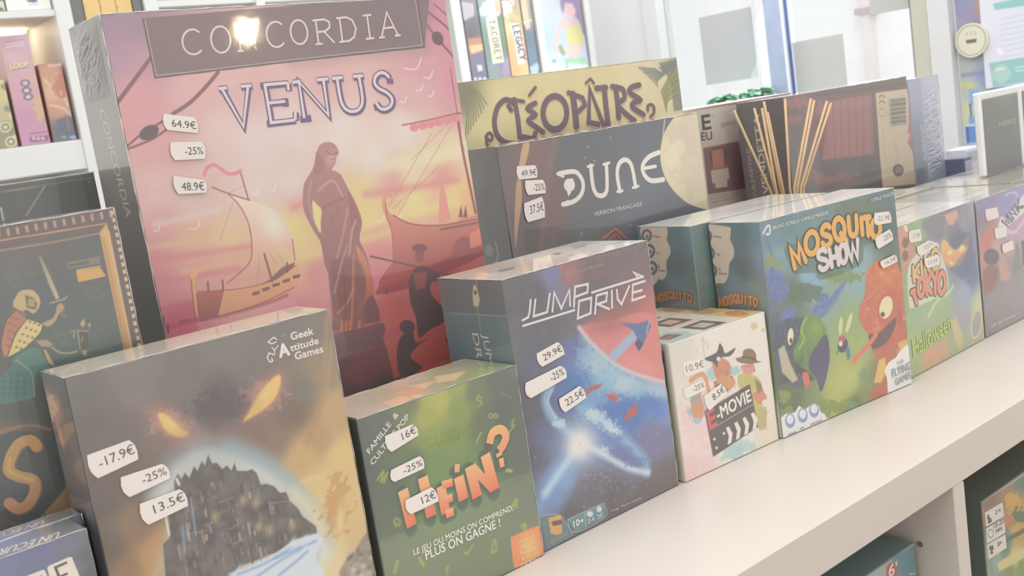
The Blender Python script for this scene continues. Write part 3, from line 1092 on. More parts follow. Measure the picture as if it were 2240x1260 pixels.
# draped statue
S1, S2 = (182, 143, 142), (152, 114, 112)
P.poly(q([(165, 66), (195, 74), (214, 98), (218, 122), (206, 142), (204, 165), (186, 198), (205, 206), (232, 226), (258, 278), (292, 340), (318, 400), (330, 455), (318, 530), (350, 605), (378, 715), (384, 790), (352, 830), (340, 930), (300, 948), (190, 962), (192, 900), (178, 770), (168, 690), (150, 640), (133, 545), (100, 490), (60, 410), (48, 350), (54, 268), (88, 208), (104, 170), (112, 128), (128, 82)]), (S1, S2), 1.6)
P.poly(q([(95, 345), (118, 366), (137, 390), (133, 450), (133, 500), (106, 452), (96, 400)]), (222, 206, 150), 1.4)
P.poly(q([(262, 300), (290, 350), (310, 410), (322, 470), (300, 500), (280, 470), (268, 380)]), (160, 122, 120), 3, 0.8)
P.poly(q([(300, 560), (345, 612), (378, 720), (384, 790), (345, 840), (350, 740), (320, 640)]), ((216, 152, 122), (186, 120, 104)), 3, 0.85)
P.poly(q([(180, 640), (270, 620), (330, 660), (345, 760), (300, 850), (230, 880), (190, 860)]), (146, 112, 110), 9, 0.7)
P.poly(q([(112, 110), (150, 150), (150, 190), (112, 230), (98, 205)]), (166, 128, 128), 3, 0.7)
P.ell(*q([(182, 148)])[0], 10, 16, (204, 166, 160), 0.9, 10, soft=1)
P.line(q([(160, 110), (185, 125), (212, 118)]), 3, (160, 122, 122), 2, 0.8)
P.line(q([(178, 150), (200, 146)]), 1.6, (158, 120, 120), 1.4, 0.8)
for pts, c in (([(120, 300), (190, 250), (240, 330)], (206, 168, 164)), ([(140, 380), (200, 350), (250, 330)], (156, 118, 118)), ([(150, 560), (180, 460), (220, 380)], (162, 124, 122)), ([(210, 620), (240, 500), (262, 380)], (200, 160, 154)),
               ([(270, 600), (280, 500), (300, 440)], (212, 170, 158)), ([(215, 880), (260, 830), (290, 760)], (214, 150, 124)), ([(250, 900), (250, 780), (240, 680)], (136, 106, 106)), ([(280, 930), (285, 800), (290, 600)], (206, 146, 124)), ([(200, 780), (230, 650), (260, 560)], (196, 156, 150)), ([(90, 250), (75, 340), (100, 440)], (196, 158, 156))):
    P.line(q(pts), 4, c, 4, 0.75)
for x in (235, 255, 275, 318):
    P.line(q([(x, 920), (x - 3, 975)]), 6, (206, 134, 116), 3, 0.9)
# quay and people in silhouette
P.poly(q([(190, 985), (330, 950), (420, 925), (440, 960), (430, 1005), (470, 1100), (510, 1200), (300, 1260), (240, 1240), (205, 1040)]), ((140, 108, 106), (122, 105, 106)), 3)
P.poly(q([(300, 1060), (430, 1010), (480, 1130), (330, 1230), (240, 1180)]), (150, 112, 112), 14, 0.7)
P.poly(q([(440, 1010), (560, 960), (760, 860), (780, 1080), (640, 1140), (480, 1190)]), ((205, 126, 118), (190, 116, 112)), 3)
P.poly(q([(355, 810), (380, 790), (410, 860), (415, 920), (340, 930), (335, 870)]), (138, 106, 106), 2)
P.poly(q([(440, 790), (465, 785), (490, 850), (500, 940), (460, 960), (435, 900)]), (196, 124, 116), 2)
P.ell(*q([(447, 777)])[0], 5, 6, (140, 108, 108))
P.line(q([(370, 610), (470, 632), (580, 658), (700, 690), (770, 700)]), 3.6, (126, 108, 110), 1.4)
P.poly(q([(565, 690), (600, 655), (650, 665), (700, 700), (705, 725), (660, 735), (660, 790), (720, 860), (725, 915), (650, 960), (600, 995), (585, 900), (560, 830), (552, 740)]), ((128, 108, 110), (118, 106, 107)), 2)
P.poly(q([(570, 690), (640, 680), (630, 760), (590, 770)]), (190, 126, 120), 6, 0.6)
P.ell(*q([(603, 605)])[0], 10, 16, (158, 112, 108))
P.ell(*q([(602, 570)])[0], 17, 9, (140, 110, 110))
P.ell(*q([(545, 945)])[0], 17, 15, (124, 106, 108))
P.poly(q([(520, 985), (570, 965), (585, 1020), (640, 1000), (590, 1040), (560, 1090), (615, 1140), (520, 1185), (495, 1100), (500, 1030)]), (120, 107, 108), 2)
P.poly(q([(725, 1000), (770, 960), (785, 1040), (735, 1030)]), (120, 107, 108), 2)
# title board
P.poly([(312, 40), (940, -14), (929, 103), (339, 170)], (143, 128, 127), 1.2)
P.poly([(640, 10), (940, -14), (929, 103), (640, 134)], (140, 127, 131), 60, 0.6)
for pts, c, w in (([(313, 42), (339, 170), (640, 134), (928, 103), (911, -10)], (118, 108, 108), 4), ([(317, 44), (342, 166), (640, 131), (924, 99), (907, -8)], (196, 178, 174), 1.8)):
    P.line(pts, w, c, 1.2, sm=0)
P.build('cover_print')
L = Lettering(F)
for ch, x0, x1, y0, y1 in (('C', 400, 446, 122, 67), ('O', 464, 508, 118, 60), ('N', 522, 564, 112, 57), ('C', 584, 626, 106, 50), ('O', 638, 676, 99, 46), ('R', 692, 730, 97, 45), ('D', 744, 783, 92, 40), ('I', 796, 822, 86, 35), ('A', 834, 870, 82, 29)):
    lean = -7
    dy = -(x1 - x0) * 0.12
    ex = []
    if ch in 'RDI':
        ex = [[(-.02, 0), (.3, 0)], [(-.02, 1), (.2, 1)]] if ch != 'I' else [[(.2, 0), (.8, 0)], [(.2, 1), (.8, 1)]]
    if ch == 'A':
        ex = [[(-.12, 0), (.16, 0)], [(.84, 0), (1.12, 0)]]
    if ch == 'N':
        ex = [[(-.05, 1), (.12, 1)], [(-.02, 0), (.22, 0)], [(.78, 1), (1.02, 1)]]
    L.glyph(ch, (x0, y0), (x1, y0 + dy), (x0 + lean, y1), 4.2, (216, 201, 191), extra=ex)
L.build('title_lettering')
L = Lettering(F)
for ch, bl, br, tl, ex in (('V', (505, 282), (562, 275), (486, 195), [[(-.12, 1), (.2, 1)], [(.72, 1), (1.14, 1)]]), ('E', (587, 271), (647, 264), (573, 188), [[(.95, 1), (.93, .8)], [(1, 0), (1.05, .22)], [(-.05, 1), (.2, 1)], [(-.05, 0), (.2, 0)], [(.72, .4), (.74, .62)]]),
                           ('N', (660, 261), (726, 253), (648, 181), [[(-.1, 1), (.15, 1)], [(-.05, 0), (.3, 0)], [(.68, 1), (1.06, 1)]]), ('U', (745, 249), (804, 242), (732, 173), [[(-.08, 1), (.3, 1)], [(.68, 1), (1.06, 1)]]), ('S', (822, 243), (866, 238), (812, 163), [[(.88, .84), (.86, .7)], [(.06, .2), (.1, .02)]])):
    L.glyph(ch, bl, br, tl, 14, (128, 115, 137), extra=ex, flat=True)
for ch, bl, br, tl, ex in (('V', (505, 282), (562, 275), (486, 195), [[(-.12, 1), (.2, 1)], [(.72, 1), (1.14, 1)]]), ('E', (587, 271), (647, 264), (573, 188), [[(.95, 1), (.93, .8)], [(1, 0), (1.05, .22)]]),
                           ('N', (660, 261), (726, 253), (648, 181), [[(-.1, 1), (.15, 1)], [(.68, 1), (1.06, 1)]]), ('U', (745, 249), (804, 242), (732, 173), [[(-.08, 1), (.3, 1)], [(.68, 1), (1.06, 1)]]), ('S', (822, 243), (866, 238), (812, 163), [])):
    L.glyph(ch, bl, br, tl, 6.5, (214, 202, 206), off=(-2.2, -1.5), extra=ex, flat=True)
L.build('subtitle_lettering')
P = Print(B.face('left'), (128, 123, 119), 0.0008, v0=0.15)
P.samples([(170, 90, (134, 128, 122)), (205, 60, (126, 123, 120)), (190, 160, (140, 133, 126)), (215, 200, (142, 135, 127)), (200, 220, (138, 132, 125)), (230, 300, (142, 135, 127)), (225, 350, (142, 135, 127)), (250, 400, (132, 126, 122)), (230, 430, (130, 123, 120)), (300, 600, (122, 118, 115)), (320, 700, (118, 116, 114)), (290, 500, (124, 121, 118))], 4)  # lighter beige middle keeps a soft painted reflection
P.build('spine_print')
L = Lettering(B.face('left'))
L.text('CONCORDIA', (216, 240), (276, 476), 13, (176, 168, 150), 0.0, up=(14, -3))
L.text('VENUS', (228, 322), (240, 372), 7, (160, 152, 138), 0.0, up=(8, -1))
L.build('spine_lettering')
B.sticker('front', [(356, 249), (428, 257), (431, 292), (360, 284)], '64.9€', .22, .97, .48, y=.25)
B.sticker('front', [(371, 311), (444, 310), (447, 348), (376, 351)], '-25%', .40, .96, .44, y=.28)
B.sticker('front', [(377, 385), (448, 394), (449, 422), (384, 425)], '48.9€', .20, .95, .55, y=.2)
B.seam(['top_front', 'front_left', 'top_left'], 0.0008, 3)
B.crumple('left', ((B.D * .06, B.H - .050), (B.D * .86, B.H - .001)), (130, 125, 120), 0.0014, 5)

# ------------------------------------------------------------------ palm box behind the desert game
B = GameBox('tan box with palm fronds and purple title, rising behind the black moon box', (1.99, 2.62), (3.066, 2.62), 0, 1.134, 0.195, (150, 146, 128), mat=MAT_GLOSS)
F = B.face('front')
P = Print(F, (214, 200, 158), 0.0008, v0=0.22)
P.samples([(1010, 200, (150, 150, 128)), (1100, 220, (216, 203, 162)), (1060, 300, (222, 210, 165)), (1200, 200, (214, 200, 160)), (1300, 170, (214, 200, 162)), (1400, 220, (218, 206, 172)), (1250, 290, (214, 198, 156)), (1440, 260, (216, 204, 168)), (1200, 300, (214, 198, 156)), (1050, 400, (200, 188, 150))])
P.grain(25, 4, 9, 3)
for i in range(9):
    a = i / 8
    P.line([(1006 + a * 26, 186 + a * 4), (1020 + a * 34, 212 + 30 * (1 - a)), (1018 + a * 46, 262 + 40 * (1 - a) - 34 * a)], 3.4, (142 + 7 * (i % 3), 144 + 6 * (i % 2), 124), 1.6, 0.9)
P.poly([(1004, 188), (1034, 184), (1026, 214), (1008, 236)], (146, 147, 128), 5, 0.8)
P.poly([(1440, 138), (1479, 127), (1496, 240), (1474, 244), (1468, 190), (1456, 160)], (150, 152, 136), 5)
for i in range(13):
    a = i / 12
    P.line([(1478 + 4 * a, 146 + 60 * a), (1462 - 2 * a, 172 + 50 * a), (1446 + 12 * a, 200 + 44 * a)], 2.8, (140 + 14 * (i % 3), 140 + 12 * (i % 3), 118 + 6 * (i % 2)), 2, 0.85)
for i in range(9):
    P.line([(1478, 132 + i * 1.5), (1440, 150 + i * 3), (1398 + i * 5, 148 + i * 5)], 3.5, (136 + 8 * (i % 2), 138 + 8 * (i % 2), 138), 2, 0.8)
P.line([(1428, 143), (1438, 150), (1446, 155)], 3, (216, 212, 196), 1.2)
P.build('cover_print')
L = Lettering(F)
INK = (128, 116, 124)
q = lambda pts: [(980 + x / 2.624, 100 + y / 2.624) for x, y in pts]
SH = (212, 182, 150)
strokes = [([(375, 330), (330, 310), (285, 350), (265, 430), (280, 510), (330, 555), (400, 560), (440, 550)], 9), ([(345, 345), (362, 370)], 8), ([(215, 520), (235, 500), (255, 520), (240, 545), (220, 530), (225, 570), (265, 585), (300, 575)], 4.5),
           ([(380, 310), (400, 420), (410, 520), (490, 535), (500, 500)], 9), ([(365, 310), (432, 320)], 6), ([(500, 330), (455, 360), (500, 395), (460, 430), (510, 470), (545, 495)], 8.5), ([(465, 285), (500, 240)], 5),
           (arc(612, 385, 68, 95, 0, 360, 20), 10), ([(715, 280), (728, 390), (735, 460)], 12), ([(690, 270), (770, 300), (785, 340), (745, 380)], 8), ([(862, 450), (805, 440), (812, 250), (885, 440), (895, 455)], 8), ([(790, 215), (815, 190), (835, 215)], 4),
           ([(850, 245), (905, 240)], 9), ([(895, 250), (905, 350), (918, 455)], 10), ([(960, 240), (972, 330), (978, 410)], 10), ([(940, 235), (1000, 250), (1010, 300), (975, 340), (1030, 400), (1070, 430)], 8.5),
           ([(1095, 225), (1050, 240), (1042, 270), (1100, 310), (1060, 330), (1060, 355), (1120, 395)], 8.5), ([(1145, 370), (1145, 345), (1165, 338), (1180, 355), (1178, 385), (1160, 408)], 4.5)]
for p_, w in strokes:
    L.stroke(q([(x + 3, y + 5) for x, y in p_]), w + 4.5, SH, sm=len(p_) >= 6)
for p_, w in strokes:
    L.stroke(q(p_), w * 1.15, INK, sm=len(p_) >= 6)
L.build('title_lettering')
P = Print(B.face('top'), (150, 146, 138), 0.002)
P.build('top_print')
B.seam(['top_front'], 0.0006, 5)

# ------------------------------------------------------------------ black box with the moon
B = GameBox('black box with pale moon and white curved lettering, beside the pink box', (1.889, 2.3), (2.759, 2.3), 0, 0.931, 0.25, (120, 118, 117))
F = B.face('front')
P = Print(F, (122, 121, 122), 0.0006, v0=0.12)
P.samples([(1090, 350, (128, 121, 120)), (1120, 400, (138, 120, 118)), (1110, 500, (124, 116, 115)), (1180, 340, (142, 122, 119)), (1200, 450, (136, 118, 116)), (1160, 540, (124, 118, 117)), (1230, 330, (121, 121, 123)), (1300, 320, (120, 121, 124)), (1420, 300, (121, 123, 128)), (1280, 480, (122, 122, 125)),
           (1400, 470, (126, 128, 134)), (1500, 470, (124, 125, 130)), (1300, 540, (121, 121, 122)), (1180, 560, (121, 118, 118))], 4)
P.poly([(1086, 332), (1150, 316), (1140, 380), (1118, 470), (1130, 560), (1100, 560), (1098, 470)], (134, 122, 119), 14, 0.7)
P.poly([(1205, 312), (1222, 308), (1206, 380), (1196, 470), (1186, 560), (1176, 560), (1186, 460)], (150, 126, 120), 10, 0.6)
P.poly([(1143, 318), (1158, 313), (1152, 350), (1140, 385), (1141, 410), (1140, 450), (1133, 500), (1128, 545), (1125, 500), (1127, 440), (1130, 400)], ((204, 172, 136), (180, 144, 126)), 2)
P.ell(1573, 338, 122, 122, (214, 201, 178), 1.0)
P.ell(1573, 338, 122, 122, (218, 205, 172), 0.5, soft=None)
for x, y, r, c in ((1510, 300, 30, (204, 190, 172)), (1490, 290, 22, (204, 190, 170)), (1520, 350, 34, (205, 190, 171)), (1500, 380, 24, (206, 192, 172)), (1530, 400, 26, (204, 190, 168)), (1480, 330, 16, (222, 210, 186)), (1465, 350, 14, (222, 210, 184))):
    P.blot(x, y, r, r * 1.2, c, 26, 0.42, 0.6, int(x))
P.line([(1454, 262), (1449, 320), (1456, 365), (1474, 410), (1505, 443), (1548, 456)], 3, (222, 205, 165), 2, 0.8)
for x, y in ((1285, 322), (1280, 345), (1300, 352), (1335, 301), (1272, 511), (1378, 492)):
    P.ell(x, y, 2.6, 2.6, (150, 152, 158))
P.build('cover_print')
L = Lettering(F)
q = lambda pts: [(980 + x / 2.624, 100 + y / 2.624) for x, y in pts]
WH = (224, 217, 208)
L.stroke(q([(640, 733), (720, 722), (755, 745), (775, 790), (768, 845), (735, 885), (690, 905), (660, 910)]), 9, WH, 1)
L.stroke(q([(628, 735), (660, 748)]), 6.5, WH)
L.stroke(q([(655, 912), (690, 895)]), 6.5, WH)
L.poly(q(arc(696, 800, 32, 38, 0, 360, 18)), WH)
L.poly(q([(680, 830), (690, 865), (708, 840)]), WH)
L.poly(q(arc(712, 768, 7, 7, 0, 360, 10)), WH)
L.stroke(q([(818, 690), (830, 800), (850, 850), (880, 862), (905, 845), (912, 800), (908, 680)]), 9, WH, 1)
L.stroke(q([(800, 695), (832, 686)]), 5, WH)
L.stroke(q([(890, 682), (925, 672)]), 5, WH)
L.stroke(q([(985, 835), (970, 740), (980, 680), (1010, 655), (1040, 668), (1058, 710), (1075, 810)]), 9, WH, 1)
L.stroke(q([(970, 838), (1000, 832)]), 5, WH)
L.stroke(q([(1058, 815), (1092, 806)]), 5, WH)
L.stroke(q([(1210, 612), (1150, 640), (1115, 690), (1125, 740), (1165, 775), (1235, 768)]), 9, WH, 1)
L.stroke(q([(1118, 705), (1190, 692)]), 6.5, WH)
L.build('title_lettering')
L = Lettering(F)
L.text('VERSION FRANÇAISE', (1299, 473), (1404, 450), 8, (214, 206, 198), 0.012)
L.build('subtitle_lettering')
L = Lettering(F)
EM = (184, 128, 112)
L.stroke([(1318, 522), (1346, 500), (1368, 521)], 4.5, EM)
L.stroke([(1330, 526), (1347, 512), (1358, 524)], 2.5, EM)
L.stroke([(1338, 530), (1346, 516)], 2, EM)
L.build('emblem')
P = Print(B.face('left'), (118, 117, 115), 0.001, v0=0.1)
P.samples([(1060, 420, (116, 116, 115)), (1075, 520, (118, 117, 116)), (1050, 400, (130, 126, 123)), (1085, 440, (124, 120, 118))])
P.line([(1084, 530), (1090, 560), (1082, 580)], 3.4, (166, 166, 160), 1.6, 0.8)
P.ell(1070, 548, 9, 13, (140, 139, 135), 0.9, -10)
P.build('spine_print')
P = Print(B.face('top'), (196, 188, 176), 0.002)  # pale tone paints the sheen on the black lid
P.build('top_print')
B.sticker('front', [(1129, 364), (1172, 361), (1174, 389), (1132, 393)], '49.9€', .2, .98, .5, y=.2)
B.sticker('front', [(1147, 395), (1189, 393), (1192, 423), (1151, 427)], '-25%', .38, .98, .5, y=.25)
B.sticker('front', [(1144, 445), (1186, 429), (1190, 476), (1150, 487)], '37.5€', .25, .98, .42, y=.36)
B.seam(['top_front', 'front_right'], 0.0008, 8)

# ------------------------------------------------------------------ dark fantasy box with fiery eyes
B = GameBox('dark box with two fiery eyes above a rocky castle', (0.503, 1.815), (1.010, 1.815), 0, 0.691, 0.13, (124, 120, 116))
F = B.face('front')
P = Print(F, (128, 122, 118), 0.0005)
P.samples([(180, 850, (132, 127, 123)), (300, 810, (140, 135, 130)), (500, 770, (140, 135, 130)), (600, 730, (138, 132, 127)), (700, 700, (140, 132, 126)), (180, 950, (126, 121, 118)), (220, 1100, (125, 118, 114)), (260, 1000, (130, 122, 118)), (240, 1200, (132, 122, 114)), (300, 1150, (152, 132, 116)), (330, 1220, (186, 154, 122)), (350, 1250, (196, 160, 122)),
           (290, 1240, (160, 136, 116)), (400, 830, (134, 127, 122)), (480, 860, (126, 119, 116)), (470, 920, (124, 116, 114)), (560, 800, (136, 130, 126)), (660, 850, (140, 132, 124)), (700, 820, (160, 144, 124)), (730, 900, (192, 166, 130)), (745, 1000, (216, 190, 142)), (700, 960, (186, 158, 128)), (640, 900, (140, 126, 118)), (600, 960, (152, 134, 124)),
           (660, 1000, (200, 172, 132)), (700, 1060, (214, 190, 146)), (680, 1110, (216, 198, 160)), (760, 1100, (214, 190, 144)), (790, 1180, (206, 182, 144)), (560, 960, (146, 130, 122)), (500, 960, (144, 136, 132)), (430, 960, (152, 146, 142)), (380, 1000, (140, 128, 122)), (330, 1060, (130, 120, 116)), (720, 1200, (214, 196, 158)), (660, 1200, (216, 204, 182)), (640, 1250, (216, 210, 196))], 4)
P.grain(50, 3.5, 2)
P.grain(14, 2.2, 22)
P.line([(716, 690), (712, 790), (708, 850), (690, 930), (670, 970)], 9, (178, 150, 122), 12, 0.7)
P.line([(726, 740), (715, 860), (690, 960)], 5, (190, 160, 126), 8, 0.6)
P.line([(378, 1090), (372, 1150), (352, 1230), (340, 1260)], 10, (206, 172, 128), 12, 0.8)
P.ell(350, 1200, 30, 60, (192, 158, 122), 0.6, 15, soft=1)
# eyes
for c, pts in (((378, 930, 34), [(346, 906), (356, 904), (372, 914), (392, 936), (412, 946), (402, 956), (380, 952), (362, 940), (351, 922)]), ((578, 866, -50), [(608, 820), (614, 832), (606, 862), (588, 886), (560, 906), (533, 922), (545, 900), (562, 868), (586, 838)])):
    P.ell(c[0], c[1], 62, 34, (160, 130, 122), 0.7, c[2], soft=1)
    P.ell(c[0], c[1], 50, 22, (196, 148, 134), 0.75, c[2], soft=1)
    P.blot(c[0], c[1], 46, 30, (206, 162, 146), 6, 0.48, 0.4, 5)
    P.ell(c[0], c[1], 40, 16, (214, 156, 134), 0.9, c[2], soft=1)
    P.poly(pts, (206, 146, 116), 10)
    P.poly(pts, (224, 190, 128), 5)
    P.ell(c[0], c[1], 18, 8, (226, 204, 140), 1, c[2], soft=1)
P.ell(480, 890, 80, 40, (116, 110, 109), 0.6, -15, soft=1)
P.blot(480, 890, 70, 36, (110, 105, 105), 9, 0.54, 0.5, 8)
P.ell(470, 945, 90, 20, (146, 128, 123), 0.5, -8, soft=1)
# pale halo around the castle
halo = [(352, 1060), (392, 1012), (440, 984), (500, 986), (560, 1006), (610, 1042), (650, 1086), (690, 1140), (706, 1176)]
P.line([(x, y + 8) for x, y in halo], 56, (168, 180, 184), 50, 0.65)
P.line([(x, y + 34) for x, y in halo], 50, (210, 214, 208), 40, 0.85)
P.line([(500, 976), (570, 1002), (625, 1046), (670, 1100)], 22, (156, 180, 190), 26, 0.6)
P.line([(640, 1080), (680, 1120), (705, 1160)], 26, (216, 206, 178), 22, 0.8)
P.poly([(384, 1040), (366, 1110), (360, 1180), (362, 1260), (640, 1262), (700, 1190), (640, 1090), (500, 1010), (440, 1000)], (176, 178, 176), 26, 0.6)
cast = [(362, 1262), (356, 1190), (372, 1175), (368, 1120), (384, 1095), (380, 1052), (389, 1036), (397, 1048), (404, 1034), (414, 1046), (424, 1020), (432, 1030), (441, 1008), (448, 1018), (455, 994), (464, 1014), (474, 1012), (486, 1026), (497, 1018), (506, 1030), (513, 1012), (518, 1030), (540, 1030), (552, 1026), (562, 1036), (570, 1060), (584, 1058), (600, 1064), (612, 1078), (626, 1076), (634, 1096), (650, 1110), (662, 1130), (690, 1150), (694, 1166), (664, 1176), (640, 1182), (608, 1206), (560, 1226), (520, 1240), (505, 1262)]
P.poly(cast, (124, 120, 118), 2.5, 1, 34, 16, sm=0)
rn = random.Random(3)
for k in range(150):
    x, y = rn.uniform(378, 640), rn.uniform(1050, 1250)
    if y < 1040 + max(0, x - 540) * 0.9 or y > 1245 - max(0, x - 500) * .35:
        continue
    c = rn.choice([(112, 108, 108), (150, 144, 138), (164, 150, 138), (108, 108, 112), (146, 138, 130), (184, 178, 172), (136, 126, 118)])
    h = rn.uniform(5, 26)
    P.line([(x, y), (x + h * .18, y + h)], rn.uniform(1.5, 6), c, 2.5, 0.7)
for k in range(26):
    x = rn.uniform(400, 620)
    y = rn.uniform(1090, 1200)
    P.line([(x, y), (x + rn.uniform(14, 44), y - rn.uniform(3, 12))], 2.2, rn.choice([(170, 160, 150), (112, 108, 108)]), 2, 0.6)
for x, y in ((532, 1094), (560, 1100), (566, 1152), (590, 1160), (470, 1130), (640, 1150)):
    P.ell(x, y, 9, 13, (182, 164, 142), 0.75, 10, soft=1)
for a, c in (((417, 1090), (428, 1170)), ((398, 1150), (405, 1210)), ((458, 1150), (462, 1165))):
    P.line([a, c], 4, (150, 170, 186), 4, 0.8)
P.line([(362, 1130), (370, 1170)], 4, (218, 216, 208), 2)
P.line([(392, 1060), (386, 1048)], 5, (214, 214, 206), 3)
P.poly([(504, 1262), (560, 1232), (612, 1206), (650, 1180), (694, 1168), (706, 1186), (690, 1220), (700, 1262)], (206, 212, 218), 8)
for pts in ([(520, 1256), (580, 1232), (640, 1196)], [(560, 1262), (620, 1222), (660, 1200)], [(610, 1258), (650, 1226), (672, 1206)], [(600, 1222), (640, 1204), (690, 1184)]):
    P.line(pts, 6, (150, 172, 206), 5, 0.8)
P.ell(640, 1188, 6, 14, (210, 216, 220), 0.8, 20, soft=1)
P.ell(668, 1182, 6, 14, (206, 212, 216), 0.8, 20, soft=1)
# pale rock figure in the cloud at the right, grey rocks in the corner
P.ell(738, 1115, 30, 56, (202, 166, 124), 0.6, 6, soft=1)
P.blot(738, 1110, 34, 64, (192, 152, 116), 9, 0.5, 0.6, 12)
P.ell(744, 1140, 10, 40, (226, 206, 160), 0.8, 4, soft=1)
P.line([(660, 1054), (690, 1044), (720, 1050)], 7, (222, 196, 150), 6, 0.7)
P.poly([(745, 1262), (756, 1226), (775, 1206), (790, 1180), (806, 1160), (830, 1150), (830, 1262)], (158, 148, 136), 5, 1, 60, 14)
for k in range(22):
    P.ell(rn.uniform(760, 826), rn.uniform(1200, 1260), 5, 5, rn.choice([(206, 200, 190), (120, 116, 112), (184, 176, 166)]), 0.7, 0, soft=1)
P.build('cover_print')
L = Lettering(F)
L.text('Geek', (637, 744), (686, 731), 16, (226, 220, 212), 0.03)
L.text('A', (612, 782), (634, 776), 28, (226, 220, 212), 0.05)
L.text('ttitude', (636, 769), (697, 751), 15, (226, 220, 212), 0.03)
L.text('Games', (646, 787), (707, 770), 16, (226, 220, 212), 0.03)
WH = (222, 216, 208)
L.stroke([(605, 742), (598, 738), (586, 748), (594, 752), (604, 748)], 2.6, WH)
L.stroke([(598, 776), (588, 772), (584, 782), (590, 792), (596, 790), (594, 784)], 2.8, WH)
L.stroke([(594, 760), (600, 766), (608, 756)], 2.2, WH)
L.stroke([(600, 766), (600, 776)], 2.2, WH)
L.stroke([(616, 736), (624, 730)], 1.6, (170, 166, 162))
L.build('publisher_logo')
P = Print(B.face('left'), (126, 120, 116), 0.0006, v0=0.02)
P.samples([(110, 840, (124, 120, 117)), (160, 900, (118, 115, 113)), (150, 1000, (122, 116, 113)), (190, 1100, (124, 119, 116)), (140, 950, (134, 122, 116)), (200, 1200, (120, 117, 115))])
P.ell(104, 878, 11, 30, (206, 166, 142), 0.9, -8, soft=1)
P.ell(124, 892, 10, 30, (206, 162, 138), 0.9, -8, soft=1)
P.blot(108, 900, 16, 34, (218, 190, 166), 6, 0.48, 0.8, 26)
P.line([(124, 920), (132, 950), (138, 970)], 13, (190, 146, 128), 6, 0.9)
P.build('spine_print')
P = Print(B.face('top'), (190, 181, 166), 0.001)  # cream colour paints the grazing reflection on a dark wrapped lid
P.grain(30, 8, 3)
P.build('top_print')
B.sticker('front', [(189, 996), (288, 960), (302, 1005), (207, 1049)], '-17.9€', .18, .98, .42, y=.34)
B.sticker('front', [(262, 1044), (360, 1012), (371, 1046), (276, 1090)], '-25%', .42, .97, .44, y=.32)
B.sticker('front', [(303, 1102), (397, 1067), (410, 1106), (317, 1150)], '13.5€', .26, .98, .44, y=.34)
B.seam(['top_front', 'front_right', 'top_left'], 0.0005, 21)

# ------------------------------------------------------------------ green box
B = GameBox('green box with orange tilted title and yellow squiggles', (1.034, 1.823), (1.4585, 1.823), 0, 0.4575, 0.185, (124, 128, 120))
F = B.face('front')
P = Print(F, (126, 131, 121), 0.0005)
P.samples([(790, 950, (120, 124, 119)), (830, 930, (124, 128, 121)), (800, 1050, (118, 123, 117)), (850, 1080, (120, 127, 117)), (890, 880, (134, 140, 120)), (940, 850, (178, 178, 120)), (960, 880, (182, 180, 122)), (940, 910, (172, 174, 116)), (1000, 840, (164, 170, 120)), (1000, 900, (150, 160, 114)), (950, 950, (152, 163, 114)), (990, 960, (140, 156, 114)), (1040, 850, (132, 140, 122)),
           (1090, 830, (124, 129, 123)), (1100, 900, (120, 126, 121)), (1060, 930, (124, 133, 118)), (960, 1010, (134, 152, 114)), (1010, 1040, (128, 148, 112)), (900, 1020, (124, 136, 116)), (1130, 970, (120, 127, 119)), (1150, 1080, (120, 127, 118)), (840, 1130, (120, 128, 116)), (830, 1180, (122, 130, 118)), (960, 1120, (128, 146, 112)), (1060, 1080, (126, 140, 114)), (1100, 1150, (124, 133, 115)),
           (900, 1220, (126, 134, 116)), (1030, 1220, (124, 132, 115)), (1170, 1170, (126, 133, 118)), (860, 1250, (124, 131, 117))], 4)
P.poly([(826, 1190), (880, 1164), (960, 1128), (1040, 1086), (1100, 1052), (1152, 1034), (1164, 1036), (1200, 1220), (840, 1280)], (144, 153, 128), 4, 0.40)
q = lambda pts: [(740 + x / 2.52, 760 + y / 2.52) for x, y in pts]
SQ = (164, 171, 108)
for pts, w in (([(215, 730), (250, 680), (235, 740), (270, 690), (250, 745)], 5), ([(965, 400), (955, 430), (970, 430), (940, 470)], 4), ([(790, 280), (770, 265), (765, 290), (790, 300), (775, 325)], 4), ([(760, 525), (785, 470)], 5), ([(655, 610), (690, 605), (670, 575), (672, 620)], 3), ([(955, 880), (975, 840), (965, 880), (985, 835), (980, 885)], 5),
               ([(845, 1130), (860, 1060), (872, 1110), (855, 1130)], 5), ([(695, 1130), (712, 1135), (738, 1095)], 5), ([(445, 1160), (470, 1200)], 7), ([(310, 1240), (325, 1180)], 7), ([(590, 1220), (605, 1210), (600, 1235), (595, 1250)], 4), ([(320, 985), (308, 965), (318, 940), (340, 960), (335, 980), (320, 970)], 4), ([(1010, 985), (1030, 975), (1025, 1000)], 6), ([(560, 560), (570, 590)], 3), ([(895, 255), (950, 272)], 3)):
    P.line(q(pts), w * 1.0, SQ if w > 3 else (142, 150, 116), 2.4, 0.85)
for x, y in ((842, 378), (868, 376)):
    X, Y = q([(x, y)])[0]
    P.ell(X, Y, 6, 6, SQ, 0.9)
    P.ell(X, Y, 3, 3, (124, 132, 118))
P.poly(q([(915, 685), (930, 668), (955, 672), (962, 690)]), (174, 176, 118), 2)
sh = (98, 116, 92)
T1, T2 = (230, 184, 140), (224, 134, 114)
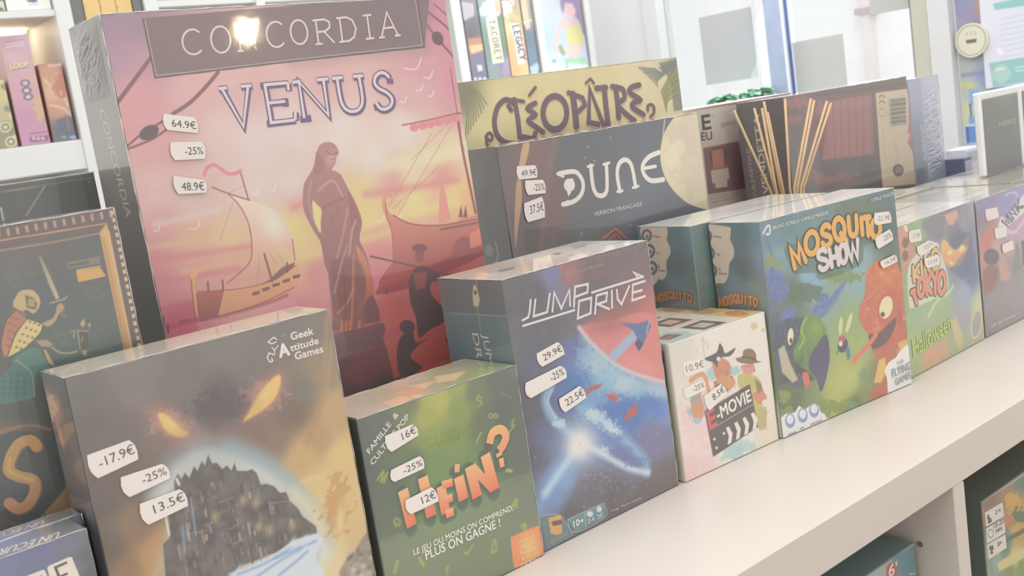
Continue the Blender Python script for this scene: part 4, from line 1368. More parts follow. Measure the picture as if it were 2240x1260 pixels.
bits = {'H': [([(355, 785), (405, 985)], 24), ([(465, 715), (512, 930)], 24), ([(385, 895), (490, 855)], 19)],
        'E': [([(565, 765), (592, 915)], 22), ([(570, 760), (630, 742)], 16), ([(580, 842), (630, 826)], 16), ([(592, 920), (635, 902)], 17)],
        'i': [([(662, 712), (690, 840)], 24)], "'": [([(640, 668), (668, 664)], 16)],
        'N': [([(722, 655), (765, 825)], 24), ([(735, 655), (850, 780)], 18), ([(808, 590), (862, 785)], 24)],
        '?': [([(832, 530), (850, 470), (895, 452), (922, 485), (908, 535), (884, 568)], 18), ([(882, 580), (888, 600)], 15)], '.': [([(886, 640), (912, 630)], 18)]}
for k, st in bits.items():
    for pts, w in st:
        P.line([(x - 2, y + 7) for x, y in q(pts)], w + 5, sh, 6, 0.8)
P.poly(q([(950, 1062), (965, 1040), (1095, 985), (1118, 985), (1132, 1000), (1140, 1125), (1128, 1140), (990, 1215), (975, 1212), (965, 1195)]), (226, 150, 116), 2)
P.ell(*q([(1050, 1100)])[0], 20, 30, (226, 200, 134), 0.9, 0, soft=1)
P.build('cover_print')
L = Lettering(F)
for k, st in bits.items():
    for pts, w in st:
        L.stroke(q(pts), w, (T1, T2) if k in 'HEiN' else (T1, (228, 160, 128)), 1 if k == '?' and len(pts) > 3 else 0, True)
L.build('title_lettering')
L = Lettering(F)
WH = (222, 218, 206)
L.text('FAMILLE  &', *q([(172, 588), (332, 372)]), 12.5, WH, 0.02)
L.text('CULTURE POP', *q([(190, 650), (392, 384)]), 12.5, WH, 0.02)
L.build('corner_lettering')
L = Lettering(F)
L.text("C'EST LA CHANSON STYLE", *q([(455, 532), (760, 418)]), 8, (168, 174, 120))
L.text('POUR BECHEUR SUR', *q([(492, 555), (730, 465)]), 8, (168, 174, 120))
L.text('BARBECUE', *q([(555, 553), (680, 505)]), 8, (168, 174, 120))
L.build('small_lettering')
L = Lettering(F)
L.text('LE JEU OU MOINS ON COMPREND,', *q([(415, 1145), (962, 895)]), 12.5, WH, 0.03)
L.text('PLUS ON GAGNE !', *q([(482, 1170), (892, 985)]), 19, WH, 0.03)
L.build('tagline_lettering')
L = Lettering(F)
for i, t in enumerate(('INCLUS', 'UN LIVRET', 'BONUS', 'AVEC DES', 'EXEMPLES !')):
    a = 1058 + i * 31
    L.text(t, *q([(994 + i * 4 - (6 if i == 4 else 0), a + 22), (1080 + i * 6 + (6 if i in (1, 3) else 0), a - 14)]), 6.5, (236, 216, 180), 0.02)
L.build('badge_lettering')
P = Print(B.face('top'), (182, 172, 152), 0.0008)
P.samples([(780, 900, (198, 184, 168)), (800, 880, (190, 178, 160)), (880, 860, (196, 178, 150)), (980, 820, (178, 172, 136)), (1060, 815, (158, 168, 120)), (1100, 800, (148, 156, 126)), (1020, 790, (172, 164, 146)), (900, 830, (200, 186, 166)), (760, 905, (196, 184, 166))])
for pts, c in (([(832, 905), (870, 884), (882, 896), (850, 906)], (228, 200, 164)), ([(836, 880), (880, 866), (905, 872), (860, 890)], (226, 188, 156)), ([(865, 860), (925, 845), (905, 864)], (224, 170, 148)), ([(890, 846), (955, 832), (930, 850)], (226, 196, 164)), ([(950, 824), (1020, 812), (995, 832), (955, 838)], (226, 196, 160)), ([(900, 865), (925, 862), (915, 875)], (226, 196, 164))):
    P.poly(pts, c, 4)
P.build('top_print')
P = Print(B.face('left'), (120, 124, 117), 0.0008)
P.line([(772, 960), (800, 1120), (822, 1250)], 5, (152, 160, 110), 5, 0.8)
P.build('spine_print')
B.sticker('front', [(840, 954), (905, 926), (914, 952), (851, 991)], '16€', .50, .98, .50, y=.28)
B.sticker('front', [(853, 1028), (920, 995), (926, 1024), (856, 1056)], '-25%', .38, .97, .52, y=.26)
B.sticker('front', [(884, 1094), (945, 1063), (957, 1096), (892, 1126)], '12€', .50, .97, .50, y=.28)
B.seam(['top_front', 'front_right', 'top_back'], 0.0005, 31)

# ------------------------------------------------------------------ space box
B = GameBox('tall space box with red planet and spaceships on a dark cover', (1.4635, 1.833), (1.9475, 1.833), 0, 0.6515, 0.245, (122, 122, 124))
F = B.face('front')
P = Print(F, (122, 121, 124), 0.0005)
P.samples([(1110, 630, (124, 121, 122)), (1130, 750, (124, 123, 127)), (1150, 670, (121, 118, 120)), (1180, 640, (123, 121, 124)), (1208, 605, (138, 140, 172)), (1240, 600, (172, 126, 126)), (1225, 625, (140, 134, 150)), (1300, 590, (134, 120, 120)), (1400, 550, (132, 123, 124)), (1300, 640, (124, 118, 119)), (1410, 600, (142, 124, 124)), (1240, 710, (123, 122, 128)), (1200, 700, (122, 121, 123)), (1160, 900, (120, 120, 128)), (1150, 1000, (121, 120, 126)), (1300, 640, (126, 121, 121)), (1200, 760, (122, 121, 128)), (1250, 770, (122, 130, 164)), (1180, 800, (120, 120, 134)),
           (1140, 860, (122, 120, 130)), (1260, 800, (126, 146, 186)), (1300, 850, (138, 168, 200)), (1250, 830, (118, 134, 176)), (1350, 860, (150, 178, 204)), (1440, 850, (168, 182, 206)), (1380, 900, (116, 140, 188)), (1440, 890, (124, 150, 194)), (1330, 920, (118, 140, 186)), (1430, 960, (134, 132, 158)), (1200, 960, (122, 128, 154)), (1170, 1000, (118, 118, 132)), (1180, 1100, (126, 132, 152)), (1170, 1150, (126, 126, 136)),
           (1230, 1050, (136, 160, 190)), (1210, 1080, (128, 148, 184)), (1280, 1080, (122, 119, 124)), (1350, 1090, (120, 115, 117)), (1430, 1060, (122, 118, 118)), (1470, 1060, (124, 119, 119)), (1250, 1130, (118, 115, 117)), (1380, 1000, (126, 130, 156)), (1440, 650, (176, 126, 124)), (1400, 670, (160, 122, 120)), (1330, 700, (160, 122, 121)), (1100, 590, (122, 119, 120))], 4)
P.grain(26, 4, 6)
P.grain(8, 2, 16)
P.ell(1425, 665, 26, 40, (186, 128, 124), 0.7, 0, soft=1)
pl_ = [(1266, 716), (1276, 730), (1300, 758), (1330, 785), (1364, 808), (1395, 823), (1430, 834), (1458, 838), (1448, 760), (1438, 700), (1412, 684), (1370, 690), (1330, 704), (1296, 706)]
P.poly(pl_, (210, 146, 142), 8)
P.ell(1330, 712, 60, 22, (176, 126, 122), 0.8, -8, soft=1)
P.ell(1420, 730, 40, 60, (214, 142, 138), 0.8, 0, soft=1)
P.ell(1400, 800, 44, 18, (218, 156, 150), 0.9, 20, soft=1)
P.line([(1266, 716), (1300, 758), (1364, 808), (1458, 838)], 7, (206, 206, 212), 8, 0.9)
for x, y, r, c in ((1300, 800, 34, (190, 206, 206)), (1330, 830, 30, (160, 190, 206)), (1280, 770, 18, (150, 184, 204)), (1370, 845, 26, (196, 206, 204)), (1400, 860, 22, (150, 186, 206)), (1270, 830, 30, (110, 138, 182)), (1350, 890, 30, (108, 130, 182)), (1420, 880, 26, (112, 136, 186))):
    P.ell(x, y, r * .8, r * .6, c, 0.45, 25, soft=1)
    P.blot(x, y, r * 1.1, r, c, 9, 0.5, 0.45, int(x + y))
P.line([(1276, 742), (1308, 782), (1362, 826), (1456, 862)], 16, (176, 200, 208), 20, 0.5)
P.poly([(1330, 776), (1392, 716), (1400, 730), (1345, 792)], (166, 182, 206), 8, 0.95)
P.poly([(1355, 706), (1395, 708), (1418, 700), (1424, 712), (1408, 752), (1398, 768), (1394, 740), (1384, 722)], (122, 132, 162), 2, sm=0)
P.poly([(1394, 740), (1408, 752), (1397, 768), (1388, 752)], (108, 112, 136), 2)
P.line([(1420, 702), (1414, 730)], 3, (170, 176, 198), 2)
# glowing ring ship
CYN = (156, 186, 214)
P.line([(1262, 985), (1225, 1030), (1190, 1086), (1180, 1120)], 34, (140, 166, 200), 30, 0.8)
P.line([(1262, 980), (1222, 1036), (1192, 1080)], 15, (186, 206, 218), 14, 0.85)
P.line([(1205, 845), (1192, 872), (1202, 905), (1232, 936), (1262, 960)], 16, CYN, 14, 0.85)
P.line([(1270, 890), (1310, 916), (1350, 948), (1396, 990), (1412, 1014), (1414, 1032)], 20, (150, 182, 210), 16, 0.8)
P.line([(1285, 975), (1330, 1000), (1375, 1024), (1418, 1034)], 12, (196, 212, 218), 10, 0.9)
P.line([(1208, 852), (1198, 880), (1215, 912)], 5, (188, 206, 216), 5, 0.8)
for x, y, r in ((1300, 908, 22), (1330, 930, 20), (1346, 944, 16), (1225, 925, 16), (1320, 985, 14)):
    P.ell(x, y, r * .7, r * .45, (186, 206, 212), 0.6, 35, soft=1)
    P.blot(x, y, r, r * .7, (204, 216, 216), 5, 0.5, 0.6, int(x))
for x, y, r in ((1325, 960, 26), (1360, 990, 22), (1390, 1010, 22), (1235, 900, 16), (1300, 945, 18)):
    P.blot(x, y, r * 1.3, r * .5, (120, 134, 178), 5, 0.48, 0.6, int(y))
P.ell(1272, 970, 48, 52, (190, 208, 218), 0.75, 0, soft=1)
P.ell(1270, 966, 26, 28, (224, 218, 212), 1.0, 0, soft=1)
P.ell(1264, 980, 22, 22, (226, 218, 210), 0.9, 0, soft=1)
rn = random.Random(9)
for k in range(90):
    x, y = rn.gauss(1310, 60), rn.gauss(1050, 34)
    P.ell(x, y, rn.uniform(.8, 2.4), rn.uniform(.8, 2.4), (160, 164, 196), 0.6)
for k in range(50):
    P.ell(rn.uniform(1120, 1470), rn.uniform(600, 1130), 1, 1, (168, 170, 186), 0.5)
q = lambda pts: [(1100 + x / 2.864, 780 + y / 2.864) for x, y in pts]
RED = (182, 124, 124)
for pts in ([(520, 205), (560, 180), (628, 168), (600, 200), (565, 210), (522, 250)], [(645, 238), (690, 225), (728, 250), (700, 290), (660, 260)], [(750, 415), (785, 330), (815, 312), (828, 285), (848, 350), (800, 385)]):
    P.poly(q(pts), RED, 2)
P.line(q([(655, 235), (700, 240), (722, 262)]), 2, (206, 150, 146), 2)
P.poly([(1181, 1130), (1186, 1126), (1218, 1126), (1240, 1146), (1254, 1172), (1196, 1200)], (122, 140, 143), 2)
P.line([(1180, 1130), (1218, 1125), (1240, 1146), (1254, 1172)], 1.8, (158, 170, 170), 1.4)
P.poly(q([(285, 1012), (365, 992), (370, 1105), (345, 1118), (300, 1110)]), (216, 166, 112), 1.5)
P.poly(q([(300, 1035), (365, 1020), (368, 1050), (315, 1062)]), (122, 104, 98), 2)
P.line(q([(300, 1165), (400, 1110)]), 5, (150, 152, 128), 4, 0.8)
P.poly(q([(405, 1022), (615, 925), (632, 932), (640, 1005), (450, 1102)]), (124, 149, 152), 1.4)
P.line(q([(405, 1022), (615, 925), (632, 932), (640, 1005), (450, 1102), (405, 1022)]), 1.6, (168, 180, 180), 1.2)
P.line(q([(512, 975), (520, 1066)]), 1.6, (178, 188, 188), 1.2)
P.ell(*q([(545, 985)])[0], 7, 6, (212, 210, 204))
P.poly(q([(528, 985), (562, 975), (548, 1010)]), (212, 210, 204), 1.5)
P.ell(*q([(603, 955)])[0], 5.5, 6.5, (212, 210, 204))
for k in range(26):
    x = 1250 + k * 6.2
    y = 580 - (x - 1250) * 0.271
    P.line([(x, y - 10), (x - 1, y + 2 + (k * 7) % 6)], 1.5, (158, 148, 148), 1.4, 0.6)
P.build('cover_print')
L = Lettering(F)
TT = (216, 212, 211)
q = lambda pts: [(960 + x / 3.5, 500 + y / 3.5) for x, y in pts]
for pts in ([(702, 548), (694, 640), (682, 680), (640, 702)], [(738, 545), (724, 672), (828, 640), (848, 500)], [(868, 635), (882, 488), (936, 612), (998, 470), (1004, 590)], [(1032, 600), (1042, 445), (1140, 424), (1136, 488), (1046, 522)], [(1072, 555), (1165, 530), (1160, 648), (1062, 688), (1072, 555)],
            [(1194, 652), (1206, 512), (1286, 490), (1280, 556), (1206, 580)], [(1218, 580), (1302, 616)], [(1322, 475), (1324, 605)], [(1360, 470), (1366, 540), (1396, 580), (1456, 440)], [(1575, 402), (1484, 430), (1478, 550), (1576, 518)], [(1484, 490), (1552, 472)],
            [(1170, 490), (1562, 368)], [(1562, 370), (1484, 332), (1520, 370)], [(642, 745), (1036, 624)]):
    L.stroke(q(pts), 4.6, TT)
L.build('title_lettering')
L = Lettering(F)
L.text('TOM LEHMANN', (1231, 606), (1321, 581), 6.5, (176, 168, 168), 0.0)
L.build('author_lettering')
L = Lettering(F)
L.text('Design  Maxime Attitude', (1337, 1120), (1402, 1091), 4.5, (196, 192, 188), 0.02)
L.build('credit_lettering')
L = Lettering(F)
q = lambda pts: [(1100 + x / 2.864, 780 + y / 2.864) for x, y in pts]
L.text('10+', *q([(442, 1070), (506, 1042)]), 13, (226, 224, 218), 0.03)
L.text('2-4', *q([(532, 1045), (570, 1026)]), 8, (214, 214, 208), 0.02)
L.text("20'", *q([(590, 1018), (626, 1000)]), 8, (214, 214, 208), 0.02)
L.build('age_lettering')
P = Print(B.face('left'), (122, 130, 131), 0.0006)
P.samples([(990, 620, (122, 125, 125)), (1080, 630, (121, 124, 124)), (1000, 670, (122, 125, 126)), (1090, 680, (120, 126, 126)), (1000, 700, (120, 132, 136)), (1100, 720, (120, 134, 134)), (1020, 780, (122, 135, 139)), (1110, 770, (124, 142, 138)), (1060, 900, (120, 132, 136))], 5)
P.poly([(970, 682), (1112, 693), (1160, 1240), (1000, 1240)], (121, 135, 138), 3, 0.8)
P.line([(985, 685), (1112, 692)], 2, (150, 158, 158), 1.4, 0.8)
P.poly([(1036, 622), (1042, 626), (1050, 655), (1046, 672), (1036, 668), (1034, 645)], (190, 180, 156), 2)
P.ell(1040, 640, 3.4, 5, (122, 116, 112))
P.line([(1042, 605), (1043, 622)], 2, (176, 168, 148), 2)
P.line([(1043, 672), (1047, 690), (1052, 725)], 2, (166, 162, 146), 2, 0.8)
P.build('spine_print')
L = Lettering(B.face('left'))
L.text('JUMP', (1054, 730), (1072, 816), 13, (196, 194, 178), 0.0, up=(14, 2))
L.text('DRIVE', (1033, 728), (1054, 842), 13, (196, 194, 178), 0.0, up=(14, 2))
L.build('spine_lettering')
P = Print(B.face('top'), (212, 204, 192), 0.0008)  # pale base paints the wrapped lid's sheen under the printed dashes
P.samples([(1000, 602, (190, 184, 172)), (1090, 606, (206, 198, 186)), (1060, 590, (200, 178, 164)), (1200, 560, (216, 208, 198)), (1290, 525, (176, 172, 166)), (1350, 530, (214, 208, 198)), (1400, 526, (220, 214, 206)), (1180, 580, (206, 186, 172))])
for pts, c in (([(1085, 592), (1130, 582), (1122, 590), (1095, 596)], (150, 145, 142)), ([(1205, 556), (1230, 551), (1222, 558)], (144, 138, 136)), ([(1250, 538), (1288, 530), (1280, 540), (1255, 546)], (170, 165, 160)), ([(1110, 596), (1180, 578), (1170, 586)], (214, 180, 162)), ([(1240, 560), (1262, 555), (1254, 562)], (158, 164, 164)), ([(1310, 538), (1380, 522), (1370, 532)], (196, 190, 184)), ([(1050, 598), (1090, 600), (1070, 604)], (224, 216, 204))):
    P.poly(pts, c, 3)
P.build('top_print')
B.sticker('front', [(1172, 774), (1222, 746), (1234, 775), (1182, 804)], '29.9€', .20, .98, .48, y=.28)
B.sticker('front', [(1147, 838), (1229, 797), (1238, 826), (1154, 874)], '-25%', .62, .97, .50, y=.30)
B.sticker('front', [(1220, 873), (1268, 842), (1280, 870), (1231, 904)], '22.5€', .20, .98, .50, y=.28)
B.seam(['top_front', 'front_right', 'top_left'], 0.0006, 41)

# ------------------------------------------------------------------ three white film-clapper boxes, one behind the other
EM_FL, EM_FR = np.array([1.969, 1.826]), np.array([2.352, 1.808])
back = np.array([0.045, 1.0]) * 0.1235
for k in range(3):
    lab = ['white box with black clapperboard and pointed hat on its front', 'white box right behind the clapperboard front, only its top showing', 'white box third from the front among the small clapperboard ones'][k]
    B = GameBox(lab, EM_FL + back * k, EM_FR + back * k, 0, 0.3745, 0.122, (216, 208, 194), 'small white clapperboard boxes standing one behind the other')
    if k == 0:
        F = B.face('front')
        q = lambda pts: [(1420 + x / 2.863, 640 + y / 2.863) for x, y in pts]
        P = Print(F, (226, 219, 209), 0.0005)
        P.samples([(1470, 770, (218, 210, 196)), (1660, 690, (228, 221, 211)), (1560, 730, (227, 220, 210)), (1500, 1040, (226, 200, 196)), (1500, 980, (227, 208, 204)), (1540, 1010, (226, 206, 202)), (1690, 950, (224, 214, 198)), (1480, 880, (224, 216, 204)), (1600, 990, (227, 220, 210)), (1460, 760, (206, 206, 198))])
        for x, y, r, c in ((1503, 912, 22, (226, 196, 194)), (1530, 945, 30, (226, 200, 198)), (1506, 1030, 30, (226, 198, 196)), (1620, 975, 26, (182, 206, 204)), (1600, 985, 20, (178, 202, 200)), (1660, 900, 14, (200, 190, 160)), (1652, 712, 7, (206, 190, 150)), (1670, 722, 4, (206, 190, 150)), (1560, 822, 14, (164, 196, 196)), (1600, 808, 12, (160, 194, 192)), (1525, 905, 16, (160, 186, 194))):
            P.blot(x, y, r, r, c, 14, 0.42, 0.8, int(x + y))
        P.grain(6, 1.5, 12)
        rn = random.Random(5)
        for j in range(70):
            x, y = rn.uniform(1480, 1690), rn.uniform(690, 1050)
            P.ell(x, y, rn.uniform(.8, 2.0), rn.uniform(.8, 2.4), rn.choice([(190, 184, 172), (206, 190, 170), (180, 200, 198)]), 0.6)
        for a, c in (((330, 290), (345, 400)), ((360, 300), (372, 345)), ((335, 280), (350, 330))):
            P.line(q([a, c]), 2, (190, 188, 176), 2)
        # splashes of colour under two hats
        P.poly(q([(395, 430), (440, 405), (495, 430), (510, 470), (498, 530), (470, 560), (430, 545), (405, 500)]), ((206, 156, 130), (196, 142, 122)), 3)
        P.poly(q([(400, 560), (450, 540), (520, 520), (540, 570), (490, 620), (420, 610)]), (176, 128, 116), 4)
        P.blot(*q([(480, 560)])[0], 16, 14, (206, 160, 130), 8, 0.4, 1, 3)
        P.poly(q([(345, 415), (420, 375), (440, 318), (462, 345), (478, 380), (540, 345), (510, 395), (440, 412), (425, 470), (405, 440)]), (120, 116, 114), 1.6)
        P.ell(*q([(433, 415)])[0], 4, 5, (222, 220, 212))
        P.line(q([(260, 550), (320, 512), (350, 530), (365, 590), (380, 640)]), 10, (214, 166, 134), 3)
        P.poly(q([(255, 670), (320, 620), (345, 720), (335, 790), (275, 780)]), (212, 158, 128), 4)
        P.poly(q([(260, 655), (310, 640), (330, 690), (270, 700)]), (170, 172, 168), 4)
        P.poly(q([(570, 460), (650, 440), (668, 490), (630, 522), (585, 500)]), (206, 146, 136), 3)
        for j in range(5):
            P.line(q([(590 + j * 14, 470), (592 + j * 14, 512)]), 1.4, (224, 196, 186), 1.4)
        P.poly(q([(540, 412), (582, 400), (592, 360), (640, 352), (668, 385), (672, 425), (705, 432), (640, 446), (570, 440)]), (152, 132, 112), 1.6)
        P.line(q([(584, 402), (640, 412), (670, 424)]), 3, (118, 106, 100), 1.4)
        P.poly(q([(565, 510), (660, 520), (700, 560), (715, 640), (700, 700), (690, 820), (725, 855), (680, 850), (650, 720), (560, 590)]), (196, 184, 130), 3)
        P.poly(q([(660, 540), (700, 570), (712, 620), (680, 640)]), (150, 140, 120), 3)
        P.blot(*q([(690, 660)])[0], 12, 14, (206, 150, 132), 8, 0.4, 1, 8)
        P.poly(q([(685, 715), (735, 715), (735, 852), (685, 845)]), (186, 178, 138), 3)
        # clapperboard
        P.poly(q([(345, 742), (630, 572), (682, 842), (400, 1030)]), (118, 113, 110), 1.4)
        P.line(q([(380, 860), (652, 698)]), 1.6, (176, 172, 166), 1.2)
        P.line(q([(355, 740), (560, 618)]), 1.4, (160, 156, 152), 1.2)
        for dx in range(4):
            x, y = 480 + dx * 52, 848 - dx * 30
            P.poly(q([(x, y), (x + 18, y - 10), (x + 42, y + 34), (x + 34, y + 92), (x + 10, y + 106), (x + 18, y + 50)]), (224, 218, 208), 1.3)
        for x, y in ((408, 918), (468, 882), (422, 972)):
            P.ell(*q([(x, y)])[0], 3, 3, (214, 208, 200))
        P.build('cover_print')
        L = Lettering(F)
        L.text('-MOVIE', *q([(430, 800), (640, 676)]), 24, (228, 222, 212), 0.03)
        L.text('E', *q([(380, 855), (426, 826)]), 35, (204, 120, 116), 0.05)
        L.build('title_lettering')
        P = Print(B.face('left'), (214, 207, 192), 0.0008)
        P.line([(1450, 770), (1462, 880)], 6, (130, 122, 118), 4)
        P.build('spine_print')
        B.sticker('front', [(1494, 793), (1535, 783), (1543, 810), (1497, 826)], '10.9€', .12, .98, .5, y=.3, ink=(150, 144, 140))
        B.sticker('front', [(1494, 850), (1538, 828), (1543, 852), (1498, 873)], '-25%', .42, .96, .5, y=.3, ink=(136, 130, 126))
        B.sticker('front', [(1538, 866), (1577, 838), (1589, 862), (1548, 900)], '8.5€', .36, .97, .46, y=.32)
        B.seam(['front_right'], 0.0004, 51)
    T = B.face('top')
    P = Print(T, (222, 214, 200), 0.0006)
    W_, D_ = B.W, B.D

    def tp_(u, v, w=W_, d=D_, f=T):                 # point of the lid, as fractions of its width and depth
        p3 = f.Rw @ (f.O + f.U * u * w + f.V * v * d) + f.Tw - CAM
        c = RC @ p3
        return (CX + FPX * c[0] / c[2], CY + FPX * c[1] / c[2])
    P.poly([tp_(.78, 0), tp_(1, 0), tp_(1, 1), tp_(.78, 1)], (214, 194, 134), 2)
    P.ell(*tp_(.88, .5), 26, 6, (192, 140, 118), 0.8, 2)
    P.line([tp_(.82, .5), tp_(.94, .5)], 2.4, (206, 160, 132), 1.6)
    P.poly([tp_(.40, .14), tp_(.64, .12), tp_(.64, .88), tp_(.40, .86)], (126, 118, 114), 1.5)
    P.poly([tp_(.46, .30), tp_(.58, .30), tp_(.58, .70), tp_(.46, .70)], (204, 190, 172), 1.5)
    P.line([tp_(.50, .30), tp_(.50, .70)], 1.5, (196, 126, 116), 1.2)
    P.poly([tp_(.04, .0), tp_(.28, .06), tp_(.34, .5), tp_(.24, .95), tp_(.03, 1)], (180, 198, 196), 4)
    P.poly([tp_(.10, .26), tp_(.26, .34), tp_(.22, .72), tp_(.09, .66)], (132, 122, 118), 2)
    P.line([tp_(.12, .42), tp_(.24, .52)], 2.4, (204, 132, 124), 1.5)
    P.build('top_print')

# ------------------------------------------------------------------ two jungle boxes
MFL, MFR = np.array([2.362, 1.801]), np.array([2.967, 1.743])
nrm = np.array([0.0954, 0.9954])
for k in range(2):
    a, b_ = (MFL, MFR) if k == 0 else (MFL + nrm * 0.203 + np.array([-.062, .006]), MFR + nrm * 0.203 + np.array([-.062, .006]))
    B = GameBox(['jungle box with orange lizard and green-beaked bird facing out', 'teal jungle box tucked directly behind the orange lizard one'][k], a, b_, 0, 0.6235, 0.1935 if k == 0 else 0.232, (126, 142, 140), 'jungle-themed boxes one behind the other')
    L0 = B.face('left')
    P = Print(L0, (126, 140, 142), 0.0006)
    if k == 0:
        P.samples([(1620, 510, (122, 134, 136)), (1660, 500, (130, 150, 152)), (1620, 590, (122, 130, 130)), (1610, 620, (132, 148, 156)), (1660, 640, (140, 150, 146)), (1560, 640, (120, 128, 130)), (1690, 800, (150, 160, 120)), (1700, 940, (206, 206, 186)), (1680, 560, (150, 156, 176))])
        lx, ly, sc_ = 1380, 380, 3.5
        cloud = [(515, 405), (740, 405), (765, 440), (760, 500), (785, 560), (790, 630), (755, 690), (748, 770), (720, 835), (670, 838), (650, 850), (625, 900), (590, 915), (570, 820), (545, 620)]
        rings = [(578, 478, 44, 52), (597, 612, 46, 58), (613, 745, 48, 58)]
        tx, ty, dx_ = (628, 955), (975, 985), 0
        marks = [((640, 480), (690, 488)), ((655, 615), (680, 622)), ((672, 722), (685, 745)), ((675, 762), (730, 768))]
    else:
        P.samples([(1480, 505, (122, 136, 138)), (1515, 500, (130, 152, 154)), (1480, 590, (122, 130, 130)), (1480, 620, (130, 146, 154)), (1510, 640, (134, 144, 140)), (1440, 640, (120, 128, 130)), (1530, 640, (128, 138, 130))])
        cloud = [(75, 405), (255, 402), (282, 445), (276, 505), (300, 560), (303, 610), (272, 680), (275, 770), (240, 812), (215, 805), (190, 838), (160, 840), (120, 620)]
        rings = [(122, 472, 40, 48), (143, 592, 44, 54), (160, 722, 46, 54)]
        marks = [((172, 478), (222, 486)), ((198, 605), (215, 612)), ((213, 700), (220, 722)), ((215, 742), (262, 745))]
    q = lambda pts: [(1380 + x / 3.5, 380 + y / 3.5) for x, y in pts]
    P.poly(q(cloud), (206, 190, 174), 1.6)
    for x, y, rx, ry in rings:
        c = q([(x, y)])[0]
        P.ell(c[0], c[1], rx / 3.5, ry / 3.5, (124, 128, 132))
        P.ell(c[0], c[1], rx / 3.5 * .6, ry / 3.5 * .6, (196, 184, 172))
        P.ell(c[0] + 1, c[1] + 2, rx / 3.5 * .3, ry / 3.5 * .3, (136, 136, 138))
    for a_, c in marks:
        P.line(q([a_, c]), 3, (140, 130, 124), 1.6, 0.8)
    P.build('side_print')
    L = Lettering(L0)
    n = 8
    for j, ch in enumerate('MOSQUITO'):
        if k == 0:
            x0, x1 = 676 + j * 38, 676 + j * 38 + 31
            y = 985 + 10 * abs(j - 3.5) * 0.9 - 22
            L.glyph(ch, *q([(x0, y + 22), (x1, y + 20), (x0 - 2, y - 44)]), 6.5, (150, 116, 96))
            L.glyph(ch, *q([(x0, y + 22), (x1, y + 20), (x0 - 2, y - 44)]), 4, (206, 152, 110))
        else:
            x0, x1 = 188 + j * 36, 188 + j * 36 + 30
            y = 946 + 9 * abs(j - 3.5) * 0.9 - 14
            L.glyph(ch, *q([(x0, y + 20), (x1, y + 20), (x0 - 2, y - 36)]), 5.5, (146, 118, 102))
            L.glyph(ch, *q([(x0, y + 20), (x1, y + 20), (x0 - 2, y - 36)]), 3.4, (190, 142, 110))
    L.build('side_lettering')
    T = B.face('top')
    P = Print(T, (208, 206, 198), 0.001)
    rn = random.Random(60 + k)
    for j in range(34):
        u, v, l = rn.uniform(0, B.W * .9), rn.uniform(0, B.D), rn.uniform(.01, .05)
        w = P.win((u, v), (u + l, v + rn.uniform(.0012, .004)))
        if w is not None:
            P.mix(w, np.full(P.gu[w].shape, 0.6), rn.choice([(224, 222, 216), (170, 182, 186), (204, 186, 168), (186, 196, 196), (222, 214, 204), (196, 178, 160)]))
    P.build('top_print')
    B.seam(['top_front', 'top_left'], 0.0005, 61 + k)
    if k:
        continue
    F = B.face('front')
    q = lambda pts: [(1660 + x / 2.172, 400 + y / 2.172) for x, y in pts]
    P = Print(F, (140, 155, 130), 0.0005)
    P.samples([(1680, 510, (132, 150, 158)), (1720, 505, (126, 148, 152)), (1800, 470, (130, 150, 150)), (1860, 440, (126, 142, 138)), (1940, 420, (120, 136, 136)), (1945, 500, (114, 128, 124)), (1700, 570, (140, 164, 170)), (1690, 620, (132, 136, 150)), (1740, 640, (124, 138, 122)), (1770, 610, (150, 176, 190)), (1830, 650, (152, 172, 158)), (1880, 600, (152, 176, 178)),
               (1850, 700, (158, 174, 132)), (1870, 760, (166, 178, 124)), (1853, 830, (182, 184, 124)), (1830, 870, (178, 182, 122)), (1780, 900, (140, 152, 116)), (1730, 880, (122, 130, 112)), (1720, 800, (118, 120, 118)), (1900, 870, (146, 154, 114)), (1930, 850, (136, 128, 110)), (1960, 760, (150, 120, 108)), (1870, 900, (126, 134, 106)), (1700, 740, (118, 120, 128)), (1930, 620, (140, 150, 130)), (1975, 560, (122, 134, 128))], 4)
    P.grain(20, 4, 7)
    for x, y, rx, ry, c in ((1850, 605, 30, 10, (142, 156, 112)), (1690, 575, 14, 16, (150, 158, 118)), (1760, 640, 46, 16, (120, 132, 116)), (1880, 455, 50, 14, (126, 136, 118)), (1830, 890, 40, 12, (144, 154, 106)), (1720, 900, 14, 12, (146, 154, 104)), (1716, 865, 10, 12, (150, 160, 108)), (1890, 820, 12, 10, (134, 158, 128)), (1928, 852, 12, 12, (134, 168, 146)), (1865, 885, 10, 9, (134, 160, 130))):
        P.blot(x, y, rx, ry, c, 12, 0.36, 0.85, int(x))
    for k in range(26):
        x, y = 1672 + (k * 37) % 120, 560 + (k * 53) % 190
        P.line([(x, y), (x + 6 + k % 7, y - 12 - k % 9)], 1.6, ((134, 146, 186), (116, 128, 166), (140, 160, 140))[k % 3], 2, 0.45)
    # bird
    NAVY, BLU = (116, 118, 130), (126, 138, 180)
    for pts in ([(45, 430), (75, 400), (95, 520), (85, 420), (120, 440), (110, 500), (150, 470), (120, 560), (60, 540)], [(250, 620), (310, 520), (330, 550), (400, 470), (410, 480), (360, 570), (300, 640)], [(90, 680), (110, 610), (140, 590), (190, 610), (160, 650), (120, 690)], [(20, 230), (40, 260), (70, 350), (50, 330)]):
        P.poly(q(pts), BLU, 5, 0.85, 34, 6)
    P.poly(q([(60, 700), (120, 650), (200, 640), (230, 660), (200, 760), (160, 820), (180, 900), (220, 960), (150, 960), (90, 850), (65, 780)]), NAVY, 4, 1, 20, 9)
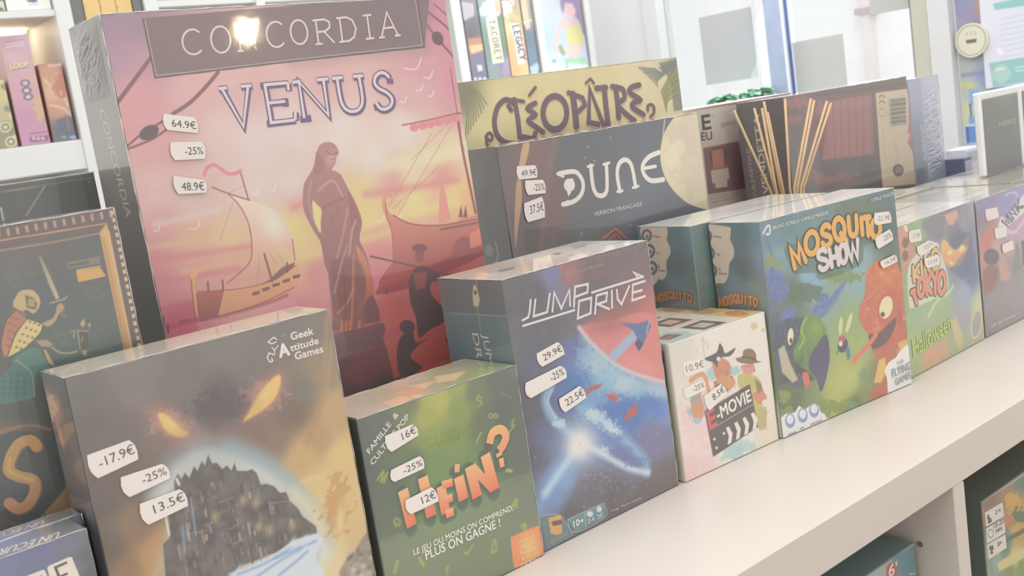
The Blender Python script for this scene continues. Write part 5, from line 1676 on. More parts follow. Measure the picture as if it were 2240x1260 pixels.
    P.poly(q([(205, 660), (250, 628), (295, 650), (325, 720), (335, 800), (325, 900), (296, 992), (270, 930), (235, 900), (180, 860), (165, 800), (190, 740)]), ((138, 160, 98), (118, 138, 96)), 2, 1, 18, 10)
    P.ell(*q([(270, 690)])[0], 14, 16, (152, 170, 108), 0.8, 20, soft=1)
    P.ell(*q([(190, 850)])[0], 12, 12, (110, 128, 96), 0.7, 0, soft=1)
    P.poly(q([(318, 722), (336, 800), (328, 890), (296, 992), (272, 930), (240, 890), (240, 830), (275, 770)]), (114, 112, 128), 2)
    P.line(q([(225, 640), (200, 700), (215, 740), (190, 790)]), 4, (168, 182, 112), 3)
    P.poly(q([(165, 850), (235, 900), (270, 935), (240, 940), (180, 900)]), (104, 104, 104), 2)
    P.poly(q([(205, 900), (235, 900), (242, 950), (225, 985), (212, 950)]), (206, 130, 120), 2)
    P.poly(q([(92, 792), (120, 770), (150, 860), (186, 935), (160, 950), (110, 900)]), (190, 182, 158), 4)
    P.ell(*q([(150, 735)])[0], 9, 27, (104, 112, 104), 1, 4)
    P.ell(*q([(150, 730)])[0], 6.5, 19, (226, 216, 190), 1, 4)
    P.ell(*q([(152, 750)])[0], 3, 6, (110, 100, 92))
    # lizard
    P.poly(q([(510, 430), (540, 385), (600, 360), (650, 375), (680, 450), (690, 560), (700, 700), (712, 780), (680, 830), (600, 860), (540, 800), (540, 780), (520, 720), (495, 690), (475, 640), (478, 590), (500, 540), (505, 480)]), ((206, 136, 108), (188, 122, 100)), 2, 1, 22, 10)
    for x, y, rx, ry, c, t in ((610, 450, 34, 30, (216, 150, 120), 0), (670, 640, 14, 50, (172, 112, 94), 0), (560, 690, 30, 14, (216, 152, 122), -30), (520, 560, 12, 24, (184, 122, 102), 0), (650, 810, 34, 16, (216, 156, 124), -20), (640, 540, 12, 26, (180, 116, 96), 10)):
        P.ell(*q([(x, y)])[0], rx / 2, ry / 2, c, 0.7, t, soft=1)
    P.poly(q([(560, 830), (600, 800), (700, 760), (715, 850), (650, 900), (620, 1010), (530, 1020), (560, 940)]), (186, 126, 98), 5)
    P.poly(q([(570, 840), (600, 830), (605, 900), (580, 950), (545, 950), (560, 890)]), (214, 182, 122), 3)
    P.poly(q([(660, 760), (705, 740), (715, 790), (670, 800)]), (214, 176, 120), 4)
    P.poly(q([(522, 720), (570, 712), (650, 640), (640, 700), (600, 765), (548, 790), (530, 770)]), (126, 100, 98), 2)
    P.line(q([(556, 722), (520, 770), (450, 845)]), 10, (212, 136, 120), 2)
    P.line(q([(500, 560), (530, 540), (560, 500)]), 3, (214, 150, 118), 3, 0.8)
    for x, y, r in ((515, 600, 8), (500, 620, 5), (580, 430, 12), (640, 420, 10), (560, 660, 8), (690, 640, 8), (660, 800, 8)):
        P.ell(*q([(x, y)])[0], r * .5, r * .6, (220, 158, 126), 0.8, 0, soft=1)
    P.ell(*q([(604, 592)])[0], 19, 33, (192, 122, 96), 1, 12)
    P.ell(*q([(604, 592)])[0], 14, 25, (224, 212, 172), 1, 12)
    P.ell(*q([(588, 625)])[0], 4.5, 5.5, (120, 100, 92))
    # fly
    P.ell(*q([(388, 680)])[0], 4.5, 20, (212, 210, 164), 0.9, 4)
    P.ell(*q([(428, 665)])[0], 4.5, 23, (212, 210, 164), 0.9, 16)
    P.ell(*q([(398, 770)])[0], 11, 17, (112, 106, 110), 1, 10)
    P.ell(*q([(395, 742)])[0], 8, 7, (186, 116, 126))
    P.ell(*q([(388, 764)])[0], 4.5, 6, (222, 210, 188))
    P.poly(q([(410, 790), (430, 780), (436, 830), (420, 845)]), (116, 140, 156), 2)
    P.line(q([(380, 790), (366, 815)]), 2, (112, 106, 108))
    # white corner tags
    P.poly(q([(80, 1108), (95, 1100), (110, 1112), (125, 1098), (170, 1090), (190, 1060), (215, 1078), (240, 1060), (262, 1052), (285, 1060), (292, 1085), (312, 1100), (322, 1118), (335, 1130), (100, 1235)]), (224, 222, 220), 2)
    for x, y in ((148, 1130), (208, 1105), (262, 1080)):
        X, Y = q([(x, y)])[0]
        P.ell(X, Y, 11, 16, (150, 162, 196), 1, 0)
        P.ell(X, Y - 3, 7.5, 10, (220, 220, 222), 1, 0)
    for x, y, l in ((158, 1190, 16), (205, 1165, 8), (272, 1138, 26)):
        P.line(q([(x - l, y + l * .4), (x + l, y - l * .4)]), 3.5, (150, 150, 156), 2, 0.8)
    P.poly(q([(612, 1000), (608, 930), (598, 890), (620, 850), (650, 830), (670, 800), (715, 778), (740, 945), (612, 1010)]), (224, 222, 216), 2)
    P.line(q([(20, 240), (40, 205), (52, 210), (50, 240), (36, 244)]), 4, (220, 222, 224), 2)
    # dark backing of the title
    P.poly(q([(122, 330), (140, 290), (180, 290), (215, 240), (290, 200), (380, 165), (460, 142), (545, 140), (560, 180), (560, 280), (500, 300), (480, 390), (300, 460), (265, 430), (200, 430), (165, 430)]), (104, 122, 108), 3, 0.55)
    P.build('cover_print')
    L = Lettering(F)
    mos = [('M', (168, 405), (222, 372), (140, 318)), ('O', (225, 350), (285, 320), (212, 250)), ('S', (298, 308), (348, 288), (288, 212)), ('Q', (360, 280), (412, 262), (346, 178)), ('U', (425, 255), (470, 245), (418, 166)), ('I', (478, 245), (500, 242), (472, 170)), ('T', (505, 248), (530, 246), (498, 165)), ('O', (532, 262), (575, 258), (530, 178))]
    sho = [('S', (285, 420), (335, 398), (268, 330)), ('H', (340, 398), (380, 385), (328, 320)), ('O', (384, 385), (418, 372), (375, 302)), ('W', (425, 372), (478, 352), (412, 290))]
    for lst, w, c in ((mos, 17.5, (100, 112, 96)), (sho, 17, (104, 106, 100)), (mos, 11, (226, 176, 112)), (sho, 10, (218, 206, 200))):
        for ch, bl, br, tl in lst:
            L.glyph(ch, *q([bl, br, tl]), w, c)
    L.build('title_lettering')
    L = Lettering(F)
    L.text('BRUNO ESTRELA / CAMILLE MASSON', *q([(62, 222), (325, 148)]), 6.5, (216, 216, 210), 0.02)
    L.build('credit_lettering')
    L = Lettering(F)
    L.text('CAMILLE MASSON', *q([(528, 92), (638, 58)]), 6.5, (206, 208, 204), 0.02)
    L.build('credit_lettering')
    L = Lettering(F)
    L.text('THE', *q([(655, 868), (686, 850)]), 6, (166, 176, 180), 0.02)
    L.text('FLYING', *q([(632, 925), (722, 885)]), 15, (150, 160, 168), 0.02)
    L.text('GAMES', *q([(648, 962), (720, 925)]), 12, (150, 160, 168), 0.02)
    L.build('publisher_logo')
    B.sticker('front', [(1910, 466), (1944, 462), (1948, 487), (1912, 493)], '-21.9€', .15, .95, .42, y=.3, ink=(150, 144, 142))
    B.sticker('front', [(1912, 520), (1945, 500), (1951, 525), (1917, 546)], '-25%', .42, .95, .45, y=.32, ink=(140, 134, 132))
    B.sticker('front', [(1922, 572), (1955, 556), (1960, 572), (1928, 588)], '16.5€', .25, .95, .5, y=.3, ink=(140, 134, 132))

# ------------------------------------------------------------------ monster-city boxes (three deep)
KFL, KFR = np.array([3.012, 1.772]), np.array([3.535, 1.784])
for k in range(3):
    off = np.array([0.0, 0.0]) if k == 0 else (np.array([0.0, 0.197]) if k == 1 else np.array([0.36, 0.372]))
    fr = KFR if k == 0 else (KFR + np.array([0.0, -0.004]) if k == 1 else np.array([3.58, 1.784]))
    B = GameBox(['green box with grinning orange pumpkin and comic lettering', 'box with pale top wedged behind the pumpkin box', 'box with pale top in the last row before the dark red game'][k], KFL + off, fr + off, 0, [0.492, 0.494, 0.4935][k], [0.19, 0.168, 0.20][k], (176, 180, 168), 'boxes stacked upright behind the pumpkin box' if k else None)
    T = B.face('top')
    P = Print(T, (200, 200, 192), 0.0012)
    rn = random.Random(80 + k)
    for j in range(24):
        u, v, l = rn.uniform(0, B.W * .9), rn.uniform(0, B.D), rn.uniform(.01, .05)
        w = P.win((u, v), (u + l, v + rn.uniform(.0015, .005)))
        if w is not None:
            P.mix(w, np.full(P.gu[w].shape, 0.6), rn.choice([(220, 220, 214), (186, 176, 164), (176, 182, 172), (208, 190, 178), (214, 212, 204)]))
    P.build('top_print')
    B.seam(['top_front'], 0.0006, 90 + k)
    if k:
        continue
    q = lambda pts: [(1940 + x / 2.627, 360 + y / 2.627) for x, y in pts]
    F = B.face('front')
    P = Print(F, (160, 180, 140), 0.0006)
    P.samples([(1968, 490, (202, 160, 136)), (1980, 560, (196, 152, 132)), (2000, 490, (152, 178, 138)), (2040, 460, (150, 172, 140)), (2080, 450, (140, 132, 144)), (2050, 500, (146, 148, 150)), (2110, 470, (150, 148, 158)), (2125, 520, (140, 142, 160)), (2130, 450, (156, 158, 160)), (2100, 540, (116, 118, 134)), (2120, 600, (118, 126, 148)), (2110, 640, (156, 166, 182)), (1990, 640, (150, 176, 128)),
               (2050, 650, (156, 182, 142)), (2000, 700, (158, 180, 142)), (2060, 700, (156, 174, 138)), (2110, 700, (162, 164, 164)), (2000, 760, (166, 180, 138)), (2050, 760, (172, 168, 132)), (2100, 760, (166, 176, 142)), (2130, 730, (170, 176, 150)), (2040, 790, (196, 168, 138)), (2140, 680, (186, 196, 160))], 4)
    P.grain(14, 5, 31)
    P.poly(q([(70, 320), (120, 330), (125, 560), (95, 590), (80, 500)]), (204, 158, 134), 3)
    for y in (450, 525):
        P.ell(*q([(105, y)])[0], 7, 12, (150, 118, 108))
    P.poly(q([(95, 355), (110, 340), (120, 380), (108, 390)]), (222, 216, 208), 2)
    P.poly(q([(310, 470), (330, 430), (390, 490), (440, 440), (470, 400), (465, 470), (440, 560), (400, 595), (350, 585), (320, 540)]), ((220, 186, 130), (210, 154, 122)), 3)
    for pts in ([(345, 500), (372, 490), (378, 512), (350, 520)], [(415, 480), (445, 455), (445, 490), (420, 505)], [(350, 550), (380, 565), (410, 555), (430, 530), (420, 575), (375, 585)]):
        P.poly(q(pts), (226, 204, 150), 2)
    P.poly(q([(200, 340), (320, 260), (420, 220), (400, 300), (330, 330), (320, 420), (260, 420)]), (138, 130, 146), 8, 0.7)
    P.poly(q([(330, 290), (400, 260), (410, 290), (380, 350), (350, 345)]), (204, 164, 150), 4)
    P.poly(q([(360, 420), (480, 380), (510, 560), (430, 660), (360, 600), (470, 480)]), (116, 118, 136), 6, 0.7)
    P.poly(q([(120, 600), (165, 520), (190, 470), (290, 450), (305, 500), (345, 620), (335, 730), (160, 820), (125, 800)]), (206, 206, 188), 3)
    P.line(q([(240, 870), (290, 780), (350, 740), (380, 700)]), 5, (196, 206, 156), 4)
    P.poly(q([(195, 1110), (260, 1050), (350, 1000), (355, 1080), (230, 1160)]), (208, 160, 132), 6, 0.8)
    P.poly(q([(370, 900), (400, 880), (440, 1000), (420, 1070), (390, 1010)]), (206, 186, 142), 5, 0.8)
    P.ell(*q([(515, 915)])[0], 12, 34, (206, 190, 150), 1, 8)
    P.ell(*q([(515, 915)])[0], 9, 28, (164, 162, 160), 1, 8)
    P.build('cover_print')
    L = Lettering(F)
    kin = [('K', (150, 670), (190, 655), (145, 590)), ('I', (198, 650), (206, 648), (192, 560)), ('N', (215, 645), (250, 630), (210, 545)), ('G', (258, 610), (300, 590), (250, 500))]
    tok = [('T', (160, 800), (178, 790), (140, 735)), ('O', (178, 762), (215, 745), (175, 660)), ('K', (225, 745), (255, 735), (222, 638)), ('Y', (262, 740), (290, 735), (258, 620)), ('O', (292, 742), (332, 736), (294, 625))]
    for lst, w, c in ((kin, 12, (122, 110, 104)), (tok, 13.5, (126, 104, 98)), (kin, 7.5, (216, 186, 130)), (tok, 9, (214, 148, 124))):
        for ch, bl, br, tl in lst:
            L.glyph(ch, *q([bl, br, tl]), w, c)
    L.build('title_lettering')
    L = Lettering(F)
    L.text('Halloween', *q([(150, 1110), (372, 945)]), 30, (174, 196, 118), 0.02, 0.1)
    L.build('subtitle_lettering')
    B.sticker('front', [(1987, 506), (2011, 500), (2015, 526), (1988, 532)], '-17.9€', .2, .9, .4, y=.3, ink=(166, 160, 156))
    B.sticker('front', [(2003, 540), (2030, 525), (2050, 535), (2010, 562)], '-25%', .3, .9, .4, y=.3, ink=(166, 160, 156))
    B.sticker('front', [(2019, 566), (2051, 556), (2053, 578), (2024, 588)], '13.5€', .2, .9, .4, y=.3, ink=(166, 160, 156))

# ------------------------------------------------------------------ purple box, and its neighbours out to the right
for k in range(2):
    B = GameBox(['purple box with white name banner at the right end of the display', 'box carrying the black deck boxes at the right end'][k], (3.551, 1.786) if k == 0 else (3.985, 1.86), (3.955, 1.79) if k == 0 else (5.0, 1.86), 0, 0.487, 0.36 if k == 0 else 0.42, (150, 146, 150))
    P = Print(B.face('top'), (176, 168, 156), 0.0015)
    rn = random.Random(95 + k)
    for j in range(20):
        u, v, l = rn.uniform(0, B.W * .9), rn.uniform(0, B.D), rn.uniform(.01, .05)
        w = P.win((u, v), (u + l, v + rn.uniform(.002, .006)))
        if w is not None:
            P.mix(w, np.full(P.gu[w].shape, 0.6), rn.choice([(200, 196, 186), (166, 152, 136), (206, 204, 196)]))
    P.build('top_print')
    B.seam(['top_front', 'front_left'], 0.0006, 99 + k)
    if k:
        continue
    F = B.face('front')
    q = lambda pts: [(1940 + x / 2.627, 360 + y / 2.627) for x, y in pts]
    P = Print(F, (150, 146, 160), 0.0006)
    P.samples([(2150, 440, (146, 142, 172)), (2200, 430, (150, 148, 184)), (2235, 420, (160, 156, 190)), (2150, 490, (150, 134, 146)), (2160, 520, (196, 132, 122)), (2155, 560, (200, 136, 126)), (2180, 540, (190, 160, 150)), (2210, 520, (186, 158, 176)), (2235, 500, (190, 160, 178)), (2170, 600, (140, 128, 128)), (2170, 660, (150, 146, 144)), (2160, 700, (138, 134, 134)),
               (2220, 600, (150, 146, 146)), (2220, 650, (162, 158, 160)), (2235, 680, (170, 158, 168)), (2200, 700, (150, 144, 146)), (2160, 640, (140, 128, 126))], 4)
    P.grain(12, 6, 41)
    P.poly(q([(550, 620), (580, 580), (640, 600), (620, 720), (560, 740)]), (150, 116, 112), 5)
    P.ell(*q([(600, 530)])[0], 17, 18, (118, 110, 112))
    P.poly(q([(730, 540), (740, 460), (755, 440), (765, 520), (770, 600), (720, 640)]), (138, 142, 126), 5)
    P.poly(q([(770, 440), (800, 430), (800, 580), (780, 580)]), (116, 116, 120), 4)
    P.poly(q([(640, 570), (670, 540), (710, 620), (700, 680), (650, 660)]), (190, 154, 140), 5)
    P.poly(q([(555, 760), (640, 700), (720, 640), (800, 600), (800, 880), (555, 990)]), (146, 144, 144), 6, 0.6)
    P.line(q([(680, 180), (710, 160), (740, 165), (752, 185)]), 2.4, (196, 192, 214), 2)
    P.line(q([(690, 380), (730, 390), (770, 350), (785, 320)]), 6, (206, 186, 200), 3)
    P.poly(q([(640, 360), (655, 300), (690, 300), (775, 185), (800, 170), (800, 255), (680, 370), (660, 380)]), (214, 210, 208), 2)
    P.build('cover_print')
    L = Lettering(F)
    for ch, bl, br, tl in (('W', (688, 360), (712, 335), (660, 322)), ('I', (715, 332), (722, 322), (688, 296)), ('N', (726, 316), (748, 286), (700, 278)), ('K', (754, 276), (784, 240), (730, 236))):
        L.glyph(ch, *q([bl, br, tl]), 5.0, (120, 118, 132))
    L.build('title_lettering')
    L = Lettering(F)
    L.text('Un jeu rapide', *q([(600, 935), (735, 872)]), 5, (206, 202, 200), 0.02)
    L.build('small_lettering')
    B.sticker('front', [(2155, 458), (2181, 453), (2184, 476), (2158, 484)], '', col=(226, 218, 210))
    B.sticker('front', [(2174, 500), (2199, 495), (2201, 517), (2177, 524)], '', col=(226, 218, 210))
    B.sticker('front', [(2190, 536), (2213, 524), (2216, 545), (2193, 555)], '', col=(226, 218, 210))

# ------------------------------------------------------------------ knight box in its gilt frame
B = GameBox('dark box with a painted gold frame, knight and big golden letter S', (0.24, 1.985), (0.7005, 1.985), 0, 0.949, 0.14, (122, 120, 117))
F = B.face('front')
P = Print(F, (121, 122, 121), 0.0005, v0=0.05)
P.samples([(30, 560, (128, 124, 121)), (100, 540, (126, 122, 120)), (200, 560, (121, 121, 120)), (60, 640, (118, 122, 122)), (150, 640, (118, 121, 120)), (230, 700, (118, 122, 118)), (180, 740, (118, 126, 120)), (40, 900, (116, 120, 116)), (120, 960, (118, 119, 116)), (60, 1080, (116, 117, 114)), (10, 960, (150, 130, 114)), (20, 1110, (128, 122, 116)), (140, 900, (122, 118, 114))], 4)
P.grain(30, 3, 51)
q = lambda pts: [(x / 2.74, 400 + y / 2.74) for x, y in pts]
# frame
fr_out = [(-40, 252), (690, 128), (860, 985), (905, 1260)]
P.poly(q([(-60, 250), (690, 130), (860, 985), (880, 1080), (760, 1080), (740, 985), (596, 300), (-60, 410)]), (128, 118, 115), 2)
P.poly(q([(640, 243), (790, 985), (810, 1080), (742, 1080), (738, 985), (596, 300)]), ((206, 172, 128), (190, 152, 120)), 2)
P.line(q([(650, 290), (788, 985)]), 4, (216, 190, 150), 3, 0.8)
P.line(q([(620, 330), (750, 985)]), 5, (176, 140, 114), 5, 0.6)
for pts, w, c in (([(-40, 352), (300, 298), (636, 243)], 3.2, (196, 160, 134)), ([(-40, 372), (300, 318), (620, 268)], 3, (134, 122, 118)), ([(-40, 412), (300, 358), (598, 302)], 3.4, (178, 148, 130)), ([(-40, 262), (330, 196), (690, 134)], 4, (206, 176, 148)), ([(640, 243), (596, 300)], 2.6, (176, 148, 128)), ([(680, 150), (850, 985)], 2, (150, 138, 130))):
    P.line(q(pts), w, c, 1.6)
for k in range(13):
    x = -10 + k * 56
    y = 305 - k * 9.9
    P.line(q([(x, y - 13), (x + 5, y + 14)]), 6, (194, 166, 150), 3, 0.9)
for k in range(19):
    t = k / 18
    x, y = 672 + 160 * t, 178 + 795 * t
    P.poly(q([(x - 9, y - 10), (x + 13, y - 13), (x + 17, y + 11), (x - 4, y + 15)]), (208, 186, 158), 1.8)
# knight
GOLD = (196, 176, 134)
P.poly(q([(232, 438), (246, 445), (300, 555), (355, 690), (336, 700), (285, 590)]), ((160, 154, 138), (196, 176, 148)), 1.5)
P.line(q([(300, 722), (345, 708), (385, 695), (402, 678)]), 3.4, (176, 158, 130), 1.5)
P.poly(q([(88, 690), (120, 645), (195, 640), (240, 690), (238, 745), (205, 785), (160, 760), (130, 770), (80, 740)]), (192, 172, 136), 1.5)
P.line(q([(88, 690), (120, 645), (195, 640), (240, 690), (238, 745), (205, 785)]), 2, (120, 112, 104), 1.2)
P.poly(q([(150, 670), (200, 690), (222, 720), (215, 760), (160, 750)]), (124, 120, 110), 1.5)
P.poly(q([(168, 690), (206, 700), (210, 745), (166, 740)]), (168, 160, 124), 1.5)
P.poly(q([(100, 758), (160, 812), (90, 900), (40, 1045), (15, 1015), (8, 940), (40, 820)]), ((176, 134, 118), (188, 140, 122)), 1.5)
P.poly(q([(165, 812), (256, 850), (240, 900), (150, 990), (45, 1046), (95, 905)]), (208, 190, 142), 1.5)
P.line(q([(100, 758), (165, 812), (258, 850), (238, 905), (150, 992), (40, 1048), (12, 1015), (8, 940), (40, 820), (100, 758)]), 2.2, (112, 106, 98), 1.3)
P.line(q([(165, 812), (95, 905), (42, 1046)]), 2, (112, 106, 98), 1.3)
for k in range(5):
    P.line(q([(60 - k * 6, 800 + k * 42), (110 - k * 12, 822 + k * 40)]), 2.4, (140, 108, 100), 1.6, 0.7)
    for j in range(3):
        if 175 - k * 22 + j * 26 < 250 - k * 24:
            P.ell(*q([(178 - k * 20 + j * 28, 832 + k * 38 + j * 10)])[0], 3, 2.4, (132, 116, 96), 0.9)
P.poly(q([(340, 740), (365, 722), (385, 745), (370, 770), (350, 790), (330, 830), (290, 862), (255, 840), (310, 815), (335, 775)]), (184, 158, 130), 1.5)
for x, y in ((372, 790), (390, 800), (380, 765)):
    P.ell(*q([(x, y)])[0], 3.4, 3.4, (146, 134, 120))
P.poly(q([(210, 945), (280, 940), (318, 965), (300, 985), (250, 980)]), (168, 156, 134), 1.5)
P.poly(q([(95, 1040), (215, 985), (270, 1060), (300, 1130), (230, 1120), (210, 1180), (205, 1280), (110, 1310), (0, 1320), (-20, 1200), (60, 1110)]), (116, 140, 132), 2)
P.line(q([(95, 1060), (160, 1110), (190, 1150), (205, 1280)]), 3, (150, 166, 148), 2)
for k in range(16):
    x, y = 20 + (k % 4) * 42, 1150 + (k // 4) * 38
    P.ell(*q([(x, y)])[0], 6, 6, (106, 128, 122), 0.7)
P.line(q([(310, 985), (350, 1012), (400, 1022), (460, 1010)]), 3, (184, 178, 150), 1.5)
P.poly(q([(470, 880), (528, 888), (530, 990), (480, 1000)]), (114, 114, 110), 1.5)
for pts in ([(462, 885), (530, 890)], [(466, 890), (480, 995)], [(495, 925), (490, 950)], [(425, 890), (445, 890), (440, 925)]):
    P.line(q(pts), 2.2, (188, 164, 134), 1.4)
P.poly(q([(478, 845), (500, 812), (512, 845), (495, 868)]), (188, 164, 132), 1.6)
P.poly(q([(525, 850), (542, 835), (540, 872)]), (188, 164, 132), 1.6)
P.poly(q([(488, 1005), (522, 1005), (515, 1035), (498, 1030)]), (190, 168, 132), 1.6)
P.poly(q([(260, 1000), (275, 1000), (330, 1100), (290, 1080)]), (184, 168, 134), 2)
for c in ((70, 550, 30, 20), (100, 590, 60, 30), (180, 540, 26, 24), (380, 930, 34, 40), (400, 960, 20, 18), (600, 900, 36, 40), (560, 650, 70, 40), (330, 910, 22, 30), (40, 560, 24, 24)):
    pts = [(c[0] + c[2] * (1 - t * .08) * math.cos(t), c[1] + c[3] * (1 - t * .1) * math.sin(t)) for t in np.linspace(0, 7, 22)]
    P.line(q(pts), 2.4, (132, 134, 124), 2, 0.75)
P.poly(q([(398, 478), (595, 440), (600, 485), (410, 515)]), (146, 138, 124), 2)
P.poly(q([(412, 488), (530, 465), (534, 485), (418, 505)]), (124, 120, 116), 2)
P.poly(q([(455, 530), (600, 508), (635, 560), (470, 595)]), (206, 168, 120), 2)
P.line(q([(460, 525), (600, 500)]), 3, (206, 180, 140), 2)
# gold letter on its dark roundel
P.ell(46, 1042, 92, 100, (113, 115, 113), 1, 0)
P.line([(-10, 948), (60, 930), (110, 940)], 6, (170, 142, 122), 5, 0.8)
P.line([(150, 990), (140, 1080), (90, 1130)], 3, (170, 158, 134), 2, 0.8)
P.poly([(100, 1118), (150, 1060), (160, 1120), (100, 1135)], (180, 146, 118), 4, 0.8)
P.build('cover_print')
L = Lettering(F)
sp = [(80, 977), (66, 963), (40, 972), (22, 1004), (20, 1030), (42, 1042), (72, 1050), (76, 1074), (60, 1104), (38, 1112), (20, 1100)]
L.stroke([(x + 3, y + 2) for x, y in sp], 26, (150, 126, 108), 1)
L.stroke(sp, 24, ((198, 162, 118), (196, 152, 124)), 1)
L.stroke(sp[3:7], 9, (204, 176, 112), 1)
L.build('title_lettering')
P = Print(B.face('top'), (196, 190, 178), 0.0015)  # pale colour stands for light reflected off the dark top
P.build('top_print')
B.seam(['top_front', 'front_right'], 0.0006, 111)

# ------------------------------------------------------------------ black box behind the knight
B = GameBox('black box with thin gold lines, behind the gold-framed knight box', (0.10, 2.45), (0.838, 2.45), 0, 1.024, 0.2, (120, 120, 118))
F = B.face('front')
P = Print(F, (120, 120, 118), 0.0007, v0=0.2)
P.samples([(20, 420, (122, 121, 119)), (60, 440, (126, 128, 124)), (150, 420, (118, 119, 117)), (200, 420, (118, 119, 116)), (20, 470, (124, 124, 120))])
for dy, c, w in ((6, (142, 139, 133), 1.5), (11, (140, 136, 130), 1.3), (15, (150, 144, 134), 1.3)):
    P.line([(0, 404 + dy), (100, 389 + dy), (206, 373 + dy)], w, c, 1.0)
P.line([(0, 422), (100, 405)], 1.6, (166, 158, 138), 1.0)
P.line([(98, 407), (57, 472)], 3.4, (170, 162, 142), 1.4)
P.line([(209, 388), (219, 450)], 2, (134, 132, 128), 1.2)
P.line([(2, 455), (7, 482)], 4, (200, 196, 186), 2)
P.ell(195, 398, 2.6, 2.6, (152, 152, 148))
P.build('cover_print')
B.seam(['top_front'], 0.0004, 113)

# ------------------------------------------------------------------ two blue boxes in the near left corner
for k in range(2):
    B = GameBox(['blue box with white letter tiles in the near left corner', 'blue box directly behind the letter-tile one, text on its lid'][k], (0.16, 1.78 + 0.0905 * k), (0.476 + 0.022 * k, 1.78 + 0.0905 * k), 0, 0.4445, 0.087 if k == 0 else 0.05, (126, 130, 146), 'blue letter-tile boxes one behind the other')
    T = B.face('top')
    P = Print(T, (132, 134, 142), 0.0006)
    P.samples([(20, 1200, (146, 148, 170)), (60, 1190, (138, 140, 158)), (150, 1150, (130, 131, 130)), (170, 1140, (126, 127, 124)), (0, 1180, (148, 150, 176)), (60, 1150, (140, 142, 160)), (120, 1125, (130, 131, 128))])
    P.build('top_print')
    L = Lettering(T)
    if k == 0:
        L.text('UN ECUREUIL', (133, 1163), (-60, 1220), 12, (216, 208, 192), 0.01, up=(-9, 16))
    else:
        L.text('UN ECUREUIL', (99, 1138), (-80, 1192), 8, (206, 200, 188), 0.01, up=(-7, 11))
    L.build('lid_lettering')
    B.seam(['top_front', 'top_back', 'front_right'], 0.0005, 121 + k)
    if k:
        continue
    F = B.face('front')
    P = Print(F, (130, 136, 158), 0.0006, v0=0.02)
    P.samples([(20, 1240, (136, 138, 166)), (100, 1210, (132, 134, 158)), (150, 1190, (134, 135, 148)), (60, 1250, (128, 136, 156)), (170, 1240, (130, 133, 142)), (190, 1220, (122, 122, 122)), (200, 1255, (118, 118, 116))])
    P.build('cover_print')
    L = Lettering(F)
    for pts in ([(103, 1243), (106, 1238), (152, 1218), (157, 1219), (186, 1290), (122, 1310)], [(50, 1266), (55, 1261), (94, 1246), (99, 1249), (120, 1310), (70, 1325)]):
        L.poly(pts, (224, 215, 203))
    L.stroke([(144, 1231), (121, 1241), (138, 1285)], 6, (122, 114, 110))
    L.stroke([(129, 1262), (146, 1255)], 5.5, (122, 114, 110))
    L.stroke([(138, 1285), (160, 1276)], 6, (122, 114, 110))
    L.stroke([(78, 1280), (90, 1262), (104, 1290)], 5, (122, 114, 110))
    L.build('letter_tiles')

# ------------------------------------------------------------------ white box with maroon panel
B = GameBox('white box with maroon panel and pale cross, right of the moon box', (3.14, 2.75), (3.93, 2.75), 0, 0.9365, 0.2, (206, 196, 188), mat=MAT_GLOSS)
F = B.face('front')
P = Print(F, (203, 192, 182), 0.0008, v0=0.08)
P.samples([(1560, 260, (206, 196, 188)), (1600, 260, (202, 190, 180)), (1620, 250, (198, 188, 180)), (1540, 320, (198, 186, 176)), (1600, 430, (200, 186, 178)), (1690, 240, (160, 130, 128))])
q = lambda pts: [(1480 + x / 4.2, 160 + y / 4.2) for x, y in pts]
P.poly(q([(100, 350), (560, 285), (720, 255), (1060, 195), (1060, 180), (560, 250)]), (176, 136, 134), 1.5)
P.poly(q([(243, 688), (572, 625), (640, 1060), (290, 1115)]), (150, 124, 124), 1.5)
P.poly(q([(300, 740), (340, 690), (440, 680), (470, 720), (460, 840), (320, 860)]), (126, 116, 114), 4)
P.poly(q([(322, 712), (425, 692), (442, 866), (335, 884)]), (186, 143, 128), 1.5)
P.poly(q([(312, 896), (474, 868), (486, 972), (462, 978), (468, 1042), (360, 1062), (352, 1016), (328, 1010)]), (198, 185, 172), 1.5, sm=0)
P.line(q([(360, 1070), (466, 1052)]), 3, (124, 114, 112), 2, 0.7)
for k in range(3):
    P.line(q([(310, 1135 + k * 28), (600 - k * 30, 1090 + k * 28)]), 1.8, (166, 152, 144), 1.4, 0.8)
P.build('cover_print')
L = Lettering(F)
DK = (112, 106, 104)
L.text('E', *q([(240, 522), (318, 510)]), 27, DK, 0.04)
L.text('TM', *q([(318, 410), (342, 404)]), 3.4, (150, 142, 136), 0.02)
L.text('EU', *q([(228, 620), (328, 608)]), 15, DK, 0.03)
L.text('SIMPLE', *q([(408, 498), (548, 470)]), 7, (160, 152, 144), 0.02)
L.build('title_lettering')

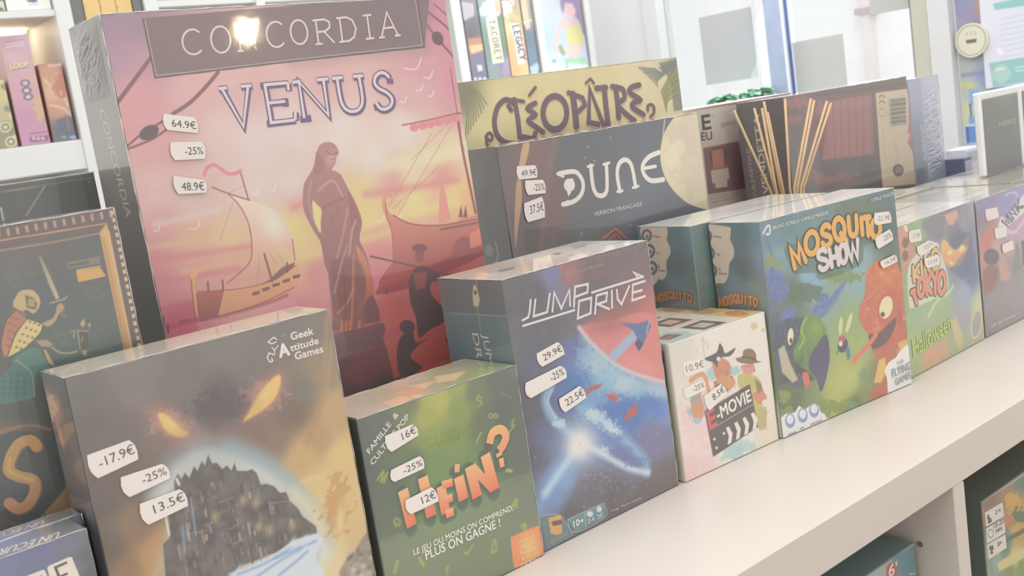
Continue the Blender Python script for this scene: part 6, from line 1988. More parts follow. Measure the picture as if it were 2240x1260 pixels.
# ------------------------------------------------------------------ dark red game, seen from its back
VFL, VFR = on_plane(1722, 300, 1, 2.45 * U) / U, on_plane(1994, 300, 1, 2.45 * U) / U
B = GameBox('dark red and black box with tan barcode strip, behind the wooden sticks', (VFL[0], 2.45), (VFR[0], 2.45), 0, 0.931, 0.225, (126, 121, 121))
F = B.face('front')
P = Print(F, (128, 120, 120), 0.0006, v0=0.1)
P.samples([(1735, 250, (128, 118, 118)), (1760, 230, (142, 120, 120)), (1800, 300, (140, 116, 116)), (1740, 330, (126, 121, 120)), (1790, 380, (122, 118, 117)), (1860, 380, (124, 120, 118)), (1900, 380, (124, 120, 119)), (1900, 220, (136, 120, 118)), (1740, 400, (126, 120, 118)), (1850, 210, (138, 119, 118))])
for x, y, rx, ry, c in ((1745, 225, 26, 12, (166, 128, 128)), (1740, 262, 16, 8, (160, 124, 122)), (1800, 240, 16, 14, (170, 126, 126)), (1800, 395, 30, 10, (158, 122, 118)), (1850, 388, 26, 10, (160, 124, 120)), (1780, 380, 18, 8, (152, 120, 116))):
    P.blot(x, y, rx, ry, c, 12, 0.42, 0.7, int(x))
P.poly([(1815, 222), (1906, 206), (1912, 338), (1798, 350)], (166, 128, 126), 3, 0.85)
for k in range(19):
    x = 1806 + k * 5.4
    P.line([(x, 224 - k * 0.8), (x + 4, 344 - k * .6)], 1.6, (186, 150, 146) if k % 3 else (150, 122, 120), 1.4, 0.75)
q = lambda pts: [(1780 + x / 4.5, 140 + y / 4.5) for x, y in pts]
P.poly(q([(0, 300), (980, 165), (985, 205), (600, 255), (0, 330)]), (124, 119, 117), 2)
P.poly(q([(608, 285), (955, 240), (1010, 1180), (680, 1215), (650, 900)]), (203, 187, 164), 1.5)
P.poly(q([(935, 340), (960, 330), (990, 880), (955, 830), (925, 770), (945, 690), (895, 665), (930, 640)]), (186, 128, 124), 2)
P.poly(q([(720, 335), (910, 300), (925, 620), (740, 640)]), (194, 186, 168), 1.5)
for k in range(16):
    y = 345 + k * 17
    P.line(q([(752 + k * .8, y + 5), (900 + k * .6, y - 12)]), [1.2, 2.6, 1.0, 3.0, 1.6][k % 5], (130, 122, 114), 1.1)
P.line(q([(735, 340), (752, 625)]), 2, (160, 150, 138), 1.4, 0.7)
P.ell(*q([(832, 1045)])[0], 12, 13.5, (128, 118, 112))
P.ell(*q([(832, 1040)])[0], 7, 8, (150, 138, 130))
P.line(q([(675, 580), (705, 960)]), 4, (186, 172, 152), 3, 0.7)
P.line(q([(790, 740), (830, 940)]), 6, (182, 170, 150), 4, 0.6)
P.line(q(arc(680, 480, 34, 40, 0, 360, 14)), 1.6, (186, 142, 130), 1.2)
P.line(q(arc(672, 330, 26, 20, 20, -200, 8)), 2, (132, 124, 116), 1.2)
P.line(q(arc(672, 385, 26, 20, 20, -200, 8)), 2, (132, 124, 116), 1.2)
P.build('back_print')
P = Print(B.face('left'), (124, 120, 119), 0.0008, v0=0.1)
P.samples([(1640, 250, (121, 120, 118)), (1680, 300, (122, 120, 119)), (1700, 260, (126, 119, 118)), (1660, 400, (126, 120, 120)), (1700, 380, (128, 118, 118)), (1700, 230, (124, 120, 119))])
P.build('spine_print')
L = Lettering(B.face('left'))
L.text('VAMPIRE', (1657, 436), (1640, 322), 8, (172, 152, 146), 0.01, up=(-9, 2))
L.text('VENDETTA', (1682, 424), (1660, 250), 12, (204, 192, 182), 0.02, up=(-13, 2))
L.build('spine_lettering')
B.seam(['top_front', 'front_right'], 0.0006, 131)

# ------------------------------------------------------------------ grey-blue wrapped box
GFR = on_plane(2061, 280, 1, 2.45 * U) / U
B = GameBox('grey-blue box in loose crinkled film, right of the barcode strip', (VFR[0] + 0.008, 2.45), (GFR[0], 2.45), 0, 0.915, 0.2, (176, 178, 190))
F = B.face('front')
P = Print(F, (168, 171, 186), 0.0006, v0=0.1)
P.samples([(2003, 190, (172, 174, 192)), (2010, 300, (146, 151, 160)), (2012, 380, (136, 142, 146)), (2030, 250, (166, 169, 184)), (2040, 380, (166, 169, 183)), (2045, 200, (184, 186, 200)), (2055, 300, (190, 191, 204)), (2055, 390, (188, 188, 202))])  # paler purple-grey tones hold the glare of the film
P.build('cover_print')
L = Lettering(F)
L.text('AUBERGES', (2028, 352), (2020, 272), 7, (196, 200, 208), 0.01, up=(-8, 1))
L.build('title_lettering')
B.seam(['top_front', 'front_right'], 0.0008, 137)
B.crumple('front', ((B.W * .40, 0.14), (B.W * .98, B.H - .001)), (184, 186, 198), 0.003, 11, 0.02, 0.006)

# ------------------------------------------------------------------ reed diffuser behind the jungle boxes
BX, BY = 3.285, 2.325
db = empty('diffuser_bottle', 'small glass bottle holding the wooden reeds behind the jungle boxes', 'bottle', Matrix.Translation((BX * U, BY * U, SHELF + 0.0003)))
b = MB()
b.lathe([(0.0005, 0), (0.022, 0.0), (0.0245, 0.003), (0.0245, 0.075), (0.021, 0.088), (0.012, 0.094), (0.0115, 0.112), (0.0130, 0.114), (0.0125, 0.1155), (0.0095, 0.1155), (0.0095, 0.096), (0.018, 0.086), (0.0215, 0.074), (0.0215, 0.005), (0.0005, 0.004)])
b.build('bottle_body', plain('amber_bottle_glass', (176, 150, 124), 0.12, coat=0.5), db, True)
reeds = [((1606, 243), (1685, 418), -.02), ((1650, 237), (1696, 418), 0.02), ((1667, 237), (1698, 418), -.03), ((1671, 222), (1708, 416), .03), ((1679, 246), (1713, 416), -.01), ((1717, 216), (1728, 413), .01), ((1774, 216), (1737, 412), -.02), ((1781, 220), (1744, 412), .03), ((1809, 222), (1751, 412), .0), ((1818, 226), (1757, 412), .03)]
words = ['lowest leaning reed at the far left of the fan', 'short reed, second from the left of the fan', 'reed crossing in front of the dark spine lettering', 'tall reed in the left bundle of the fan', 'rear reed of the left bundle', 'upright reed standing alone in the middle of the fan', 'left reed of the pair leaning right', 'right reed of the pair leaning right', 'front reed of the outermost pair on the right', 'reed leaning farthest to the right']
for (a, c, dy), w in zip(reeds, words):
    Yt = (BY + dy) * U
    top = Vector(on_plane(*a, 1, Yt))
    low = Vector(on_plane(*c, 1, (BY + dy * .35) * U))
    d = (low - top).normalized()
    # push the reed on until it sits inside the neck
    neck = Vector((BX * U, BY * U, SHELF + 0.108))
    rn_ = reeds.index((a, c, dy))
    end = neck + Vector((0.006 * math.cos(rn_ * 2.1), 0.006 * math.sin(rn_ * 2.1), -0.06))
    r_ = MB()
    r_.tube([top, low, end], 0.0014, 7)
    r_.v = [tuple(Vector(v) - end) for v in r_.v]
    o = r_.build('reed_stick', M_REED, None, True)
    o.location = end
    tag(o, w, 'reed', 'diffuser reeds behind the jungle boxes')

# ------------------------------------------------------------------ deck boxes in white clamshells
for k in range(2):
    x0 = 4.195 + 0.352 * k
    t = empty('deck_box', ['white clamshell deck box with black front standing at the far right', 'deck box cut by the right edge of the photo'][k], 'card deck', Matrix.Translation((x0 * U, 2.06 * U, SHELF + 0.487 * U + 0.0012)), 'clamshell deck boxes')
    bpy.context.view_layer.update()
    w, d, h = 0.343 * U, 0.03 * U, 0.338 * U
    b = MB()
    b.box((0, 0, 0), (w, d, h), 0.002)
    b.build('case', plain('white_clamshell_plastic', (236, 236, 234), 0.3, coat=0.4), t)
    F = Face(t, (0.005, -0.0004, 0.001), (1, 0, 0), (0, 0, 1), w - 0.009, h - 0.009, MAT_WRAP)
    P = Print(F, (118, 119, 118), 0.0007)
    P.grain(10, 3, 77)
    if k == 0:
        P.samples([(2150, 225, (122, 124, 116)), (2200, 210, (126, 130, 118)), (2160, 280, (116, 118, 116)), (2200, 290, (114, 115, 116)), (2160, 370, (114, 114, 114)), (2215, 370, (112, 112, 114)), (2225, 250, (120, 122, 120))])
        P.line([(2150, 218), (2200, 208), (2228, 204)], 5, (140, 148, 124), 5, 0.7)
        P.line([(2156, 285), (2190, 276), (2220, 268)], 2, (134, 134, 120), 2, 0.6)
    P.build('sleeve_print')
    if k == 0:
        L = Lettering(F)
        L.text('HERO', (2186, 278), (2222, 268), 8, (170, 166, 116), 0.01)
        L.build('title_lettering')
# small things far along the display
for nm, lab, x0, y0, w, d, h, c in (('small_box', 'small navy box on the pale lids before the window wall', 4.62, 2.36, .07, .10, .17, (120, 124, 146)), ('small_box', 'small white box beside the navy one before the window wall', 4.72, 2.40, .16, .10, .20, (226, 226, 234))):
    t = empty(nm, lab, 'box', Matrix.Translation((x0 * U, y0 * U, SHELF + 0.0003)), 'small boxes by the window wall')
    b = MB()
    b.box((0, 0, 0), (w * U, d * U, (h + 0.36) * U), 0.001, c)
    b.build('carton', MAT_GLOSS, t, cols=True)
    b = MB()
    b.box((0.0015, -0.0006, (h + .30) * U), (w * U - 0.0015, -0.0001, (h + .345) * U), 0.0, (206, 204, 214))
    b.build('front_label', MAT_MATT, t, cols=True)

# ------------------------------------------------------------------ games in the cubbies below
ZM = (zm + 0.016 - SHELF) / U
B = GameBox('grey-green and teal box in the cubby, with a round red price dot', (2.02, 1.50), (2.488, 1.50), ZM, -0.295, 0.6, (130, 150, 152), mat=MAT_GLOSS)
F = B.face('front')
P = Print(F, (134, 152, 154), 0.0007, v0=0.18)
P.samples([(1960, 1215, (124, 148, 154)), (1995, 1230, (122, 146, 152)), (1900, 1240, (168, 176, 166)), (1930, 1230, (166, 174, 166)), (1945, 1225, (140, 156, 156)), (1890, 1258, (172, 178, 168))], 6)
P.poly([(1850, 1280), (1949, 1217), (1951, 1228), (1940, 1260), (1940, 1300), (1850, 1300)], (168, 176, 166), 3, 0.8)
P.line([(1880, 1262), (2000, 1189)], 3, (176, 186, 180), 2)
P.line([(1990, 1256), (2003, 1254)], 2, (180, 190, 190), 2)
P.ell(1950, 1250, 12, 19, (184, 116, 112))
P.build('cover_print')
L = Lettering(F)
L.text("6'", (1944, 1262), (1962, 1254), 20, (222, 208, 200), 0.03)
L.build('price_lettering')
B = GameBox('dark green illustrated box with three white info tiles, in the right cubby', (2.870, 1.50), (3.42, 1.50), ZM, -0.3155, 0.45, (122, 130, 124), mat=MAT_GLOSS)
F = B.face('front')
P = Print(F, (150, 146, 124), 0.0006, v0=0.1)
P.samples([(2160, 1100, (150, 134, 124)), (2200, 1070, (168, 142, 120)), (2230, 1050, (122, 142, 130)), (2220, 1110, (196, 164, 116)), (2230, 1160, (190, 166, 112)), (2200, 1190, (126, 144, 130)), (2180, 1230, (150, 172, 160)), (2220, 1220, (206, 194, 142)), (2235, 1245, (140, 156, 120)), (2150, 1150, (130, 134, 126)), (2165, 1230, (150, 164, 150)), (2210, 1250, (142, 156, 122))], 4)
P.grain(20, 8, 87)
P.poly([(2139, 1118), (2152, 1108), (2156, 1150), (2146, 1150)], (190, 128, 120), 2)
for x, y, r, c in ((2212, 1095, 14, (206, 168, 112)), (2232, 1130, 16, (112, 130, 118)), (2224, 1160, 12, (200, 170, 108)), (2205, 1140, 12, (184, 140, 120)), (2236, 1165, 8, (204, 160, 110))):
    P.blot(x, y, r, r, c, 10, 0.4, 0.9, int(x))
P.line([(2186, 1190), (2240, 1160)], 8, (126, 124, 116), 3)
P.poly([(2180, 1232), (2240, 1196), (2240, 1220), (2186, 1250)], (208, 198, 148), 3)
P.line([(2142, 1102), (2240, 1037)], 3, (180, 176, 160), 2)
P.build('cover_print')
L = Lettering(F)
q = lambda pts: [(1640 + x / 2.738, 800 + y / 2.738) for x, y in pts]
for pts in ([(1408, 880), (1512, 818), (1522, 900), (1415, 965)], [(1415, 975), (1522, 912), (1530, 1000), (1420, 1065)], [(1420, 1075), (1530, 1010), (1538, 1090), (1432, 1160)]):
    L.poly(q(pts), (216, 212, 204))
DK = (120, 112, 108)
for x, y in ((1428, 905), (1432, 930), (1440, 925), (1448, 1115), (1440, 1090), (1452, 1090)):
    L.poly(q([(x - 9, y + 16), (x - 4, y - 14), (x + 4, y - 16), (x + 10, y + 10)]), DK)
L.stroke(q(arc(1442, 1005, 17, 24, 0, 360, 14)), 1.6, (150, 144, 140))
L.text('2-4', *q([(1470, 892), (1502, 873)]), 7, DK, 0.02)
L.text('10-20', *q([(1460, 978), (1522, 942)]), 8, DK, 0.02)
L.text('MIN', *q([(1474, 1006), (1512, 984)]), 7, DK, 0.02)
L.text('8+', *q([(1484, 1086), (1510, 1070)]), 8, DK, 0.02)
L.build('info_tiles')
P = Print(B.face('left'), (118, 128, 122), 0.002)
P.build('side_print')

# ------------------------------------------------------------------ on the bookcase behind
def case_box(name, lab, cat, x0, x1, z0, z1, col, art=None, group=None, y0=8.03, depth=0.5, mat=MAT_GLOSS):
    bx = GameBox(lab, (x0, y0), (x1, y0), z0, z1, depth, col, group, name, mat, cat)
    F = bx.face('front')
    P = Print(F, col, 0.0012)
    L = Lettering(F)
    if art:
        art(P, L)
    P.build('cover_print')
    L.build('title_lettering')
    return bx


def art_pink(P, L):
    P.samples([(20, 90, (190, 160, 172)), (50, 90, (200, 172, 184)), (30, 130, (206, 176, 182)), (60, 200, (202, 164, 178)), (60, 260, (196, 156, 176)), (80, 300, (198, 158, 178)), (75, 180, (204, 172, 168)), (90, 250, (190, 160, 160)), (20, 150, (200, 168, 172))])
    for y, c in ((92, (180, 150, 170)), (98, (216, 190, 196)), (104, (216, 196, 200))):
        P.line([(12, y), (52, y - 6)], 2.4, c, 2)
    P.blot(85, 232, 16, 22, (206, 180, 150), 30, .4, .8, 4)
    for x, y in ((55, 182), (58, 198), (62, 212)):
        P.ell(x, y, 11, 8, (140, 130, 138))
        P.ell(x, y, 6, 4.5, (206, 190, 196))
    P.line([(66, 292), (104, 288)], 2, (146, 120, 146), 1.5)
    P.poly([(64, 300), (106, 296), (106, 308), (66, 312)], (152, 126, 150), 3)
    for x in (74, 84, 94):
        P.ell(x, 303, 4, 4, (206, 180, 186))
    L.text('LOOP', (26, 154), (66, 147), 13, (150, 134, 116), 0.06)
    L.text('LOOP', (25, 152), (65, 145), 12, (226, 214, 178), 0.03)


case_box('board_game_box', 'tall pink box with yellow rounded title on the bookcase', 'board game', 2.288, 2.485, 1.327, 2.095, (198, 166, 178), art_pink)


def art_rock(P, L):
    P.samples([(100, 150, (200, 160, 138)), (130, 170, (204, 164, 144)), (120, 200, (212, 178, 152)), (150, 160, (160, 136, 128)), (130, 240, (200, 156, 140)), (150, 230, (196, 164, 150)), (150, 280, (122, 124, 140)), (130, 290, (124, 130, 140)), (170, 300, (130, 138, 156)), (95, 145, (190, 150, 130))])
    for pts in ([(98, 175), (120, 200), (140, 214), (148, 230)], [(110, 230), (140, 238), (160, 262)], [(146, 170), (152, 210), (165, 240)]):
        P.line(pts, 5, (222, 196, 170), 4, 0.8)
    P.blot(132, 190, 18, 20, (190, 136, 124), 30, .4, .8, 4)
    P.poly([(124, 262), (150, 252), (176, 268), (186, 304), (134, 312)], (126, 128, 140), 4)
    P.ell(140, 300, 6, 4, (150, 164, 140))
    P.ell(162, 300, 10, 4, (158, 176, 206))
    P.line([(146, 255), (152, 285)], 4, (160, 140, 126), 3)
    L.text('Odyssee', (106, 148), (135, 143), 7, (222, 206, 196), 0.02)


case_box('board_game_box', 'orange box with rocky canyon picture on the bookcase', 'board game', 2.512, 2.672, 1.327, 1.885, (196, 158, 138), art_rock)


def art_yel(P, L):
    P.samples([(5, 200, (200, 192, 150)), (10, 250, (190, 184, 150)), (20, 300, (160, 156, 134)), (8, 170, (206, 196, 160))])
    for k in range(9):
        P.ell(10 + (k * 11) % 26, 190 + k * 16, 9, 7, [(150, 152, 140), (214, 204, 166), (164, 160, 130)][k % 3], 0.9, 20)
    for x, y in ((12, 278), (24, 310)):
        P.ell(x, y, 13, 12, (206, 200, 166))
        P.ell(x, y, 9, 8, (140, 144, 140))
        P.ell(x, y, 5, 4, (210, 206, 180))


case_box('board_game_box', 'narrow yellow patterned box left of the pink one on the bookcase', 'board game', 2.09, 2.262, 1.327, 1.80, (196, 188, 150), art_yel)


def art_upper(P, L):
    P.blot(8, 40, 14, 20, (206, 200, 170), 30, .4, .9, 3)
    P.blot(4, 10, 10, 12, (216, 214, 200), 30, .4, .9, 3)


case_box('board_game_box', 'dark green patterned box on the upper bookcase shelf', 'board game', 2.02, 2.375, 2.266, 2.6, (130, 134, 120), art_upper)


def art_white(P, L):
    P.poly([(58, 0), (80, -4), (82, 4), (72, 6), (60, 4)], (130, 138, 156), 2)
    P.line([(64, 11), (84, 8)], 2.4, (196, 200, 204), 2)


case_box('board_game_box', 'white box with small blue mark on the upper bookcase shelf', 'board game', 2.385, 2.69, 2.266, 2.62, (232, 232, 228), art_white)
for k in range(3):
    x0 = 2.920 + k * 0.121

    def art_file(P, L, k=k):
        P.grain(60, 4, k)
        P.ell(182 + k * 37, 15, 5, 3, (196, 168, 140))
    case_box('board_game_box', ['leftmost of three yellow-orange boxes on the bookcase', 'middle one of three yellow-orange boxes on the bookcase', 'rightmost of three yellow-orange boxes on the bookcase'][k], 'board game', x0, x0 + 0.117, 1.327, 2.72, (222, 192, 138), art_file, 'yellow-orange boxes side by side')
case_box('board_game_box', 'dark block put in as the shaded gap left of the three yellow-orange boxes', 'board game', 2.824, 2.913, 1.327, 2.75, (128, 128, 126), None)  # dark block stands in for shade in the gap
case_box('board_game_box', 'dark block filling the strip right of the three yellow-orange boxes', 'board game', 3.288, 3.355, 1.327, 2.75, (132, 132, 130), None)  # dark filler block between the boxes and the upright


def art_a(P, L):
    P.samples([(1020, 20, (140, 138, 146)), (1030, 60, (126, 124, 128)), (1040, 100, (166, 140, 126)), (1050, 130, (140, 138, 158)), (1055, 170, (136, 136, 158)), (1015, 10, (150, 148, 152)), (1030, 75, (122, 120, 122))])
    P.blot(1018, 22, 16, 18, (190, 184, 188), 60, .42, .9, 3)
    P.poly([(1024, 84), (1052, 82), (1058, 108), (1028, 118)], (190, 150, 130), 5)
    P.poly([(1026, 100), (1056, 96), (1056, 110), (1032, 118)], (218, 194, 160), 4)
    P.poly([(1043, 142), (1054, 142), (1056, 154), (1046, 157)], (216, 212, 204), 2)
    for x in (1040, 1050, 1060):
        P.ell(x, 172, 3.4, 3.4, (214, 212, 216))


def art_b(P, L):
    P.samples([(1060, 20, (150, 166, 164)), (1080, 10, (196, 200, 200)), (1060, 80, (138, 158, 150)), (1100, 100, (130, 146, 132)), (1080, 160, (150, 164, 164)), (1110, 150, (150, 150, 164)), (1095, 40, (126, 146, 130))])
    P.blot(1075, 16, 18, 18, (206, 214, 222), 60, .4, .9, 3)
    P.poly([(1082, 2), (1092, 0), (1096, 26), (1084, 30)], (206, 184, 160), 3)
    P.poly([(1062, 38), (1086, 36), (1103, 136), (1078, 140)], (226, 220, 200), 2)
    P.blot(1112, 150, 9, 24, (176, 160, 184), 30, .42, .8, 3)
    for k, ch in enumerate('TACORET'):
        y = 48 + k * 13
        x = 1072 + k * 2.4
        if ch in GLY:
            L.glyph(ch, (x - 3, y - 3), (x - 1, y + 6), (x + 9, y - 5), 2.4, (130, 138, 124))


def art_c(P, L):
    P.samples([(1105, 20, (160, 150, 140)), (1125, 40, (176, 166, 138)), (1110, 60, (222, 200, 156)), (1115, 100, (222, 184, 146)), (1130, 150, (224, 182, 142)), (1150, 160, (222, 196, 150)), (1140, 100, (216, 180, 160))])
    P.blot(1108, 18, 12, 16, (214, 214, 214), 40, .4, .9, 3)
    P.blot(1124, 38, 12, 10, (196, 180, 134), 40, .36, .9, 5)
    P.poly([(1114, 52), (1134, 50), (1148, 138), (1134, 142), (1126, 90)], (222, 218, 210), 2)
    for k, ch in enumerate('LEGACY'):
        y = 60 + k * 13
        x = 1122 + k * 3
        L.glyph(ch, (x - 1, y - 4), (x + 1, y + 6), (x + 12, y - 6), 3.2, (112, 116, 136))


def art_d(P, L):
    P.samples([(1150, 20, (200, 170, 146)), (1160, 20, (140, 152, 144)), (1155, 80, (120, 132, 142)), (1165, 130, (126, 144, 156)), (1170, 170, (128, 146, 142))])
    P.poly([(1140, 0), (1150, 0), (1160, 60), (1152, 66), (1146, 50)], (214, 184, 158), 3)
    P.line([(1144, 50), (1162, 44)], 3, (210, 200, 186), 2)
    P.blot(1168, 160, 9, 18, (186, 206, 214), 30, .4, .9, 3)


xs = [float(on_plane(px, 90, 1, 8.03 * U)[0]) / U for px in (1020, 1056, 1108, 1149, 1174)]
for k, (art, col, lab) in enumerate(((art_a, (134, 132, 140), 'dark purple box spine next to the pale bookcase upright'), (art_b, (140, 158, 152), 'green box spine with cream vertical label'), (art_c, (216, 184, 146), 'orange box spine with vertical white lettering panel'), (art_d, (126, 144, 146), 'narrow teal box spine right of the orange one'))):
    case_box('board_game_box', lab, 'board game', xs[k] + 0.008, xs[k + 1] - 0.006, 1.327, [2.58, 2.58, 2.15, 2.58][k], col, art)
o = case_box('board_game_box', 'grey box lying on top of the orange spine', 'board game', xs[2] + 0.006, xs[3] - 0.006, 2.155, 2.58, (134, 136, 132), None)


# illustrated panel with a figure in green, at the end of the bookcase
def art_fig(P, L):
    P.samples([(1200, 20, (190, 198, 216)), (1230, 30, (196, 200, 220)), (1205, 90, (180, 196, 222)), (1215, 140, (196, 212, 230)), (1275, 40, (172, 170, 200)), (1280, 120, (186, 196, 222)), (1240, 180, (176, 202, 186)), (1280, 170, (186, 206, 200)), (1210, 170, (206, 206, 206)), (1260, 0, (170, 172, 196))])
    P.poly([(1226, -2), (1262, -4), (1282, 30), (1284, 70), (1270, 74), (1262, 40), (1240, 10), (1232, 30)], (158, 146, 172), 5)
    P.poly([(1236, 6), (1252, 8), (1260, 24), (1254, 42), (1242, 44), (1234, 28)], (216, 190, 192), 5)
    P.poly([(1228, 44), (1258, 40), (1270, 56), (1276, 100), (1268, 130), (1244, 130), (1240, 80)], (206, 190, 190), 5)
    P.poly([(1240, 62), (1264, 54), (1276, 78), (1276, 98), (1252, 98), (1240, 84)], (206, 202, 150), 4)
    P.line([(1230, 46), (1218, 80), (1214, 108), (1240, 112)], 9, (214, 190, 182), 5)
    P.line([(1226, 104), (1232, 116)], 10, (156, 164, 150), 4)
    P.line([(1240, 110), (1264, 104)], 9, (216, 194, 184), 5)
    P.poly([(1236, 128), (1278, 124), (1292, 150), (1296, 200), (1226, 200)], (160, 196, 170), 8)
    P.blot(1256, 160, 30, 24, (206, 224, 210), 60, .42, .8, 3)
    P.blot(1220, 160, 14, 22, (220, 224, 220), 60, .4, .9, 9)
    P.ell(1212, 134, 5, 5, (140, 140, 156), 0.8, 0, soft=1)


pxa, pxb = 7.42, 7.992
case_box('illustrated_board', 'illustrated panel of a figure in green leaves at the bookcase end', 'poster', pxa, pxb, 1.327, 2.58, (206, 208, 220), art_fig, None, 8.02, 0.02, MAT_MATT)


# ------------------------------------------------------------------ on the window and the wall beside it
def wall_sheet(name, lab, cat, px0, px1, zt, zb, col, art=None, x=XW - 0.004, ref=107, th=0.0012, mat=MAT_MATT, group=None):
    ya, yb = float(on_plane(px0, ref, 0, x)[1]), float(on_plane(px1, ref, 0, x)[1])
    w, h = ya - yb, zt - zb
    t = empty(name, lab, cat, Matrix.Translation((x, ya, zb)), group)
    bpy.context.view_layer.update()
    b = MB()
    b.box((0, -w, 0), (th, 0, h), 0, col)
    b.build('sheet', mat, t, cols=True)
    F = Face(t, (0, 0, 0), (0, -1, 0), (0, 0, 1), w, h, mat)
    if art:
        P = Print(F, col, 0.0022)
        L = Lettering(F)
        art(P, L)
        P.build('printed_front')
        L.build('lettering')
    return t


def zat(px, py, x=XW):
    return float(on_plane(px, py, 0, x)[2])


GP = XW + 0.018
wall_sheet('paper_notice', 'paper sheet in painted backlit grey on the glass left of the blue post', 'notice', 1536, 1652, zat(1580, 28, GP), zat(1600, 178, GP), (196, 197, 200), None, GP)  # backlit shade of the paper put into the sheet colour
wall_sheet('paper_notice', 'paper sheet in painted backlit grey on the glass right of the blue post', 'notice', 1733, 1846, zat(1785, 84, GP), zat(1790, 240, GP), (192, 193, 190), None, GP)  # grey here is painted backlight shade
wall_sheet('paper_notice', 'paper sheet in painted backlit grey high on the glass by the window edge', 'notice', 1911, 1996, zat(1940, -90, GP), zat(1955, 24, GP), (192, 193, 190), None, GP)  # same backlit grey painted into the sheet


def art_bg(P, L):
    P.samples([(2110, 10, (160, 164, 190)), (2130, 30, (170, 160, 180)), (2110, 150, (190, 194, 190)), (2120, 190, (190, 200, 196)), (2150, 170, (160, 172, 202)), (2110, 250, (210, 214, 176)), (2130, 300, (176, 196, 224)), (2150, 350, (206, 214, 226)), (2120, 360, (190, 206, 200)), (2105, 70, (176, 174, 190))])
    P.line([(2136, 0), (2146, 44)], 8, (196, 164, 150), 4)
    P.line([(2106, 165), (2160, 158)], 8, (156, 158, 190), 5, 0.8)
    P.blot(2116, 184, 16, 8, (206, 210, 150), 60, .4, .9, 3)
    for x0, y0, x1, y1, c in ((2118, 195, 2142, 232, (156, 186, 224)), (2120, 228, 2124, 256, (110, 124, 172)), (2118, 255, 2140, 272, (146, 176, 220)), (2114, 276, 2144, 312, (126, 158, 212)), (2112, 278, 2118, 314, (112, 130, 180))):
        P.poly([(x0, y0), (x1, y0 - 2), (x1 + 3, y1 - 2), (x0 + 3, y1)], c, 2.5)
    P.line([(2114, 275), (2146, 272)], 3, (226, 230, 238), 2)


wall_sheet('poster', 'blue and green poster behind the round badge at the right', 'poster', 2096, 2300, zat(2110, -60), zat(2150, 395), (190, 198, 206), art_bg, XW - 0.004)


def art_fly(P, L):
    P.samples([(2160, 60, (224, 226, 236)), (2230, 60, (222, 224, 236)), (2200, 100, (224, 226, 236))])
    P.poly([(2172, 8), (2260, -10), (2262, 10), (2176, 22)], (160, 200, 202), 2)
    for k in range(8):
        P.line([(2190, 42 + k * 12), (2260, 28 + k * 12)], 2, (200, 206, 222), 2)
    P.poly([(2164, 138), (2270, 120), (2280, 172), (2172, 192)], (160, 202, 204), 2)
    P.blot(2192, 160, 20, 14, (186, 214, 206), 60, .4, .9, 3)
    P.line([(2180, 152), (2196, 150)], 5, (222, 230, 226), 3)
    for k in range(2):
        P.line([(2222, 148 + k * 8), (2262, 141 + k * 8)], 3, (214, 230, 230), 2)
    P.poly([(2178, 108), (2186, 104), (2198, 116), (2186, 120)], (236, 238, 244), 2)


wall_sheet('flyer', 'white flyer with teal bands at the right edge', 'flyer', 2150, 2290, zat(2160, -30), zat(2172, 192), (222, 226, 236), art_fly, XW - 0.012)
# round badge
bx_ = XW - 0.016
c0 = on_plane(2126, 88, 0, bx_)
bd = empty('round_badge', 'round cream badge with a coffee cup sign on the poster', 'badge', Matrix.Translation(tuple(c0)))
bpy.context.view_layer.update()
R_ = 0.5 * (float(on_plane(2126, 50, 0, bx_)[2]) - float(on_plane(2126, 126, 0, bx_)[2]))
b = MB()
b.tube([(-0.003, 0, 0), (0.003, 0, 0)], R_, 40, (222, 220, 202))
b.build('disc', MAT_MATT, bd, cols=True)
F = Face(bd, (-0.0031, R_, -R_), (0, -1, 0), (0, 0, 1), 2 * R_, 2 * R_, MAT_MATT)
L = Lettering(F)
ring = [(R_ + R_ * .86 * math.cos(t), R_ + R_ * .86 * math.sin(t)) for t in np.linspace(0, 2 * math.pi, 41)]
L._stroke(ring, R_ * .05, (176, 172, 150), F.lift())
L._add(np.array([(R_ * .72, R_ * .84), (R_ * 1.28, R_ * .84), (R_ * 1.34, R_ * 1.06), (R_ * .66, R_ * 1.06)]), [[0, 1, 2, 3]], (140, 132, 116), F.lift())
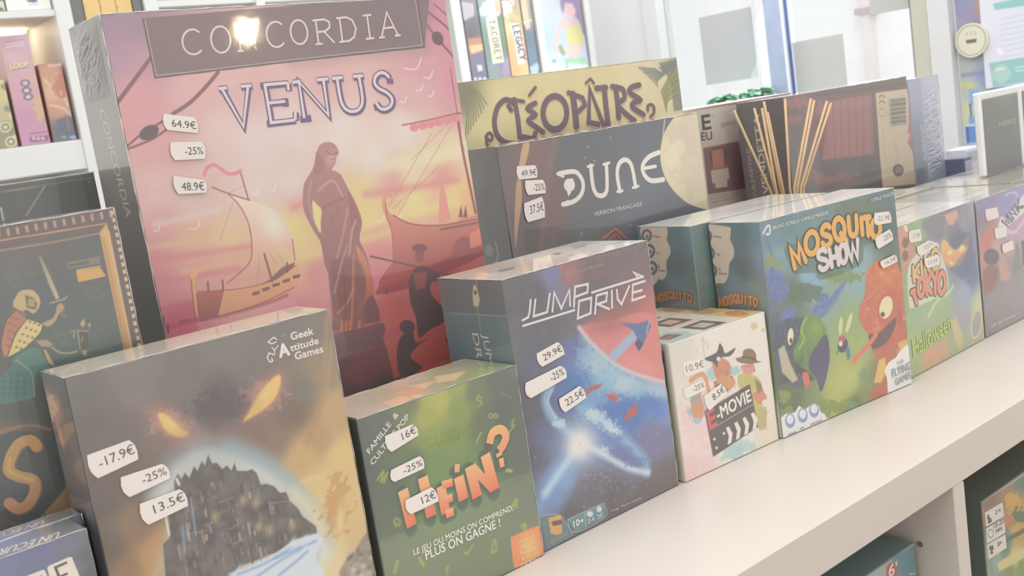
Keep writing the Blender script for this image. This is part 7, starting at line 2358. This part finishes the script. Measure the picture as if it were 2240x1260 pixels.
for k in range(3):
    L._stroke([(R_ * (.72 + k * .26), R_ * 1.28), (R_ * (.78 + k * .26), R_ * 1.4), (R_ * (.72 + k * .26), R_ * 1.5)], R_ * .06, (196, 192, 172), F.lift())
L.build('cup_sign')

# leafy plant on the window sill
pc = on_plane(1622, 232, 0, XW - 0.05)
pt = empty('potted_plant', 'small green leafy plant on the window sill', 'plant', Matrix.Translation((XW - 0.05, float(pc[1]), WZ0 + 0.0255)))
pz = float(pc[2]) + 0.035 - (WZ0 + 0.0255)
b = MB()
b.lathe([(0.001, 0), (0.045, 0), (0.056, 0.09), (0.060, 0.095), (0.060, 0.11), (0.052, 0.11), (0.05, 0.09), (0.001, 0.085)])
b.build('pot', plain('white_flowerpot', (226, 224, 220), 0.4), pt, True)
st, lf = MB(), MB()
rn = random.Random(8)
for k in range(46):
    g = k * 2.4
    rr = 0.02 + 0.07 * rn.random()
    ext = 1.9 if abs(math.sin(g)) > .5 else 1.0
    tip = Vector((rr * math.cos(g) * .35, rr * math.sin(g), pz * (0.80 + 0.22 * rn.random())))
    st.tube([(0, 0, 0.085), (tip.x * .4, tip.y * .4, pz * .5), tuple(tip)], 0.0018, 5)
    a = Vector((math.cos(g) * .3, math.sin(g), rn.uniform(-.3, .5))).normalized()
    s_ = a.cross(Vector((0, 0, 1))).normalized()
    ln, wd_ = rn.uniform(.04, .06), rn.uniform(.016, .024)
    up = s_.cross(a)
    pts = []
    for t in (0, .25, .5, .75, 1):
        w_ = wd_ * math.sin(math.pi * min(1, t * .94 + .06)) ** .8
        c_ = tip + a * ln * t - Vector((0, 0, .02 * t * t))
        pts.append((c_ - s_ * w_ + up * .006, c_, c_ + s_ * w_ + up * .006))
    vs = [tuple(p) for r in pts for p in r]
    fs = []
    for i in range(4):
        for j in range(2):
            fs.append((i * 3 + j, i * 3 + j + 1, (i + 1) * 3 + j + 1, (i + 1) * 3 + j))
    lf.add(vs, fs)
st.build('stems', plain('green_plant_stem', (130, 160, 120), 0.7), pt)
lf.build('foliage', plain('green_plant_leaf', (150, 198, 168), 0.5, 0.25, 12.0), pt)
